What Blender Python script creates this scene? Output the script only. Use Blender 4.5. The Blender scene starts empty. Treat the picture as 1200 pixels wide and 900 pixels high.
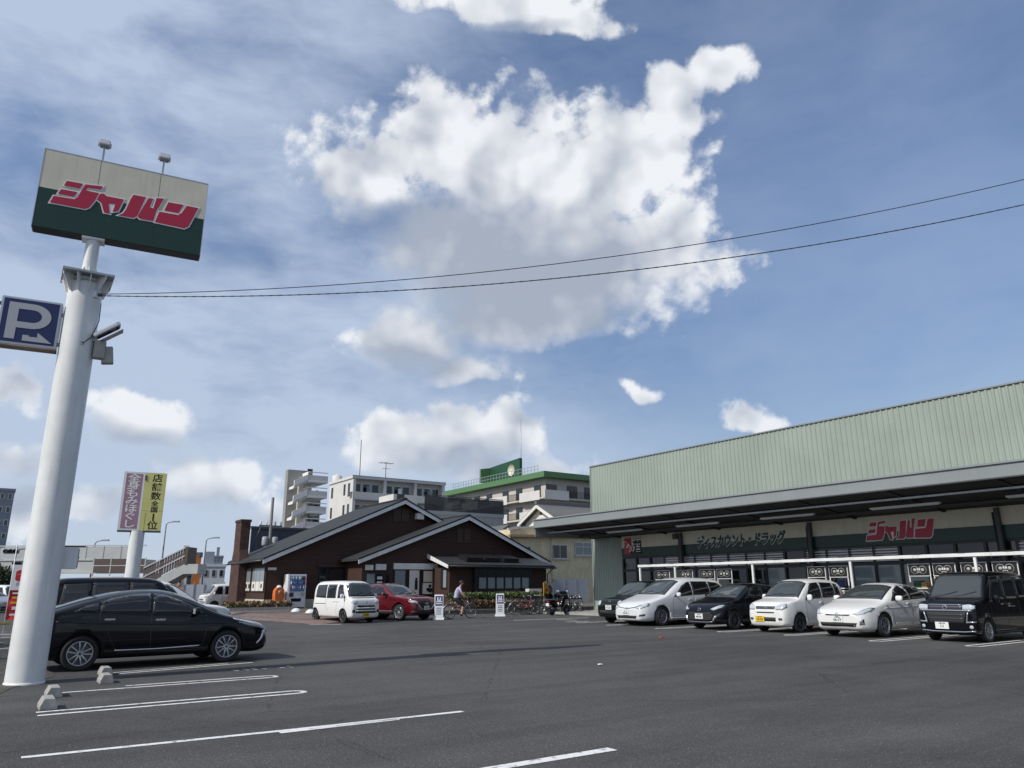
import bpy, bmesh, math, random
from mathutils import Vector, Matrix, geometry
from mathutils.bvhtree import BVHTree
R = math.radians
random.seed(7)
sc = bpy.context.scene
COL = sc.collection

# ------------------------------------------------------------------ camera
FPX, HOR, ROLL, EYE = 870.0, 687.0, R(-0.3), 1.5          # focal length in photo pixels, horizon row, roll, eye height
PIT = math.atan((HOR - 450) / FPX)
FW = Vector((0, math.cos(PIT), math.sin(PIT)))
_u0 = Vector((0, -math.sin(PIT), math.cos(PIT))); _r0 = Vector((1, 0, 0))
UPV = _u0 * math.cos(ROLL) - _r0 * math.sin(ROLL)
RTV = _r0 * math.cos(ROLL) + _u0 * math.sin(ROLL)
cam_d = bpy.data.cameras.new('camera'); cam = bpy.data.objects.new('camera', cam_d); COL.objects.link(cam)
cam.matrix_world = Matrix(((RTV.x, UPV.x, -FW.x, 0), (RTV.y, UPV.y, -FW.y, 0), (RTV.z, UPV.z, -FW.z, EYE), (0, 0, 0, 1)))
cam_d.sensor_width = 36; cam_d.lens = FPX / 1200 * 36; cam_d.clip_end = 5000; cam_d.clip_start = 0.05
sc.camera = cam

# lot frame: n runs across the car park towards the shop front, u runs along the shop front
LOT = R(35)
NV = Vector((math.cos(LOT), math.sin(LOT), 0)); UV = Vector((-math.sin(LOT), math.cos(LOT), 0))
def W(n, u, z=0): return NV * n + UV * u + Vector((0, 0, z))
def ray(x, y): return (FW * FPX + RTV * (x - 600) - UPV * (y - 450)).normalized()
EYEP = Vector((0, 0, EYE))
def gz(x, y, z=0):                                        # pixel -> (n, u) on a level surface
    d = ray(x, y); p = EYEP + d * ((z - EYE) / d.z); return p.dot(NV), p.dot(UV)
def pu(x, y, U):                                          # pixel -> (n, z) on a wall facing the camera at u = U
    d = ray(x, y); p = EYEP + d * (U / d.dot(UV)); return p.dot(NV), p.z
def pn(x, y, N):                                          # pixel -> (u, z) on a wall at n = N
    d = ray(x, y); p = EYEP + d * (N / d.dot(NV)); return p.dot(UV), p.z

# ------------------------------------------------------------------ sun, sky, exposure
SUN_AZ, SUN_EL = R(-128), R(41)
SUNV = Vector((math.sin(SUN_AZ) * math.cos(SUN_EL), math.cos(SUN_AZ) * math.cos(SUN_EL), math.sin(SUN_EL)))
sl = bpy.data.lights.new('sun', 'SUN'); sl.energy = 3.6; sl.angle = R(0.53); sl.color = (1, 0.95, 0.87)
so = bpy.data.objects.new('sun', sl); COL.objects.link(so); so.rotation_euler = SUNV.to_track_quat('Z', 'Y').to_euler()
sc.view_settings.view_transform = 'Standard'; sc.view_settings.look = 'None'; sc.view_settings.gamma = 1.0
sc.view_settings.exposure = 0.1; sc.view_settings.use_curve_mapping = False
sc.cycles.max_bounces = 6; sc.cycles.use_denoising = True

class NT:                                                 # tiny node-tree helper
    def __init__(s, tree): s.t = tree
    def n(s, kind, **kw):
        nd = s.t.nodes.new(kind)
        for k, v in kw.items(): setattr(nd, k, v)
        return nd
    def link(s, a, b): s.t.links.new(a, b)
    def put(s, sock, v):
        if hasattr(v, 'is_output'): s.t.links.new(v, sock)
        else: sock.default_value = v
    def m(s, op, a, b=None, c=None, clamp=False):
        nd = s.n('ShaderNodeMath', operation=op); nd.use_clamp = clamp
        for i, v in enumerate((a, b, c)):
            if v is not None: s.put(nd.inputs[i], v)
        return nd.outputs[0]
    def v(s, op, a, b=None):
        nd = s.n('ShaderNodeVectorMath', operation=op); s.put(nd.inputs[0], a)
        if b is not None:
            if op == 'SCALE': s.put(nd.inputs['Scale'], b)
            else: s.put(nd.inputs[1], b)
        return nd.outputs['Value' if op in ('LENGTH', 'DOT_PRODUCT', 'DISTANCE') else 'Vector']
    def sm(s, x, a, b, lo=0.0, hi=1.0):
        nd = s.n('ShaderNodeMapRange', interpolation_type='SMOOTHSTEP')
        s.put(nd.inputs['Value'], x); nd.inputs['From Min'].default_value = a; nd.inputs['From Max'].default_value = b
        nd.inputs['To Min'].default_value = lo; nd.inputs['To Max'].default_value = hi
        return nd.outputs[0]
    def mix(s, f, a, b):
        nd = s.n('ShaderNodeMix', data_type='RGBA'); s.put(nd.inputs[0], f); s.put(nd.inputs[6], a); s.put(nd.inputs[7], b)
        return nd.outputs[2]
    def noise(s, vec, scale, detail=6, rough=0.55, dist=0.0, lac=2.0):
        nd = s.n('ShaderNodeTexNoise'); s.put(nd.inputs['Vector'], vec)
        nd.inputs['Scale'].default_value = scale; nd.inputs['Detail'].default_value = detail
        nd.inputs['Roughness'].default_value = rough; nd.inputs['Distortion'].default_value = dist; nd.inputs['Lacunarity'].default_value = lac
        return nd.outputs['Fac']

def azel(x, y):
    d = ray(x, y); return math.atan2(d.x, d.y), math.asin(d.z)
# cumulus masses: centre pixel, half width, half height in the photograph, strength
CLOUDS = [(420, 195, 90, 70, .95), (510, 165, 85, 82, 1.0), (600, 195, 115, 88, 1.05), (705, 190, 110, 88, 1.05), (785, 140, 62, 58, .9), (848, 92, 52, 34, .85), (545, 290, 120, 75, 1.0), (660, 300, 160, 95, 1.1), (775, 285, 80, 68, 1.0), (630, 365, 150, 48, 1.0),
          (600, 2, 140, 36, .9), (680, 22, 75, 30, .8), (475, 412, 90, 42, .85), (535, 440, 70, 36, .75), (520, 512, 135, 42, .95), (600, 505, 60, 40, .85), (590, 556, 100, 26, .75),
          (165, 475, 95, 40, .9), (235, 558, 95, 45, .85), (120, 592, 80, 50, .75), (20, 455, 55, 50, .8), (15, 592, 70, 55, .85), (20, 530, 70, 34, .65), (330, 590, 70, 40, .6),
          (758, 467, 46, 16, .62), (880, 492, 52, 26, .85), (655, 548, 45, 22, .75)]
# broad shaded bases of the same masses
BASES = [(590, 335, 250, 110, 1.0), (470, 270, 150, 60, .85), (620, 260, 110, 60, .5), (480, 440, 105, 40, .9), (540, 545, 160, 40, .9), (600, 34, 150, 22, .6), (165, 512, 120, 34, .9), (235, 610, 150, 50, .9), (20, 575, 90, 80, .8)]

def build_world():
    w = bpy.data.worlds.new('World'); sc.world = w; w.use_nodes = True
    t = w.node_tree; t.nodes.clear(); N = NT(t)
    tc = N.n('ShaderNodeTexCoord'); D = N.v('NORMALIZE', tc.outputs['Generated'])
    sx = N.n('ShaderNodeSeparateXYZ'); N.link(D, sx.inputs[0])
    az = N.m('ARCTAN2', sx.outputs[0], sx.outputs[1]); el = N.m('ARCSINE', sx.outputs[2])
    ae = N.n('ShaderNodeCombineXYZ'); N.link(az, ae.inputs[0]); N.link(el, ae.inputs[1])
    wn = N.n('ShaderNodeTexNoise'); N.link(D, wn.inputs['Vector']); wn.inputs['Scale'].default_value = 7; wn.inputs['Detail'].default_value = 2
    wv = N.v('SCALE', N.v('SUBTRACT', wn.outputs['Color'], (.5, .5, .5)), .11)
    aw = N.v('ADD', ae.outputs[0], wv)
    gen = N.noise(N.v('MULTIPLY', D, (1, 1, 2.2)), 2.6, 1, .5)        # the rest of the sky: scattered cumulus all round
    outside = N.sm(N.m('ABSOLUTE', az), .62, .80)
    rest = N.m('ADD', N.m('MULTIPLY', N.sm(gen, .42, .68, -1.0, .9), outside), N.m('SUBTRACT', outside, 1.0))
    def masses(lst, acc, soft):
        for (x, y, rx, ry, st) in lst:
            a0, e0 = azel(x, y); a1, _ = azel(x + rx, y); _, e1 = azel(x, y - ry)
            mp = N.n('ShaderNodeMapping', vector_type='POINT'); N.link(aw, mp.inputs[0])
            ka, ke = 1 / abs(a1 - a0), 1 / abs(e1 - e0)
            mp.inputs['Scale'].default_value = (ka, ke, 0); mp.inputs['Location'].default_value = (-a0 * ka, -e0 * ke, 0)
            val = N.m('SUBTRACT', st, N.v('LENGTH', mp.outputs[0]))
            nd = N.n('ShaderNodeMath', operation='SMOOTH_MAX'); N.link(acc, nd.inputs[0]); N.link(val, nd.inputs[1]); nd.inputs[2].default_value = soft
            acc = nd.outputs[0]
        return acc
    acc = masses(CLOUDS, rest, .22)
    base_f = masses(BASES, N.m('SUBTRACT', rest, .2), .3)
    wsm = N.v('ADD', D, N.v('SCALE', wv, .2))
    f1 = N.noise(wsm, 11, 8, .60)
    sunh = Vector((SUNV.x, SUNV.y * .2, 0)).normalized()
    f2 = N.noise(N.v('ADD', wsm, tuple(sunh * .022 + Vector((0, 0, .030)))), 11, 2.5, .55)
    f3 = N.noise(wsm, 11, 2.5, .55)
    vo = N.n('ShaderNodeTexVoronoi', feature='F1'); N.link(wsm, vo.inputs['Vector']); vo.inputs['Scale'].default_value = 17
    vo.inputs['Detail'].default_value = 2; vo.inputs['Roughness'].default_value = .5
    puff = N.m('SUBTRACT', .45, vo.outputs['Distance'])
    fine = N.noise(wsm, 34, 5, .64)
    soft = N.sm(base_f, -.1, .6)                                       # undersides fade out, sunny tops end crisply
    hole = N.m('ADD', N.m('MULTIPLY', N.m('SUBTRACT', f1, .5), 1.30), N.m('ADD', N.m('MULTIPLY', puff, .55), N.m('MULTIPLY', N.m('SUBTRACT', fine, .5), .72)))
    hole = N.m('MULTIPLY', hole, N.m('SUBTRACT', 1.0, N.m('MULTIPLY', soft, .45)))
    d0 = N.m('ADD', N.m('ADD', acc, N.m('ADD', .27, N.m('MULTIPLY', soft, .16))), hole)
    wid = N.m('ADD', .38, N.m('MULTIPLY', soft, .45))
    lin = N.m('DIVIDE', N.m('SUBTRACT', d0, .02), wid, clamp=True)
    alpha = N.sm(lin, 0.0, 1.0)
    relief = N.m('MULTIPLY', N.m('SUBTRACT', f2, f3), 3.0)             # thicker towards the sun -> in shade
    thick = N.sm(d0, .25, 1.5)
    shade = N.m('ADD', N.m('MULTIPLY', N.sm(base_f, -.25, .85), .90), N.m('ADD', N.m('MULTIPLY', relief, N.m('SUBTRACT', 1.0, N.m('MULTIPLY', soft, .75))), N.m('SUBTRACT', N.m('MULTIPLY', thick, .10), N.m('MULTIPLY', puff, .42))))
    shade = N.m('MULTIPLY', shade, N.sm(d0, .0, .5, .45, 1.0), clamp=True)
    ccol = N.mix(shade, (CL_LIT[0], CL_LIT[1], CL_LIT[2], 1), (CL_SHD[0], CL_SHD[1], CL_SHD[2], 1))
    sky = N.n('ShaderNodeTexSky', sky_type='NISHITA'); sky.sun_disc = False
    sky.sun_elevation = SUN_EL; sky.sun_rotation = SUN_AZ % (2 * math.pi); sky.altitude = 50; sky.air_density = 1.0; sky.dust_density = 0.3; sky.ozone_density = 2.5
    base = N.n('ShaderNodeVectorMath', operation='MULTIPLY'); N.link(N.v('SCALE', sky.outputs[0], N.sm(sx.outputs[2], .0, .60, .56, 1.0)), base.inputs[0]); base.inputs[1].default_value = SKY_TINT
    veilv = N.v('MULTIPLY', D, (1.0, 1.0, 2.6))                        # thin high veil
    vn = N.noise(N.v('ADD', veilv, N.v('SCALE', wv, .9)), 3.0, 6, .58)
    side = N.sm(sx.outputs[0], -.45, .36, 1.15, .24)
    low = N.m('MULTIPLY', N.sm(sx.outputs[2], .02, .36, .58, 0.0), N.m('ADD', .25, N.m('MULTIPLY', side, .75)))
    veil = N.m('MINIMUM', N.m('ADD', N.m('MULTIPLY', N.sm(vn, .20, .74), side), low, clamp=True), .82)
    skyc = N.mix(veil, base.outputs[0], (VEIL[0], VEIL[1], VEIL[2], 1))
    full = N.mix(N.m('MULTIPLY', alpha, N.sm(sx.outputs[2], .02, .30, .74, .97)), skyc, ccol)
    bg = N.n('ShaderNodeBackground'); N.link(full, bg.inputs['Color']); bg.inputs['Strength'].default_value = SKY_STR
    out = N.n('ShaderNodeOutputWorld'); N.link(bg.outputs[0], out.inputs[0])
    w.cycles.sampling_method = 'MANUAL'; w.cycles.sample_map_resolution = 256
SKY_STR = 0.10
CL_LIT, CL_SHD, VEIL, SKY_TINT = (8.3, 8.5, 8.8), (3.6, 4.1, 5.0), (5.1, 6.0, 7.5), (1.24, 1.22, 1.28)
build_world()

# ------------------------------------------------------------------ materials
MATS = {}
def mat(name, col, rough=.6, metal=0.0, var=0.0, vscale=8.0, bump=0.0, bscale=60.0, coat=0.0, spec=.5, stretch=(1, 1, 1), dirt=0.0, emit=None):
    if name in MATS: return MATS[name]
    m = bpy.data.materials.new(name); m.use_nodes = True; N = NT(m.node_tree); b = m.node_tree.nodes['Principled BSDF']
    b.inputs['Base Color'].default_value = (*col, 1); b.inputs['Roughness'].default_value = rough; b.inputs['Metallic'].default_value = metal
    b.inputs['Specular IOR Level'].default_value = spec
    b.inputs['Coat Weight'].default_value = coat; b.inputs['Coat Roughness'].default_value = .03
    if var or bump or dirt:
        tc = N.n('ShaderNodeTexCoord'); vec = N.v('MULTIPLY', tc.outputs['Object'], stretch)
        if var or dirt:
            f = N.noise(vec, vscale, 5, .6)
            k = N.sm(f, .3, .7, 1 - var, 1 + var)
            c = N.v('SCALE', tuple(col), k)
            if dirt:
                g = N.noise(N.v('MULTIPLY', tc.outputs['Object'], (6, 6, .5)), 1.3, 4, .6)
                c = N.mix(N.m('MULTIPLY', N.sm(g, .45, .75), dirt), c, (.12, .105, .085, 1))
            N.link(c, b.inputs['Base Color'])
        if bump:
            h = N.noise(vec, bscale, 4, .6); bn = N.n('ShaderNodeBump'); bn.inputs['Strength'].default_value = bump; bn.inputs['Distance'].default_value = .01
            N.link(h, bn.inputs['Height']); N.link(bn.outputs[0], b.inputs['Normal'])
    if emit: b.inputs['Emission Color'].default_value = (*emit[0], 1); b.inputs['Emission Strength'].default_value = emit[1]
    MATS[name] = m; return m

def asphalt_mat():
    m = bpy.data.materials.new('asphalt'); m.use_nodes = True; N = NT(m.node_tree); b = m.node_tree.nodes['Principled BSDF']
    tc = N.n('ShaderNodeTexCoord'); P = tc.outputs['Object']
    big = N.noise(P, .11, 5, .6, .6); mid = N.noise(P, .9, 6, .62)
    fine = N.noise(P, 75, 3, .75)
    vo = N.n('ShaderNodeTexVoronoi'); N.link(P, vo.inputs['Vector']); vo.inputs['Scale'].default_value = 62      # stones
    stone = N.sm(vo.outputs['Distance'], .15, .62, 1.0, 0.0)
    k = N.m('ADD', N.m('MULTIPLY', N.sm(big, .3, .7), .034), N.m('MULTIPLY', N.sm(mid, .25, .75), .012))
    k = N.m('ADD', k, N.m('ADD', N.m('MULTIPLY', N.m('SUBTRACT', fine, .5), .075), N.m('MULTIPLY', stone, .020)))
    sepc = N.n('ShaderNodeSeparateColor'); N.link(vo.outputs['Color'], sepc.inputs[0])
    k = N.m('MULTIPLY', k, N.sm(sepc.outputs[1], .0, 1.0, .62, 1.38))
    pale = N.m('MULTIPLY', N.sm(sepc.outputs[0], .86, .95), N.m('MULTIPLY', stone, .14))
    k = N.m('ADD', N.m('ADD', k, .045), pale)
    # roller bands along the aisle, tyre tracks, old joint lines and oil drips
    rot = N.n('ShaderNodeMapping'); N.link(P, rot.inputs[0]); rot.inputs['Rotation'].default_value = (0, 0, -LOT)
    lp = rot.outputs[0]
    tr = N.noise(N.v('MULTIPLY', lp, (.09, 1.25, 0)), 1.0, 4, .55)
    k = N.m('MULTIPLY', k, N.sm(tr, .32, .66, .84, 1.10))
    oil = N.noise(P, 1.7, 2, .5); k = N.m('MULTIPLY', k, N.sm(oil, .70, .78, 1.0, .62))
    sx = N.n('ShaderNodeSeparateXYZ'); N.link(lp, sx.inputs[0])
    wob = N.m('MULTIPLY', N.m('SUBTRACT', N.noise(P, .35, 4, .6), .5), 1.0)
    for (axis, pos, wd, dk) in ((1, 15.95, .11, .78), (1, 24.6, .07, .78), (0, 12.2, .06, .82), (1, 13.1, .05, .86)):
        dd = N.m('ABSOLUTE', N.m('SUBTRACT', N.m('ADD', sx.outputs[axis], wob), pos))
        gate = N.sm(N.noise(P, .55, 2, .5), .42, .58)
        k = N.m('MULTIPLY', k, N.m('SUBTRACT', 1.0, N.m('MULTIPLY', N.m('MULTIPLY', N.sm(dd, wd * .3, wd, 1.0, 0.0), gate), 1 - dk)))
    # fine cracks
    cv = N.n('ShaderNodeTexVoronoi', feature='DISTANCE_TO_EDGE'); N.link(N.v('ADD', P, N.v('SCALE', N.n('ShaderNodeTexNoise').outputs['Color'], .0)), cv.inputs['Vector']); cv.inputs['Scale'].default_value = .16
    cr = N.m('ADD', cv.outputs['Distance'], N.m('MULTIPLY', N.m('SUBTRACT', mid, .5), .05))
    k = N.m('MULTIPLY', k, N.sm(N.m('ABSOLUTE', cr), .0005, .0022, .62, 1.0))
    c = N.v('SCALE', (1.0, .985, .96), k)
    N.link(c, b.inputs['Base Color'])
    b.inputs['Roughness'].default_value = .86; b.inputs['Specular IOR Level'].default_value = .3
    bn = N.n('ShaderNodeBump'); bn.inputs['Strength'].default_value = .7; bn.inputs['Distance'].default_value = .006
    N.link(N.m('ADD', fine, stone), bn.inputs['Height']); N.link(bn.outputs[0], b.inputs['Normal'])
    MATS['asphalt'] = m; return m

def paint_line_mat():
    m = bpy.data.materials.new('road_paint'); m.use_nodes = True; N = NT(m.node_tree); b = m.node_tree.nodes['Principled BSDF']
    tc = N.n('ShaderNodeTexCoord'); P = tc.outputs['Object']
    wear = N.noise(P, 9, 6, .7); grit = N.noise(P, 70, 3, .7)
    f = N.m('ADD', N.sm(wear, .52, .66), N.sm(grit, .62, .72), clamp=True)
    N.link(N.mix(f, (.74, .74, .72, 1), (.22, .22, .21, 1)), b.inputs['Base Color']); b.inputs['Roughness'].default_value = .7
    MATS['road_paint'] = m; return m

def band_mat(name, col, period, depth, axis=2, rough=.6, dark=.55, var=.08):       # siding boards / shingle courses too far away to build singly
    m = bpy.data.materials.new(name); m.use_nodes = True; N = NT(m.node_tree); b = m.node_tree.nodes['Principled BSDF']
    tc = N.n('ShaderNodeTexCoord'); s = N.n('ShaderNodeSeparateXYZ'); N.link(tc.outputs['Object'], s.inputs[0])
    fr = N.m('FRACT', N.m('DIVIDE', s.outputs[axis], period)); g = N.sm(fr, 0.0, .12)
    nz = N.noise(N.v('MULTIPLY', tc.outputs['Object'], (1, 1, 2)), 2.0, 5, .6)
    k = N.m('MULTIPLY', N.sm(g, 0, 1, dark, 1.0), N.sm(nz, .3, .7, 1 - var, 1 + var))
    N.link(N.v('SCALE', tuple(col), k), b.inputs['Base Color']); b.inputs['Roughness'].default_value = rough
    bn = N.n('ShaderNodeBump'); bn.inputs['Strength'].default_value = .6; bn.inputs['Distance'].default_value = depth; N.link(g, bn.inputs['Height']); N.link(bn.outputs[0], b.inputs['Normal'])
    MATS[name] = m; return m

def brick_mat(name, c1, c2, mortar, sc_=1.0):
    m = bpy.data.materials.new(name); m.use_nodes = True; N = NT(m.node_tree); b = m.node_tree.nodes['Principled BSDF']
    tc = N.n('ShaderNodeTexCoord'); s = N.n('ShaderNodeSeparateXYZ'); N.link(tc.outputs['Object'], s.inputs[0])
    cb = N.n('ShaderNodeCombineXYZ'); N.link(N.m('ADD', s.outputs[0], s.outputs[1]), cb.inputs[0]); N.link(s.outputs[2], cb.inputs[1])
    br = N.n('ShaderNodeTexBrick'); N.link(cb.outputs[0], br.inputs['Vector']); br.inputs['Scale'].default_value = 1 / sc_
    br.inputs['Color1'].default_value = (*c1, 1); br.inputs['Color2'].default_value = (*c2, 1); br.inputs['Mortar'].default_value = (*mortar, 1)
    br.inputs['Brick Width'].default_value = .23; br.inputs['Row Height'].default_value = .075; br.inputs['Mortar Size'].default_value = .008
    nz = N.noise(tc.outputs['Object'], 3, 4, .6); N.link(N.v('SCALE', br.outputs['Color'], N.sm(nz, .3, .7, .7, 1.25)), b.inputs['Base Color']); b.inputs['Roughness'].default_value = .9
    bn = N.n('ShaderNodeBump'); bn.inputs['Strength'].default_value = .8; bn.inputs['Distance'].default_value = .01; bn.invert = True; N.link(br.outputs['Fac'], bn.inputs['Height']); N.link(bn.outputs[0], b.inputs['Normal'])
    MATS[name] = m; return m

def leaf_mat(name, c1, c2):
    m = bpy.data.materials.new(name); m.use_nodes = True; N = NT(m.node_tree); b = m.node_tree.nodes['Principled BSDF']
    g = N.n('ShaderNodeNewGeometry'); N.link(N.mix(g.outputs['Random Per Island'], (*c1, 1), (*c2, 1)), b.inputs['Base Color']); b.inputs['Roughness'].default_value = .6
    MATS[name] = m; return m

asphalt_mat(); paint_line_mat()
mat('white_paint', (.72, .73, .72), .38, var=.06, vscale=2, dirt=.16)
mat('cream', (.62, .59, .47), .5, var=.05, vscale=2, dirt=.12)
mat('sign_green', (.003, .034, .021), .35, var=.08)
mat('sign_red', (.42, .012, .045), .35)
mat('sign_white', (.75, .75, .73), .4)
mat('sign_blue', (.010, .022, .10), .35)
mat('sign_purple', (.34, .20, .26), .5, var=.10, vscale=1.5, dirt=.10)
mat('sign_yellow', (.60, .58, .20), .5, var=.05, vscale=2)
mat('black_paint', (.010, .010, .011), .45)
mat('galv', (.42, .44, .45), .5, .55, var=.12, vscale=6)
mat('steel_grey', (.30, .32, .33), .55, var=.10)
mat('dark_steel', (.055, .06, .065), .55, var=.1)
mat('kerb_dark', (.15, .145, .135), .9, var=.2, vscale=5)
mat('concrete', (.34, .33, .31), .9, var=.18, vscale=7, bump=.5, bscale=45, dirt=.25)
mat('concrete_pale', (.52, .52, .50), .85, var=.08, vscale=.6, dirt=.18)
mat('concrete_warm', (.40, .385, .36), .85, var=.08, vscale=.5, dirt=.12)
mat('store_green', (.285, .335, .29), .5, var=.07, vscale=.35, dirt=.12)
mat('fascia', (.22, .245, .25), .5, var=.06, vscale=.5, dirt=.10)
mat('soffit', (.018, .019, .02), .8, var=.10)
mat('floor_grey', (.30, .30, .30), .5, var=.1)
mat('glass', (.012, .015, .018), .04, spec=.7)
mat('glass_car', (.010, .012, .013), .03, spec=.8)
mat('glass_screen', (.045, .054, .055), .04, spec=.8)  # base lightened to stand in for reflected sky and the lit cabin behind
mat('glass_pale', (.22, .26, .28), .08, spec=.6)
mat('blind', (.62, .63, .62), .6)
mat('frame_black', (.014, .015, .016), .4)
mat('alu', (.50, .51, .52), .35, .7)
mat('white_plastic', (.70, .71, .72), .35)
mat('orange_plastic', (.62, .15, .03), .45, var=.1)
mat('paper', (.66, .65, .60), .7)
mat('tyre', (.016, .016, .017), .8)
mat('rim', (.46, .47, .49), .3, .8)
mat('rim_dark', (.10, .10, .11), .35, .6)
mat('rubber', (.018, .018, .019), .65)
mat('chrome', (.70, .71, .73), .12, .95)
mat('lens', (.55, .58, .60), .06, .25, spec=.9, coat=1)
mat('lens_red', (.30, .01, .01), .15, coat=.6)
mat('amber', (.60, .22, .02), .2)
mat('plate_white', (.70, .71, .70), .45)
mat('plate_yellow', (.70, .46, .03), .45)
mat('car_black', (.003, .0035, .005), .25, coat=.55, spec=.12)
mat('car_blackblue', (.004, .005, .008), .28, coat=.55, spec=.12)
mat('car_darkgreen', (.005, .009, .009), .30, coat=.5, spec=.15)
mat('car_white', (.72, .72, .70), .32, coat=.8)
mat('car_pearl', (.66, .67, .68), .30, coat=.9)
mat('car_red', (.115, .004, .010), .26, .25, coat=.8)
mat('car_silver', (.45, .46, .47), .3, .6, coat=.8)
band_mat('siding_brown', (.047, .021, .0135), .30, .01, 2, .75, .80)
band_mat('roof_slate', (.024, .025, .027), .26, .02, 2, .7, .6)
band_mat('roof_tile', (.12, .125, .13), .24, .03, 1, .6, .45)
brick_mat('brick_dark', (.085, .032, .021), (.050, .022, .017), (.085, .07, .06))
brick_mat('paver_brown', (.21, .135, .115), (.16, .115, .10), (.12, .10, .085), 1.4)
mat('brown_trim', (.055, .030, .020), .6)
mat('plinth', (.50, .45, .38), .85, var=.12, dirt=.3)
mat('house_beige', (.68, .58, .38), .85, var=.12, vscale=1.2, dirt=.30)
mat('house_white', (.66, .65, .61), .8, var=.05)
mat('tower_grey', (.27, .265, .25), .85, var=.06, vscale=.4)
mat('tower_white', (.72, .71, .68), .75, var=.03)
mat('apt_white', (.60, .59, .56), .8, var=.05, vscale=.4, dirt=.08)
mat('apt_beige', (.50, .47, .42), .8, var=.05, vscale=.4, dirt=.08)
mat('green_roof', (.085, .19, .08), .6, var=.06)
mat('green_dark', (.012, .065, .028), .5)
mat('navy_wall', (.05, .06, .085), .6, var=.08)
mat('crane_orange', (.40, .14, .03), .5, var=.1)
mat('bridge_grey', (.42, .44, .43), .6, var=.08, vscale=.5, dirt=.10)
mat('bridge_brown', (.085, .060, .050), .6, var=.1)
mat('skin', (.42, .25, .18), .55)
mat('lavender', (.40, .36, .50), .8, var=.08)
mat('cloth_dark', (.022, .023, .028), .85)
mat('cloth_black', (.012, .012, .013), .8)
mat('hair', (.012, .010, .009), .6)
mat('cap_dark', (.03, .035, .05), .7)
mat('bike_red', (.30, .03, .03), .35, coat=.5)
mat('bike_silver', (.45, .45, .45), .3, .7)
mat('bike_black', (.015, .015, .016), .4)
mat('bike_blue', (.04, .07, .14), .4)
mat('guard_yellow', (.58, .40, .05), .5, var=.1)
mat('banner_red', (.52, .02, .03), .7)
mat('banner_yellow', (.70, .45, .02), .7)
mat('sign_navy', (.035, .035, .16), .5)
mat('soil', (.10, .075, .055), .95, var=.2, bump=.5)
mat('card', (.42, .31, .18), .8, var=.1)
mat('pole_concrete', (.27, .26, .25), .85, var=.1)
mat('far_wall', (.46, .49, .53), .8, var=.05)
mat('far_dark', (.20, .23, .27), .8, var=.05)
leaf_mat('leaf', (.045, .075, .018), (.10, .13, .035))
leaf_mat('leaf_dry', (.13, .075, .045), (.20, .13, .07))
leaf_mat('leaf_dark', (.018, .035, .014), (.045, .065, .025))
mat('bark', (.09, .065, .045), .9, var=.2)

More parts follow.
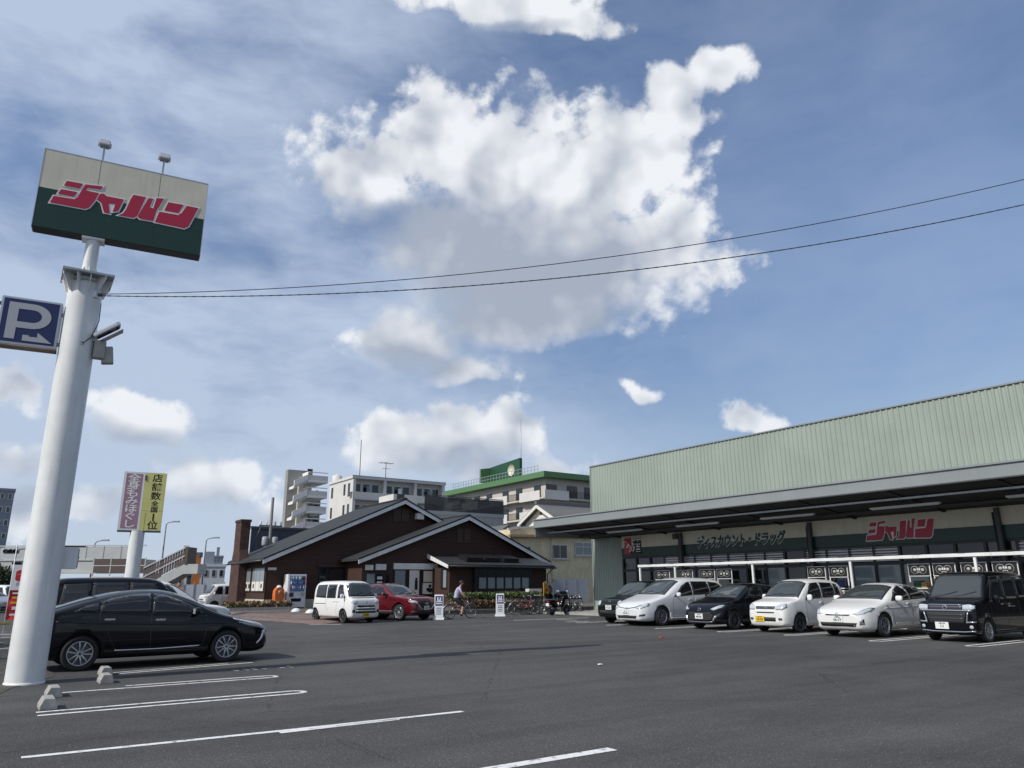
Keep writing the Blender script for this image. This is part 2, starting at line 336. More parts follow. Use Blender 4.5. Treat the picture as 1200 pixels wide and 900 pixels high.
# ------------------------------------------------------------------ mesh helpers
class MB:
    """collects shapes of ONE part, then links them as one mesh object"""
    def __init__(s): s.v = []; s.f = []; s.m = []; s.mi = 0; s.sm = []; s.smooth = False
    def add(s, vs, fs):
        o = len(s.v); s.v += [tuple(p) for p in vs]
        for f in fs: s.f.append(tuple(i + o for i in f)); s.m.append(s.mi); s.sm.append(s.smooth)
        return s
    def box(s, x0, x1, y0, y1, z0, z1, M=None):
        vs = [(x, y, z) for z in (z0, z1) for y in (y0, y1) for x in (x0, x1)]
        if M: vs = [M @ Vector(p) for p in vs]
        return s.add(vs, [(0, 2, 3, 1), (4, 5, 7, 6), (0, 1, 5, 4), (2, 6, 7, 3), (0, 4, 6, 2), (1, 3, 7, 5)])
    def prism(s, poly, a, b, axis='y', M=None):        # poly in the two other axes
        n = len(poly)
        def P(p, h): return {'y': (p[0], h, p[1]), 'x': (h, p[0], p[1]), 'z': (p[0], p[1], h)}[axis]
        vs = [P(p, a) for p in poly] + [P(p, b) for p in poly]
        if M: vs = [M @ Vector(p) for p in vs]
        fs = [tuple(range(n))[::-1], tuple(range(n, 2 * n))] + [(i, (i + 1) % n, n + (i + 1) % n, n + i) for i in range(n)]
        return s.add(vs, fs)
    def bar(s, p, q, w, h=None, up=(0, 0, 1)):          # square bar between two points
        p, q = Vector(p), Vector(q); h = h or w; d = (q - p).normalized(); a = d.cross(Vector(up))
        if a.length < 1e-4: a = d.cross(Vector((1, 0, 0)))
        a.normalize(); b = a.cross(d)
        vs = [c + a * (sx * w / 2) + b * (sy * h / 2) for c in (p, q) for (sx, sy) in ((-1, -1), (1, -1), (1, 1), (-1, 1))]
        return s.add(vs, [(0, 3, 2, 1), (4, 5, 6, 7), (0, 1, 5, 4), (1, 2, 6, 5), (2, 3, 7, 6), (3, 0, 4, 7)])
    def tube(s, pts, r, seg=8, cap=True):
        pts = [Vector(p) for p in pts]; rs = r if isinstance(r, (list, tuple)) else [r] * len(pts); vs = []; fs = []
        ref = None
        for i, p in enumerate(pts):
            d = (pts[min(i + 1, len(pts) - 1)] - pts[max(i - 1, 0)]).normalized()
            if ref is None: ref = d.cross(Vector((0, 0, 1)) if abs(d.z) < .9 else Vector((1, 0, 0)))
            a = (ref - d * ref.dot(d)).normalized(); ref = a; b = d.cross(a)
            for k in range(seg):
                t = 2 * math.pi * k / seg; vs.append(p + (a * math.cos(t) + b * math.sin(t)) * rs[i])
        for i in range(len(pts) - 1):
            for k in range(seg): fs.append((i * seg + k, i * seg + (k + 1) % seg, (i + 1) * seg + (k + 1) % seg, (i + 1) * seg + k))
        if cap: fs += [tuple(range(seg))[::-1], tuple(range((len(pts) - 1) * seg, len(pts) * seg))]
        o = s.smooth; s.smooth = seg > 5; s.add(vs, fs); s.smooth = o; return s
    def lathe(s, prof, seg=24, M=None, a0=0, a1=2 * math.pi):        # prof (r, h) about z, or transformed by M
        full = abs(a1 - a0 - 2 * math.pi) < 1e-6; ns = seg if full else seg + 1; vs = []; fs = []
        for (r, h) in prof:
            for k in range(ns): t = a0 + (a1 - a0) * k / seg; vs.append(Vector((r * math.cos(t), r * math.sin(t), h)))
        if M: vs = [M @ p for p in vs]
        for i in range(len(prof) - 1):
            for k in range(seg): k2 = (k + 1) % ns; fs.append((i * ns + k, i * ns + k2, (i + 1) * ns + k2, (i + 1) * ns + k))
        o = s.smooth; s.smooth = True; s.add(vs, fs); s.smooth = o; return s
    def mesh(s, name, mats):
        me = bpy.data.meshes.new(name); me.from_pydata(s.v, [], s.f)
        for m in (mats if isinstance(mats, (list, tuple)) else [mats]): me.materials.append(MATS[m] if isinstance(m, str) else m)
        me.polygons.foreach_set('material_index', s.m); me.polygons.foreach_set('use_smooth', s.sm); me.update(); return me
    def build(s, name, mats, parent=None, loc=None, rz=None, **props):
        return link(name, s.mesh(name, mats), parent, loc, rz, **props)

def link(name, data, parent=None, loc=None, rz=None, **props):
    o = bpy.data.objects.new(name, data); COL.objects.link(o)
    if parent: o.parent = parent
    if loc is not None: o.location = loc
    if rz is not None: o.rotation_euler = (0, 0, rz)
    for k, v in props.items(): o[k] = v
    return o
def thing(name, label, category, loc=(0, 0, 0), rz=0, group=None):
    o = link(name, None, None, loc, rz, label=label, category=category); o.empty_display_size = .2
    if group: o['group'] = group
    return o
def structure(name, mb, mats, loc=None, rz=None, parent=None):
    return mb.build(name, mats, parent, loc, rz, **({} if parent else {'kind': 'structure'}))
def B(name, mats, parent, *a, M=None, **props): return MB().box(*a, M=M).build(name, mats, parent, **props)
def copy_tree(o, parent=None):
    c = o.copy(); COL.objects.link(c); c.parent = parent
    for ch in list(o.children): copy_tree(ch, c)
    return c
def bevel(o, w=.01, seg=2):
    bm = bmesh.new(); bm.from_mesh(o.data); bmesh.ops.remove_doubles(bm, verts=bm.verts, dist=1e-5)
    bmesh.ops.bevel(bm, geom=bm.edges, offset=w, segments=seg, affect='EDGES', clamp_overlap=True); bm.to_mesh(o.data); bm.free(); return o
_tc = {}
def text_mesh(body, size, depth=.0, offset=0.0, shear=0.0, align='CENTER'):
    k = (body, size, depth, offset, shear, align)
    if k in _tc: return _tc[k]
    cu = bpy.data.curves.new('lettering', 'FONT'); cu.body = body; cu.size = size; cu.extrude = depth; cu.offset = offset; cu.shear = shear
    cu.align_x = align; cu.align_y = 'CENTER'; cu.resolution_u = 3
    ob = bpy.data.objects.new('lettering', cu); COL.objects.link(ob); bpy.context.view_layer.update()
    me = bpy.data.meshes.new_from_object(ob.evaluated_get(bpy.context.evaluated_depsgraph_get())); bpy.data.objects.remove(ob)
    me.materials.clear(); _tc[k] = me; return me
def lettering(body, size, material, parent, loc, rot=(math.pi / 2, 0, 0), depth=.004, offset=0.0, shear=0.0, sx=1.0, align='CENTER', name='lettering', **props):
    me = text_mesh(body, size, depth, offset, shear, align).copy(); me.materials.append(MATS[material])
    o = link(name, me, parent, loc, **props); o.rotation_euler = rot; o.scale = (sx, 1, 1); return o
def flat_poly(poly, hole=None):                                  # CDT-filled 2-D polygon -> verts, faces
    vs, es, fs, *_ = geometry.delaunay_2d_cdt([Vector(p) for p in poly], [], [tuple(range(len(poly)))], 1, 1e-6)
    return vs, fs
def plate(mb, polys, M, thick):                                  # 2-D polygons (x, y) extruded along local z of M
    for poly in polys:
        a = sum(poly[i][0] * poly[(i + 1) % len(poly)][1] - poly[(i + 1) % len(poly)][0] * poly[i][1] for i in range(len(poly)))
        if a < 0: poly = poly[::-1]
        vs, fs = flat_poly(poly); n = len(vs)
        P = [M @ Vector((v.x, v.y, thick)) for v in vs]; Q = [M @ Vector((p[0], p[1], 0)) for p in poly]; T = [M @ Vector((p[0], p[1], thick)) for p in poly]
        mb.add(P, [tuple(f) for f in fs]); k = len(poly)
        mb.add(Q + T, [(i, (i + 1) % k, k + (i + 1) % k, k + i) for i in range(k)])
    return mb

# ------------------------------------------------------------------ ground
def ground():
    mb = MB(); s = 1500
    mb.add([(-s, -s, 0), (s, -s, 0), (s, s, 0), (-s, s, 0)], [(0, 1, 2, 3)])
    g = structure('ground', mb, 'asphalt')
    def line(pts, w=.11, closed=False):                           # painted line along lot coordinates
        m = MB(); pts = [W(*p, .004) for p in pts]
        for i in range(len(pts) - 1):
            d = (pts[i + 1] - pts[i]).normalized(); a = Vector((-d.y, d.x, 0)) * w / 2
            m.add([pts[i] - a - d * .0, pts[i + 1] - a, pts[i + 1] + a, pts[i] + a], [(0, 1, 2, 3)])
        m.build('painted_line', 'road_paint', g)
    def loop(n0, n1, u0, gap, w=.11, end=1, n0b=None):            # hairpin bay marking: two lines closed by a half round
        arc = [(n1 + end * math.sin(t) * gap / 2, u0 + gap / 2 - math.cos(t) * gap / 2) for t in [math.pi * i / 10 for i in range(11)]]
        line([(n0, u0)] + arc + [(n0 if n0b is None else n0b, u0 + gap)], w)
    # near bays (left)
    line([(.58, 8.73), (2.95, 8.60), (5.2, 8.53)], .10); line([(2.9, 8.50), (4.3, 8.50)], .09)
    line([(3.4, 5.82), (5.20, 5.79)], .14)
    loop(.86, 4.10, 11.38, .30, .09)
    loop(1.26, 4.40, 13.60, .30, .08, 1, 2.2)
    line([(2.4, 15.9), (4.95, 16.50)], .08); line([(2.3, 16.15), (4.5, 16.66)], .06)
    line([(.1, 12.4), (.42, 12.5)], .06)
    for k, (a, b) in enumerate(((21.8, .9), (24.4, .9))): loop(1.2, 5.6, a, .3, .09)
    # bays in front of the shop
    for (x, y) in ((1146, 758), (1030, 752), (928, 745), (848, 741), (774, 737), (716, 733), (680, 730)):
        n0, u0 = gz(x, y); loop(n0 + 4.6, n0 + .15, u0, .32, .09, -1)
    # far markings by the bicycle rack
    for (x0, y0, x1, y1) in ((602, 727, 690, 724), (652, 726, 676, 727), (663, 729, 690, 728), (362, 732, 400, 732)):
        a = gz(x0, y0); b = gz(x1, y1); line([a, b], .14)
    # worn white letters on the asphalt beside the near car
    rr = random.Random(3); m = MB(); a = gz(272, 786)
    for k in range(7):
        n0 = a[0] + k * .17; 
        for q in range(3):
            dn, du, w1, h1 = rr.uniform(0, .08), rr.uniform(-.12, .12), rr.uniform(.03, .09), rr.uniform(.02, .06)
            m.add([W(n0 + dn, a[1] + du, .004), W(n0 + dn + w1, a[1] + du, .004), W(n0 + dn + w1, a[1] + du + h1, .004), W(n0 + dn, a[1] + du + h1, .004)], [(0, 1, 2, 3)])
    m.build('painted_mark', 'road_paint', g)
    return g
GROUND = ground()
# earth and broken asphalt round the foot of the sign mast
def verge():
    mb = MB(); rr = random.Random(5); pts = []
    for k in range(30):
        t = 2 * math.pi * k / 30; r = 1 + .18 * math.sin(3 * t + 1) + rr.uniform(-.08, .08)
        pts.append(W(-1.0 + math.cos(t) * 2.05 * r, 16.2 + math.sin(t) * 4.1 * r, .006))
    c = W(-1.0, 16.2, .03); mb.add([c] + pts, [(0, i + 1, (i + 1) % 30 + 1) for i in range(30)])
    structure('verge', mb, mat('verge_soil', (.062, .056, .048), .95, var=.35, vscale=2.5, bump=.8, bscale=30))
verge()
def wheel_stop(x, y, label):
    n, u = gz(x, y); t = thing('wheel_stop', label, 'wheel stop', W(n, u), LOT, 'concrete wheel stops of the near bays')
    o = MB().prism([(-.10, 0), (.10, 0), (.10, .05), (.06, .14), (-.06, .14), (-.10, .05)], -.20, .20, 'y').build('block', 'concrete', t); bevel(o, .006, 1)
    B('reflector', 'amber', t, .10, .108, -.05, .05, .02, .045)
    return t
wheel_stop(55, 830, 'concrete wheel stop block at the end of the two long white bay lines')
wheel_stop(62, 816, 'concrete wheel stop block beside the long thin bay line near the mast')
wheel_stop(123, 800, 'weathered concrete wheel stop in the bay next to the black hatchback, outer one')
wheel_stop(123, 791, 'weathered concrete wheel stop close to the rear wheel of the black hatchback')

# ------------------------------------------------------------------ tall sign mast
MAST = Vector((-8.01, 13.0, 0)); SAZ = R(62.5)
SE = Vector((math.sin(SAZ), math.cos(SAZ), 0)); SN = Vector((SE.y, -SE.x, 0))           # sign direction, face normal (towards the lot)
if SN.y > 0: SN = -SN
def on_sign(x, y, off=.25):
    d = ray(x, y); p = EYEP + d * ((MAST + SN * off - EYEP).dot(SN) / d.dot(SN)); return (p - MAST).dot(SE), p.z
LOGO_ZOOM = [
    [(172, 86), (292, 108), (268, 145), (148, 122)], [(130, 146), (252, 168), (224, 204), (104, 181)],
    [(76, 194), (228, 219), (248, 204), (306, 112), (436, 127), (422, 153), (324, 140), (315, 157), (408, 176), (376, 234), (338, 280), (306, 293), (46, 244)],
    [(388, 224), (412, 181), (440, 178), (462, 198), (588, 222), (546, 310), (502, 314), (522, 258), (478, 254), (486, 329), (440, 318), (421, 247)],
    [(654, 188), (748, 205), (685, 342), (656, 359), (540, 338), (580, 322), (602, 290), (634, 220)],
    [(764, 212), (802, 217), (775, 278), (798, 286), (822, 212), (880, 216), (840, 282), (826, 300), (800, 382), (702, 365), (686, 350), (690, 334)],
    [(908, 242), (1020, 262), (984, 325), (876, 304)], [(842, 310), (980, 335), (1004, 320), (1040, 268), (1128, 286), (1056, 420), (1024, 435), (808, 388)]]
LOGO = [[on_sign(50 + x / 6.154, 195 + y / 6.154) for (x, y) in p] for p in LOGO_ZOOM]
def grow(poly, d):
    n = len(poly); a = sum(poly[i][0] * poly[(i + 1) % n][1] - poly[(i + 1) % n][0] * poly[i][1] for i in range(n)); s = 1 if a > 0 else -1; out = []
    for i in range(n):
        p0, p1, p2 = Vector(poly[i - 1]), Vector(poly[i]), Vector(poly[(i + 1) % n])
        e1 = (p1 - p0).normalized(); e2 = (p2 - p1).normalized(); n1 = Vector((e1.y, -e1.x)) * s; n2 = Vector((e2.y, -e2.x)) * s
        b = n1 + n2; b = b / max(b.length_squared, .6) * 2; out.append(tuple(p1 + b * d))
    return out
def logo(parent, M, sc_=1.0, cx=0, cz=0, suffix=''):
    """red block lettering with a pale outline; M maps (x, y) of the face, z outwards"""
    for p in LOGO:
        q = [((x - cx) * sc_, (z - cz) * sc_) for x, z in p]
        o = plate(MB(), [grow(q, .019 * sc_)], M @ Matrix.Translation((0, 0, .0004 * LOGO.index(p))), .003).build('letter_outline', 'sign_white', parent)
        plate(MB(), [grow(q, -.004 * sc_)], M @ Matrix.Translation((0, 0, .0065)), .003).build('letter', 'sign_red', o)
xs = [p[0] for l in LOGO for p in l]; zs = [p[1] for l in LOGO for p in l]
LCX, LCZ, LW, LH = (min(xs) + max(xs)) / 2, (min(zs) + max(zs)) / 2, max(xs) - min(xs), max(zs) - min(zs)

def mast():
    t = thing('sign_mast', 'tall white steel mast carrying a cream and green shop sign with red lettering', 'sign mast', MAST, 0)
    r = .285
    MB().lathe([(r + .0, 0), (r, 7.05)], 40).build('mast_tube', 'white_paint', t)
    m = MB().lathe([(r + .012, .0), (r + .012, .03), (r, .035)], 40); m.build('weld_ring', 'white_paint', t)
    Mr = Matrix.Rotation(math.atan2(SE.y, SE.x) + R(6), 4, 'Z')
    o = MB().box(-.42, .42, -.42, .42, 7.12, 7.16, Mr).build('top_flange', 'galv', t)
    for k in range(12):
        a = 2 * math.pi * k / 12 + .1; c, s = math.cos(a), math.sin(a); q = min(.40 / max(abs(c), abs(s)), .50) if k % 3 else .39
        m = MB(); Mg = Mr @ Matrix.Rotation(a, 4, 'Z'); m.prism([(r - .01, 6.80), (r + .03, 6.80), (q, 7.07), (q, 7.12), (r - .01, 7.12)], -.008, .008, 'y', Mg); m.build('gusset', 'white_paint', t)
    MB().lathe([(0, 7.10), (r, 7.10), (r, 7.0)], 40).build('tube_cap', 'white_paint', t)
    MB().lathe([(.12, 7.16), (.12, 7.97)], 28).build('upper_tube', 'white_paint', t)
    for k in range(8):
        a = 2 * math.pi * k / 8; MB().prism([(.11, 7.16), (.21, 7.16), (.12, 7.36)], -.006, .006, 'y', Mr @ Matrix.Rotation(a, 4, 'Z')).build('gusset', 'white_paint', t)
    # sign box
    F = Matrix(((SE.x, 0, SN.x, 0), (SE.y, 0, SN.y, 0), (0, 1, 0, 0), (0, 0, 0, 1)))        # (along, up, out)
    x0, x1, z0, z1, zb, hd = -1.0, 1.88, 7.96, 9.56, 8.76, .15
    def fb(name, mt, a, b, c, d, e, f, par): return MB().box(a, b, c, d, e, f, F).build(name, mt, par)
    box = fb('sign_box', 'sign_green', x0, x1, z0, zb, -hd, hd, t)
    fb('cream_panel', 'cream', x0, x1, zb, z1, -hd, hd, t)
    fb('edge_trim', 'alu', x0 - .012, x0, z0, z1, -hd - .004, hd + .004, t); fb('edge_trim', 'alu', x1, x1 + .012, z0, z1, -hd - .004, hd + .004, t)
    fb('edge_trim', 'alu', x0 - .012, x1 + .012, z1, z1 + .014, -hd - .004, hd + .004, t)
    fb('under_panel', 'black_paint', x0 + .01, x1 - .01, z0 - .012, z0, -hd + .01, hd - .01, t)
    fb('box_collar', 'white_paint', -.19, .19, z0 - .05, z0 - .012, -.14, .14, t)
    for xx in (-.06, 1.0): fb('panel_joint', 'frame_black', xx - .003, xx + .003, z0, z1, hd, hd + .0015, t)
    logo(t, F @ Matrix.Translation((0, 0, hd + .002)))
    for xx in (-.06, 1.02):
        m = MB(); m.bar(F @ Vector((xx, z1 - .02, -.06)), F @ Vector((xx, z1 + .42, -.02)), .035); a = m.build('lamp_arm', 'galv', t)
        m = MB(); m.box(xx - .10, xx + .10, z1 + .42, z1 + .53, -.11, .08, F); h = bevel(m.build('flood_lamp', 'white_plastic', t), .015)
        fb('lamp_glass', 'glass_pale', xx - .08, xx + .08, z1 + .406, z1 + .42, -.09, .06, h)
        fb('lamp_bracket', 'galv', xx - .115, xx - .10, z1 + .40, z1 + .49, -.04, .0, h); fb('lamp_bracket', 'galv', xx + .10, xx + .115, z1 + .40, z1 + .49, -.04, .0, h)
        fb('arm_clip', 'galv', xx + .03, xx + .10, z1 + .014, z1 + .05, -.04, .0, t)
    return F
SF = mast()
# blue parking sign box on the mast
def parking_sign():
    (a0, ztl), (a1, ztr), (b0, zbl) = on_sign(5, 348, .0), on_sign(72, 357, 0), on_sign(0, 403, 0)
    x0, x1, z0, z1 = -1.24, -.31, 5.66, 6.55
    t = thing('parking_sign', 'blue square parking sign box with grey letter and arrow on the white mast', 'sign', MAST + SE * -.93 + Vector((0, 0, 5.6)), 0)
    Mo = Matrix.Translation(-(MAST + SE * -.93 + Vector((0, 0, 5.6)))) @ Matrix.Translation(MAST) @ SF
    def fb(name, mt, a, b, c, d, e, f, par=None): return MB().box(a, b, c, d, e, f, Mo).build(name, mt, par or t)
    bevel(fb('case', 'alu', x0, x1, z0, z1, -.13, .13), .012)
    fb('face', 'sign_blue', x0 + .04, x1 - .04, z0 + .05, z1 - .04, .13, .137)
    fb('drip_ledge', mat('rust_edge', (.30, .24, .19), .7, var=.2), x0, x1, z0 - .02, z0, -.13, .14)
    w, h = x1 - x0, z1 - z0
    def P(u, v): return (x0 + .04 + u * (w - .08), z0 + .05 + v * (h - .09))
    out = [(.10, .07), (.30, .07), (.30, .34)] + [(.56, .34)] + [(.56 + .30 * math.cos(t_), .63 + .29 * math.sin(t_)) for t_ in [-math.pi / 2 + math.pi * i / 10 for i in range(11)]][1:] + [(.10, .92)]
    ina = [(.56 + .13 * math.cos(t_), .63 + .12 * math.sin(t_)) for t_ in [-math.pi / 2 + math.pi * i / 8 for i in range(9)]]
    # letter P as strips so that its eye stays open
    m = MB(); MM = Mo @ Matrix.Translation((0, 0, .1375))
    plate(m, [[P(*p) for p in [(.10, .07), (.28, .07), (.28, .92), (.10, .92)]]], MM, .004)
    oa = [(.54 + .34 * math.cos(t_), .63 + .29 * math.sin(t_)) for t_ in [-math.pi / 2 + math.pi * i / 14 for i in range(15)]]
    ia = [(.54 + .17 * math.cos(t_), .63 + .15 * math.sin(t_)) for t_ in [-math.pi / 2 + math.pi * i / 14 for i in range(15)]]
    oa = [(.28, .34)] + oa + [(.28, .92)]; ia = [(.28, .48)] + ia + [(.28, .78)]
    for i in range(len(oa) - 1): plate(m, [[P(*oa[i]), P(*oa[i + 1]), P(*ia[i + 1]), P(*ia[i])]], MM, .004)
    m.build('letter', mat('sign_grey', (.42, .43, .45), .5), t)
    plate(MB(), [[P(*p) for p in [(.42, .05), (.95, .05), (.68, .27), (.68, .155), (.53, .155), (.53, .185), (.42, .185)]]], MM, .004).build('arrow', 'sign_grey', t)
    fb('bracket', 'galv', x1, -.27, z0 + .10, z0 + .16, -.03, .03); fb('bracket', 'galv', x1, -.27, z1 - .22, z1 - .16, -.03, .03)
    fb('side_panel', 'alu', x1 + .02, x1 + .10, z0 + .15, z1 - .12, -.05, .05)
    fb('outer_bracket', 'dark_steel', x0 - .30, x0, z1 - .14, z1 - .09, -.03, .03)
parking_sign()
# flood light with its ballast box on the mast
def mast_flood():
    t = thing('flood_light', 'tilted grey floodlight with ballast boxes clamped to the white mast', 'floodlight', MAST + Vector((0, 0, 5.70)), math.atan2(SE.y, SE.x))
    b = bevel(B('ballast_box', mat('box_beige', (.34, .34, .30), .6, var=.1), t, .28, .47, -.20, -.04, -.12, .22), .01)
    bevel(B('ballast_box', 'box_beige', t, .40, .60, -.16, -.02, -.26, .06, M=Matrix.Rotation(R(-8), 4, 'Y')), .01)
    Mf = Matrix.Translation((.42, -.14, .36)) @ Matrix.Rotation(R(-38), 4, 'Y')
    h = MB().box(-.18, .32, -.14, .12, 0, .07, Mf).build('lamp_head', 'white_plastic', t); bevel(h, .015)
    MB().box(-.14, .28, -.11, .09, -.012, 0, Mf).build('lamp_glass', 'glass', h)
    MB().box(-.14, .30, -.13, .11, -.10, -.09, Mf).build('lower_shade', 'galv', t)
    B('clamp', 'galv', t, .255, .30, -.16, .02, .20, .32)
    m = MB(); pts = [(.29, -.13, .95), (.30, -.15, .6), (.22, -.21, .25), (.10, -.27, .10)]; m.tube(pts, .008, 6).build('cable', 'black_paint', t)
    MB().lathe([(0, 0), (.03, 0), (.03, .03)], 10, Matrix.Translation((.09, -.255, .10)) @ Matrix.Rotation(math.pi / 2, 4, 'X')).build('cable_gland', 'dark_steel', t)
mast_flood()
def mast_box():
    (a, z1), (b, z0) = on_sign(73, 641, -.1), on_sign(90, 668, -.1)
    t = thing('signal_box', 'slim pale grey equipment box with top hanger fixed to the rear of the mast', 'box', MAST + Vector((0, 0, z0)), math.atan2(SE.y, SE.x))
    h = z1 - z0
    bevel(B('case', 'white_paint', t, .26, .50, .06, .20, .02, h), .008); B('side_door', 'steel_grey', t, .50, .512, .07, .19, .04, h - .03)
    B('hanger', 'black_paint', t, .20, .60, .11, .15, h, h + .025); B('latch', 'black_paint', t, .512, .525, .10, .12, h * .5, h * .56)
mast_box()
# overhead wires
def wires():
    for k, (ya, pts, lab) in enumerate(((349, [(330, 342), (620, 313), (900, 269), (1200, 212)], 'upper thin black overhead wire strung from the mast across the car park'),
                                        (352, [(330, 352), (620, 329), (900, 291), (1200, 242)], 'lower twisted overhead wire with spaced ties strung from the mast'))):
        t = thing('overhead_wire', lab, 'wire', MAST + Vector((0, 0, 6.62)), 0, 'wires strung from the sign mast')
        o = MAST + Vector((0, 0, 6.62))
        A = MAST + Vector((.24, -.08, 0)); A.z = 6.80 - .03 * k
        E = W(27, -4.0); E = Vector((E.x, E.y, 0)); path = []
        # plan line from the mast to a bracket beyond the shop; heights follow the sagging span
        kn = []
        for (x, y) in pts:
            d = ray(x, y); dirp = (E - A); dirp.z = 0
            den = d.x * dirp.y - d.y * dirp.x; tt = (A.x * dirp.y - A.y * dirp.x) / den; p = EYEP + d * tt; s = (p - Vector((A.x, A.y, p.z))).length / dirp.length; kn.append((s, p.z))
        # least squares parabola through the mast end
        sxx = [[0, 0], [0, 0]]; sy = [0, 0]
        for s, z in kn:
            v = (s, s * s)
            for i in range(2):
                sy[i] += v[i] * (z - A.z)
                for j in range(2): sxx[i][j] += v[i] * v[j]
        det = sxx[0][0] * sxx[1][1] - sxx[0][1] ** 2; b1 = (sy[0] * sxx[1][1] - sy[1] * sxx[0][1]) / det; b2 = (sxx[0][0] * sy[1] - sxx[0][1] * sy[0]) / det
        for i in range(61):
            s = i / 60; p = A.lerp(E, s); path.append(Vector((p.x, p.y, A.z + b1 * s + b2 * s * s)) - o)
        MB().tube(path, .0075 + .001 * k, 6).build('cable', 'black_paint', t)
        if k == 1:
            rr = random.Random(2)
            m = MB()
            for i in range(0, 60):
                for q in range(3):
                    s = q / 3 + .1; p = path[i].lerp(path[i + 1], s); p2 = path[i].lerp(path[i + 1], s + .12); m.tube([p, p2], .012, 5)
            m.build('cable_ties', 'dark_steel', t, kind='stuff')
        else:
            B('insulator', 'white_plastic', t, .15, .30, -.16, -.04, .10, .22); B('hook', 'dark_steel', t, .28, .36, -.10, -.06, .14, .19)
wires()

# ------------------------------------------------------------------ massage shop sign
def massage_sign():
    az, dist = R(66), 42.0
    d = ray(159, 640); d = Vector((d.x, d.y, 0)).normalized(); base = d * dist
    e = Vector((math.sin(az), math.cos(az), 0)); nn = Vector((e.y, -e.x, 0)); nn = nn if nn.y < 0 else -nn
    def face(x, y):
        r = ray(x, y); p = EYEP + r * ((base + nn * .2 - EYEP).dot(nn) / r.dot(nn)); return (p - base).dot(e), p.z
    (xl, zt), (xr, zt2), (xl2, zb), (xr2, zb2) = face(146, 552.6), face(195.8, 554.8), face(137.6, 621.9), face(188.2, 621.9)
    x0, x1 = (xl + xl2) / 2, (xr + xr2) / 2; z0, z1 = (zb + zb2) / 2, (zt + zt2) / 2
    t = thing('roadside_sign', 'roadside sign board, purple panel beside yellow panel with black characters, on white post', 'sign', base, math.atan2(e.y, e.x))
    MB().lathe([(.33, 0), (.33, z0)], 28).build('post', 'white_paint', t)
    xm = x0 + (x1 - x0) * .52
    B('cabinet', 'alu', t, x0, x1, -.2, .16, z0, z1)
    B('purple_panel', 'sign_purple', t, x0 + .10, xm - .16, -.212, -.2, z0 + .10, z1 - .08)
    B('white_surround', 'sign_white', t, x0 + .02, xm - .06, -.206, -.2, z0 + .03, z1 - .02)
    B('yellow_panel', 'sign_yellow', t, xm - .05, x1 - .01, -.208, -.2, z0 + .02, z1 - .01)
    B('base_channel', 'dark_steel', t, x0 - .01, x1 + .01, -.21, .17, z0 - .06, z0)
    B('post_clip', 'dark_steel', t, xm - .06, xm + .02, -.235, -.208, z1 - .40, z1 - .14)
    B('panel_joint', 'dark_steel', t, xm + .15, xm + .165, -.211, -.208, z0 + .05, z0 + .9); B('panel_joint', 'dark_steel', t, xm - .04, x1 - .02, -.2095, -.208, z0 + .98, z0 + .99)
    H = z1 - z0; cx = (x0 + .10 + xm - .16) / 2
    for k, ch in enumerate('全身もみほぐし'):
        lettering(ch, .43, 'sign_white', t, (cx, -.213, z1 - .33 - k * (H - .50) / 6.35), offset=.006, sx=1.4, name='character')
    cy = (xm + x1) / 2 + .06
    for ch, sz, fz in (('店', .42, .10), ('舗', .42, .255), ('数', .42, .41), ('全', .29, .54), ('国', .29, .645), ('1', .52, .775), ('位', .44, .915)):
        lettering(ch, sz, 'black_paint', t, (cy, -.209, z1 - fz * H), offset=.006, sx=1.15, name='character')
massage_sign()
# promotional flag by the left kerb
def banner():
    n, u = gz(2, 748)
    t = thing('banner_flag', 'red promotional flag with white and yellow print and white top panel on a thin pole', 'flag', W(n, u), R(28))
    MB().tube([(0, 0, 0), (0, 0, 2.9)], .014, 8).build('pole', 'white_plastic', t)
    rr = random.Random(4)
    def cloth(name, mt, z0, z1, off):
        m = MB(); m.smooth = True; nx, nz = 8, 24; vs = []
        for j in range(nz + 1):
            for i in range(nx + 1):
                x = .015 + .46 * i / nx; z = z0 + (z1 - z0) * j / nz; vs.append((x, off + .05 * math.sin(x * 9 + z * 4) * (x / .46) + .02 * math.sin(z * 11), z))
        m.add(vs, [(j * (nx + 1) + i, j * (nx + 1) + i + 1, (j + 1) * (nx + 1) + i + 1, (j + 1) * (nx + 1) + i) for j in range(nz) for i in range(nx)]); return m.build(name, mt, t)
    cloth('flag_cloth', 'banner_red', .55, 1.45, 0)
    B('top_panel', 'sign_white', t, .0, .46, -.02, .02, 1.46, 2.25)
    lettering('a', .62, 'banner_red', t, (.24, -.022, 1.96), offset=.03, name='emblem'); lettering('Pay', .16, 'steel_grey', t, (.25, -.022, 1.64), name='lettering')
    for (x, z, w, h, mt) in ((.1, 1.2, .25, .06, 'banner_yellow'), (.08, 1.05, .3, .05, 'banner_yellow'), (.14, .86, .18, .1, 'sign_white'), (.1, .68, .25, .06, 'sign_white'), (.1, 1.34, .3, .05, 'sign_white')):
        B('print', mt, t, x, x + w, -.085, -.08, z, z + h)
    B('foot', 'concrete', t, -.2, .3, -.2, .2, 0, .12)
banner()
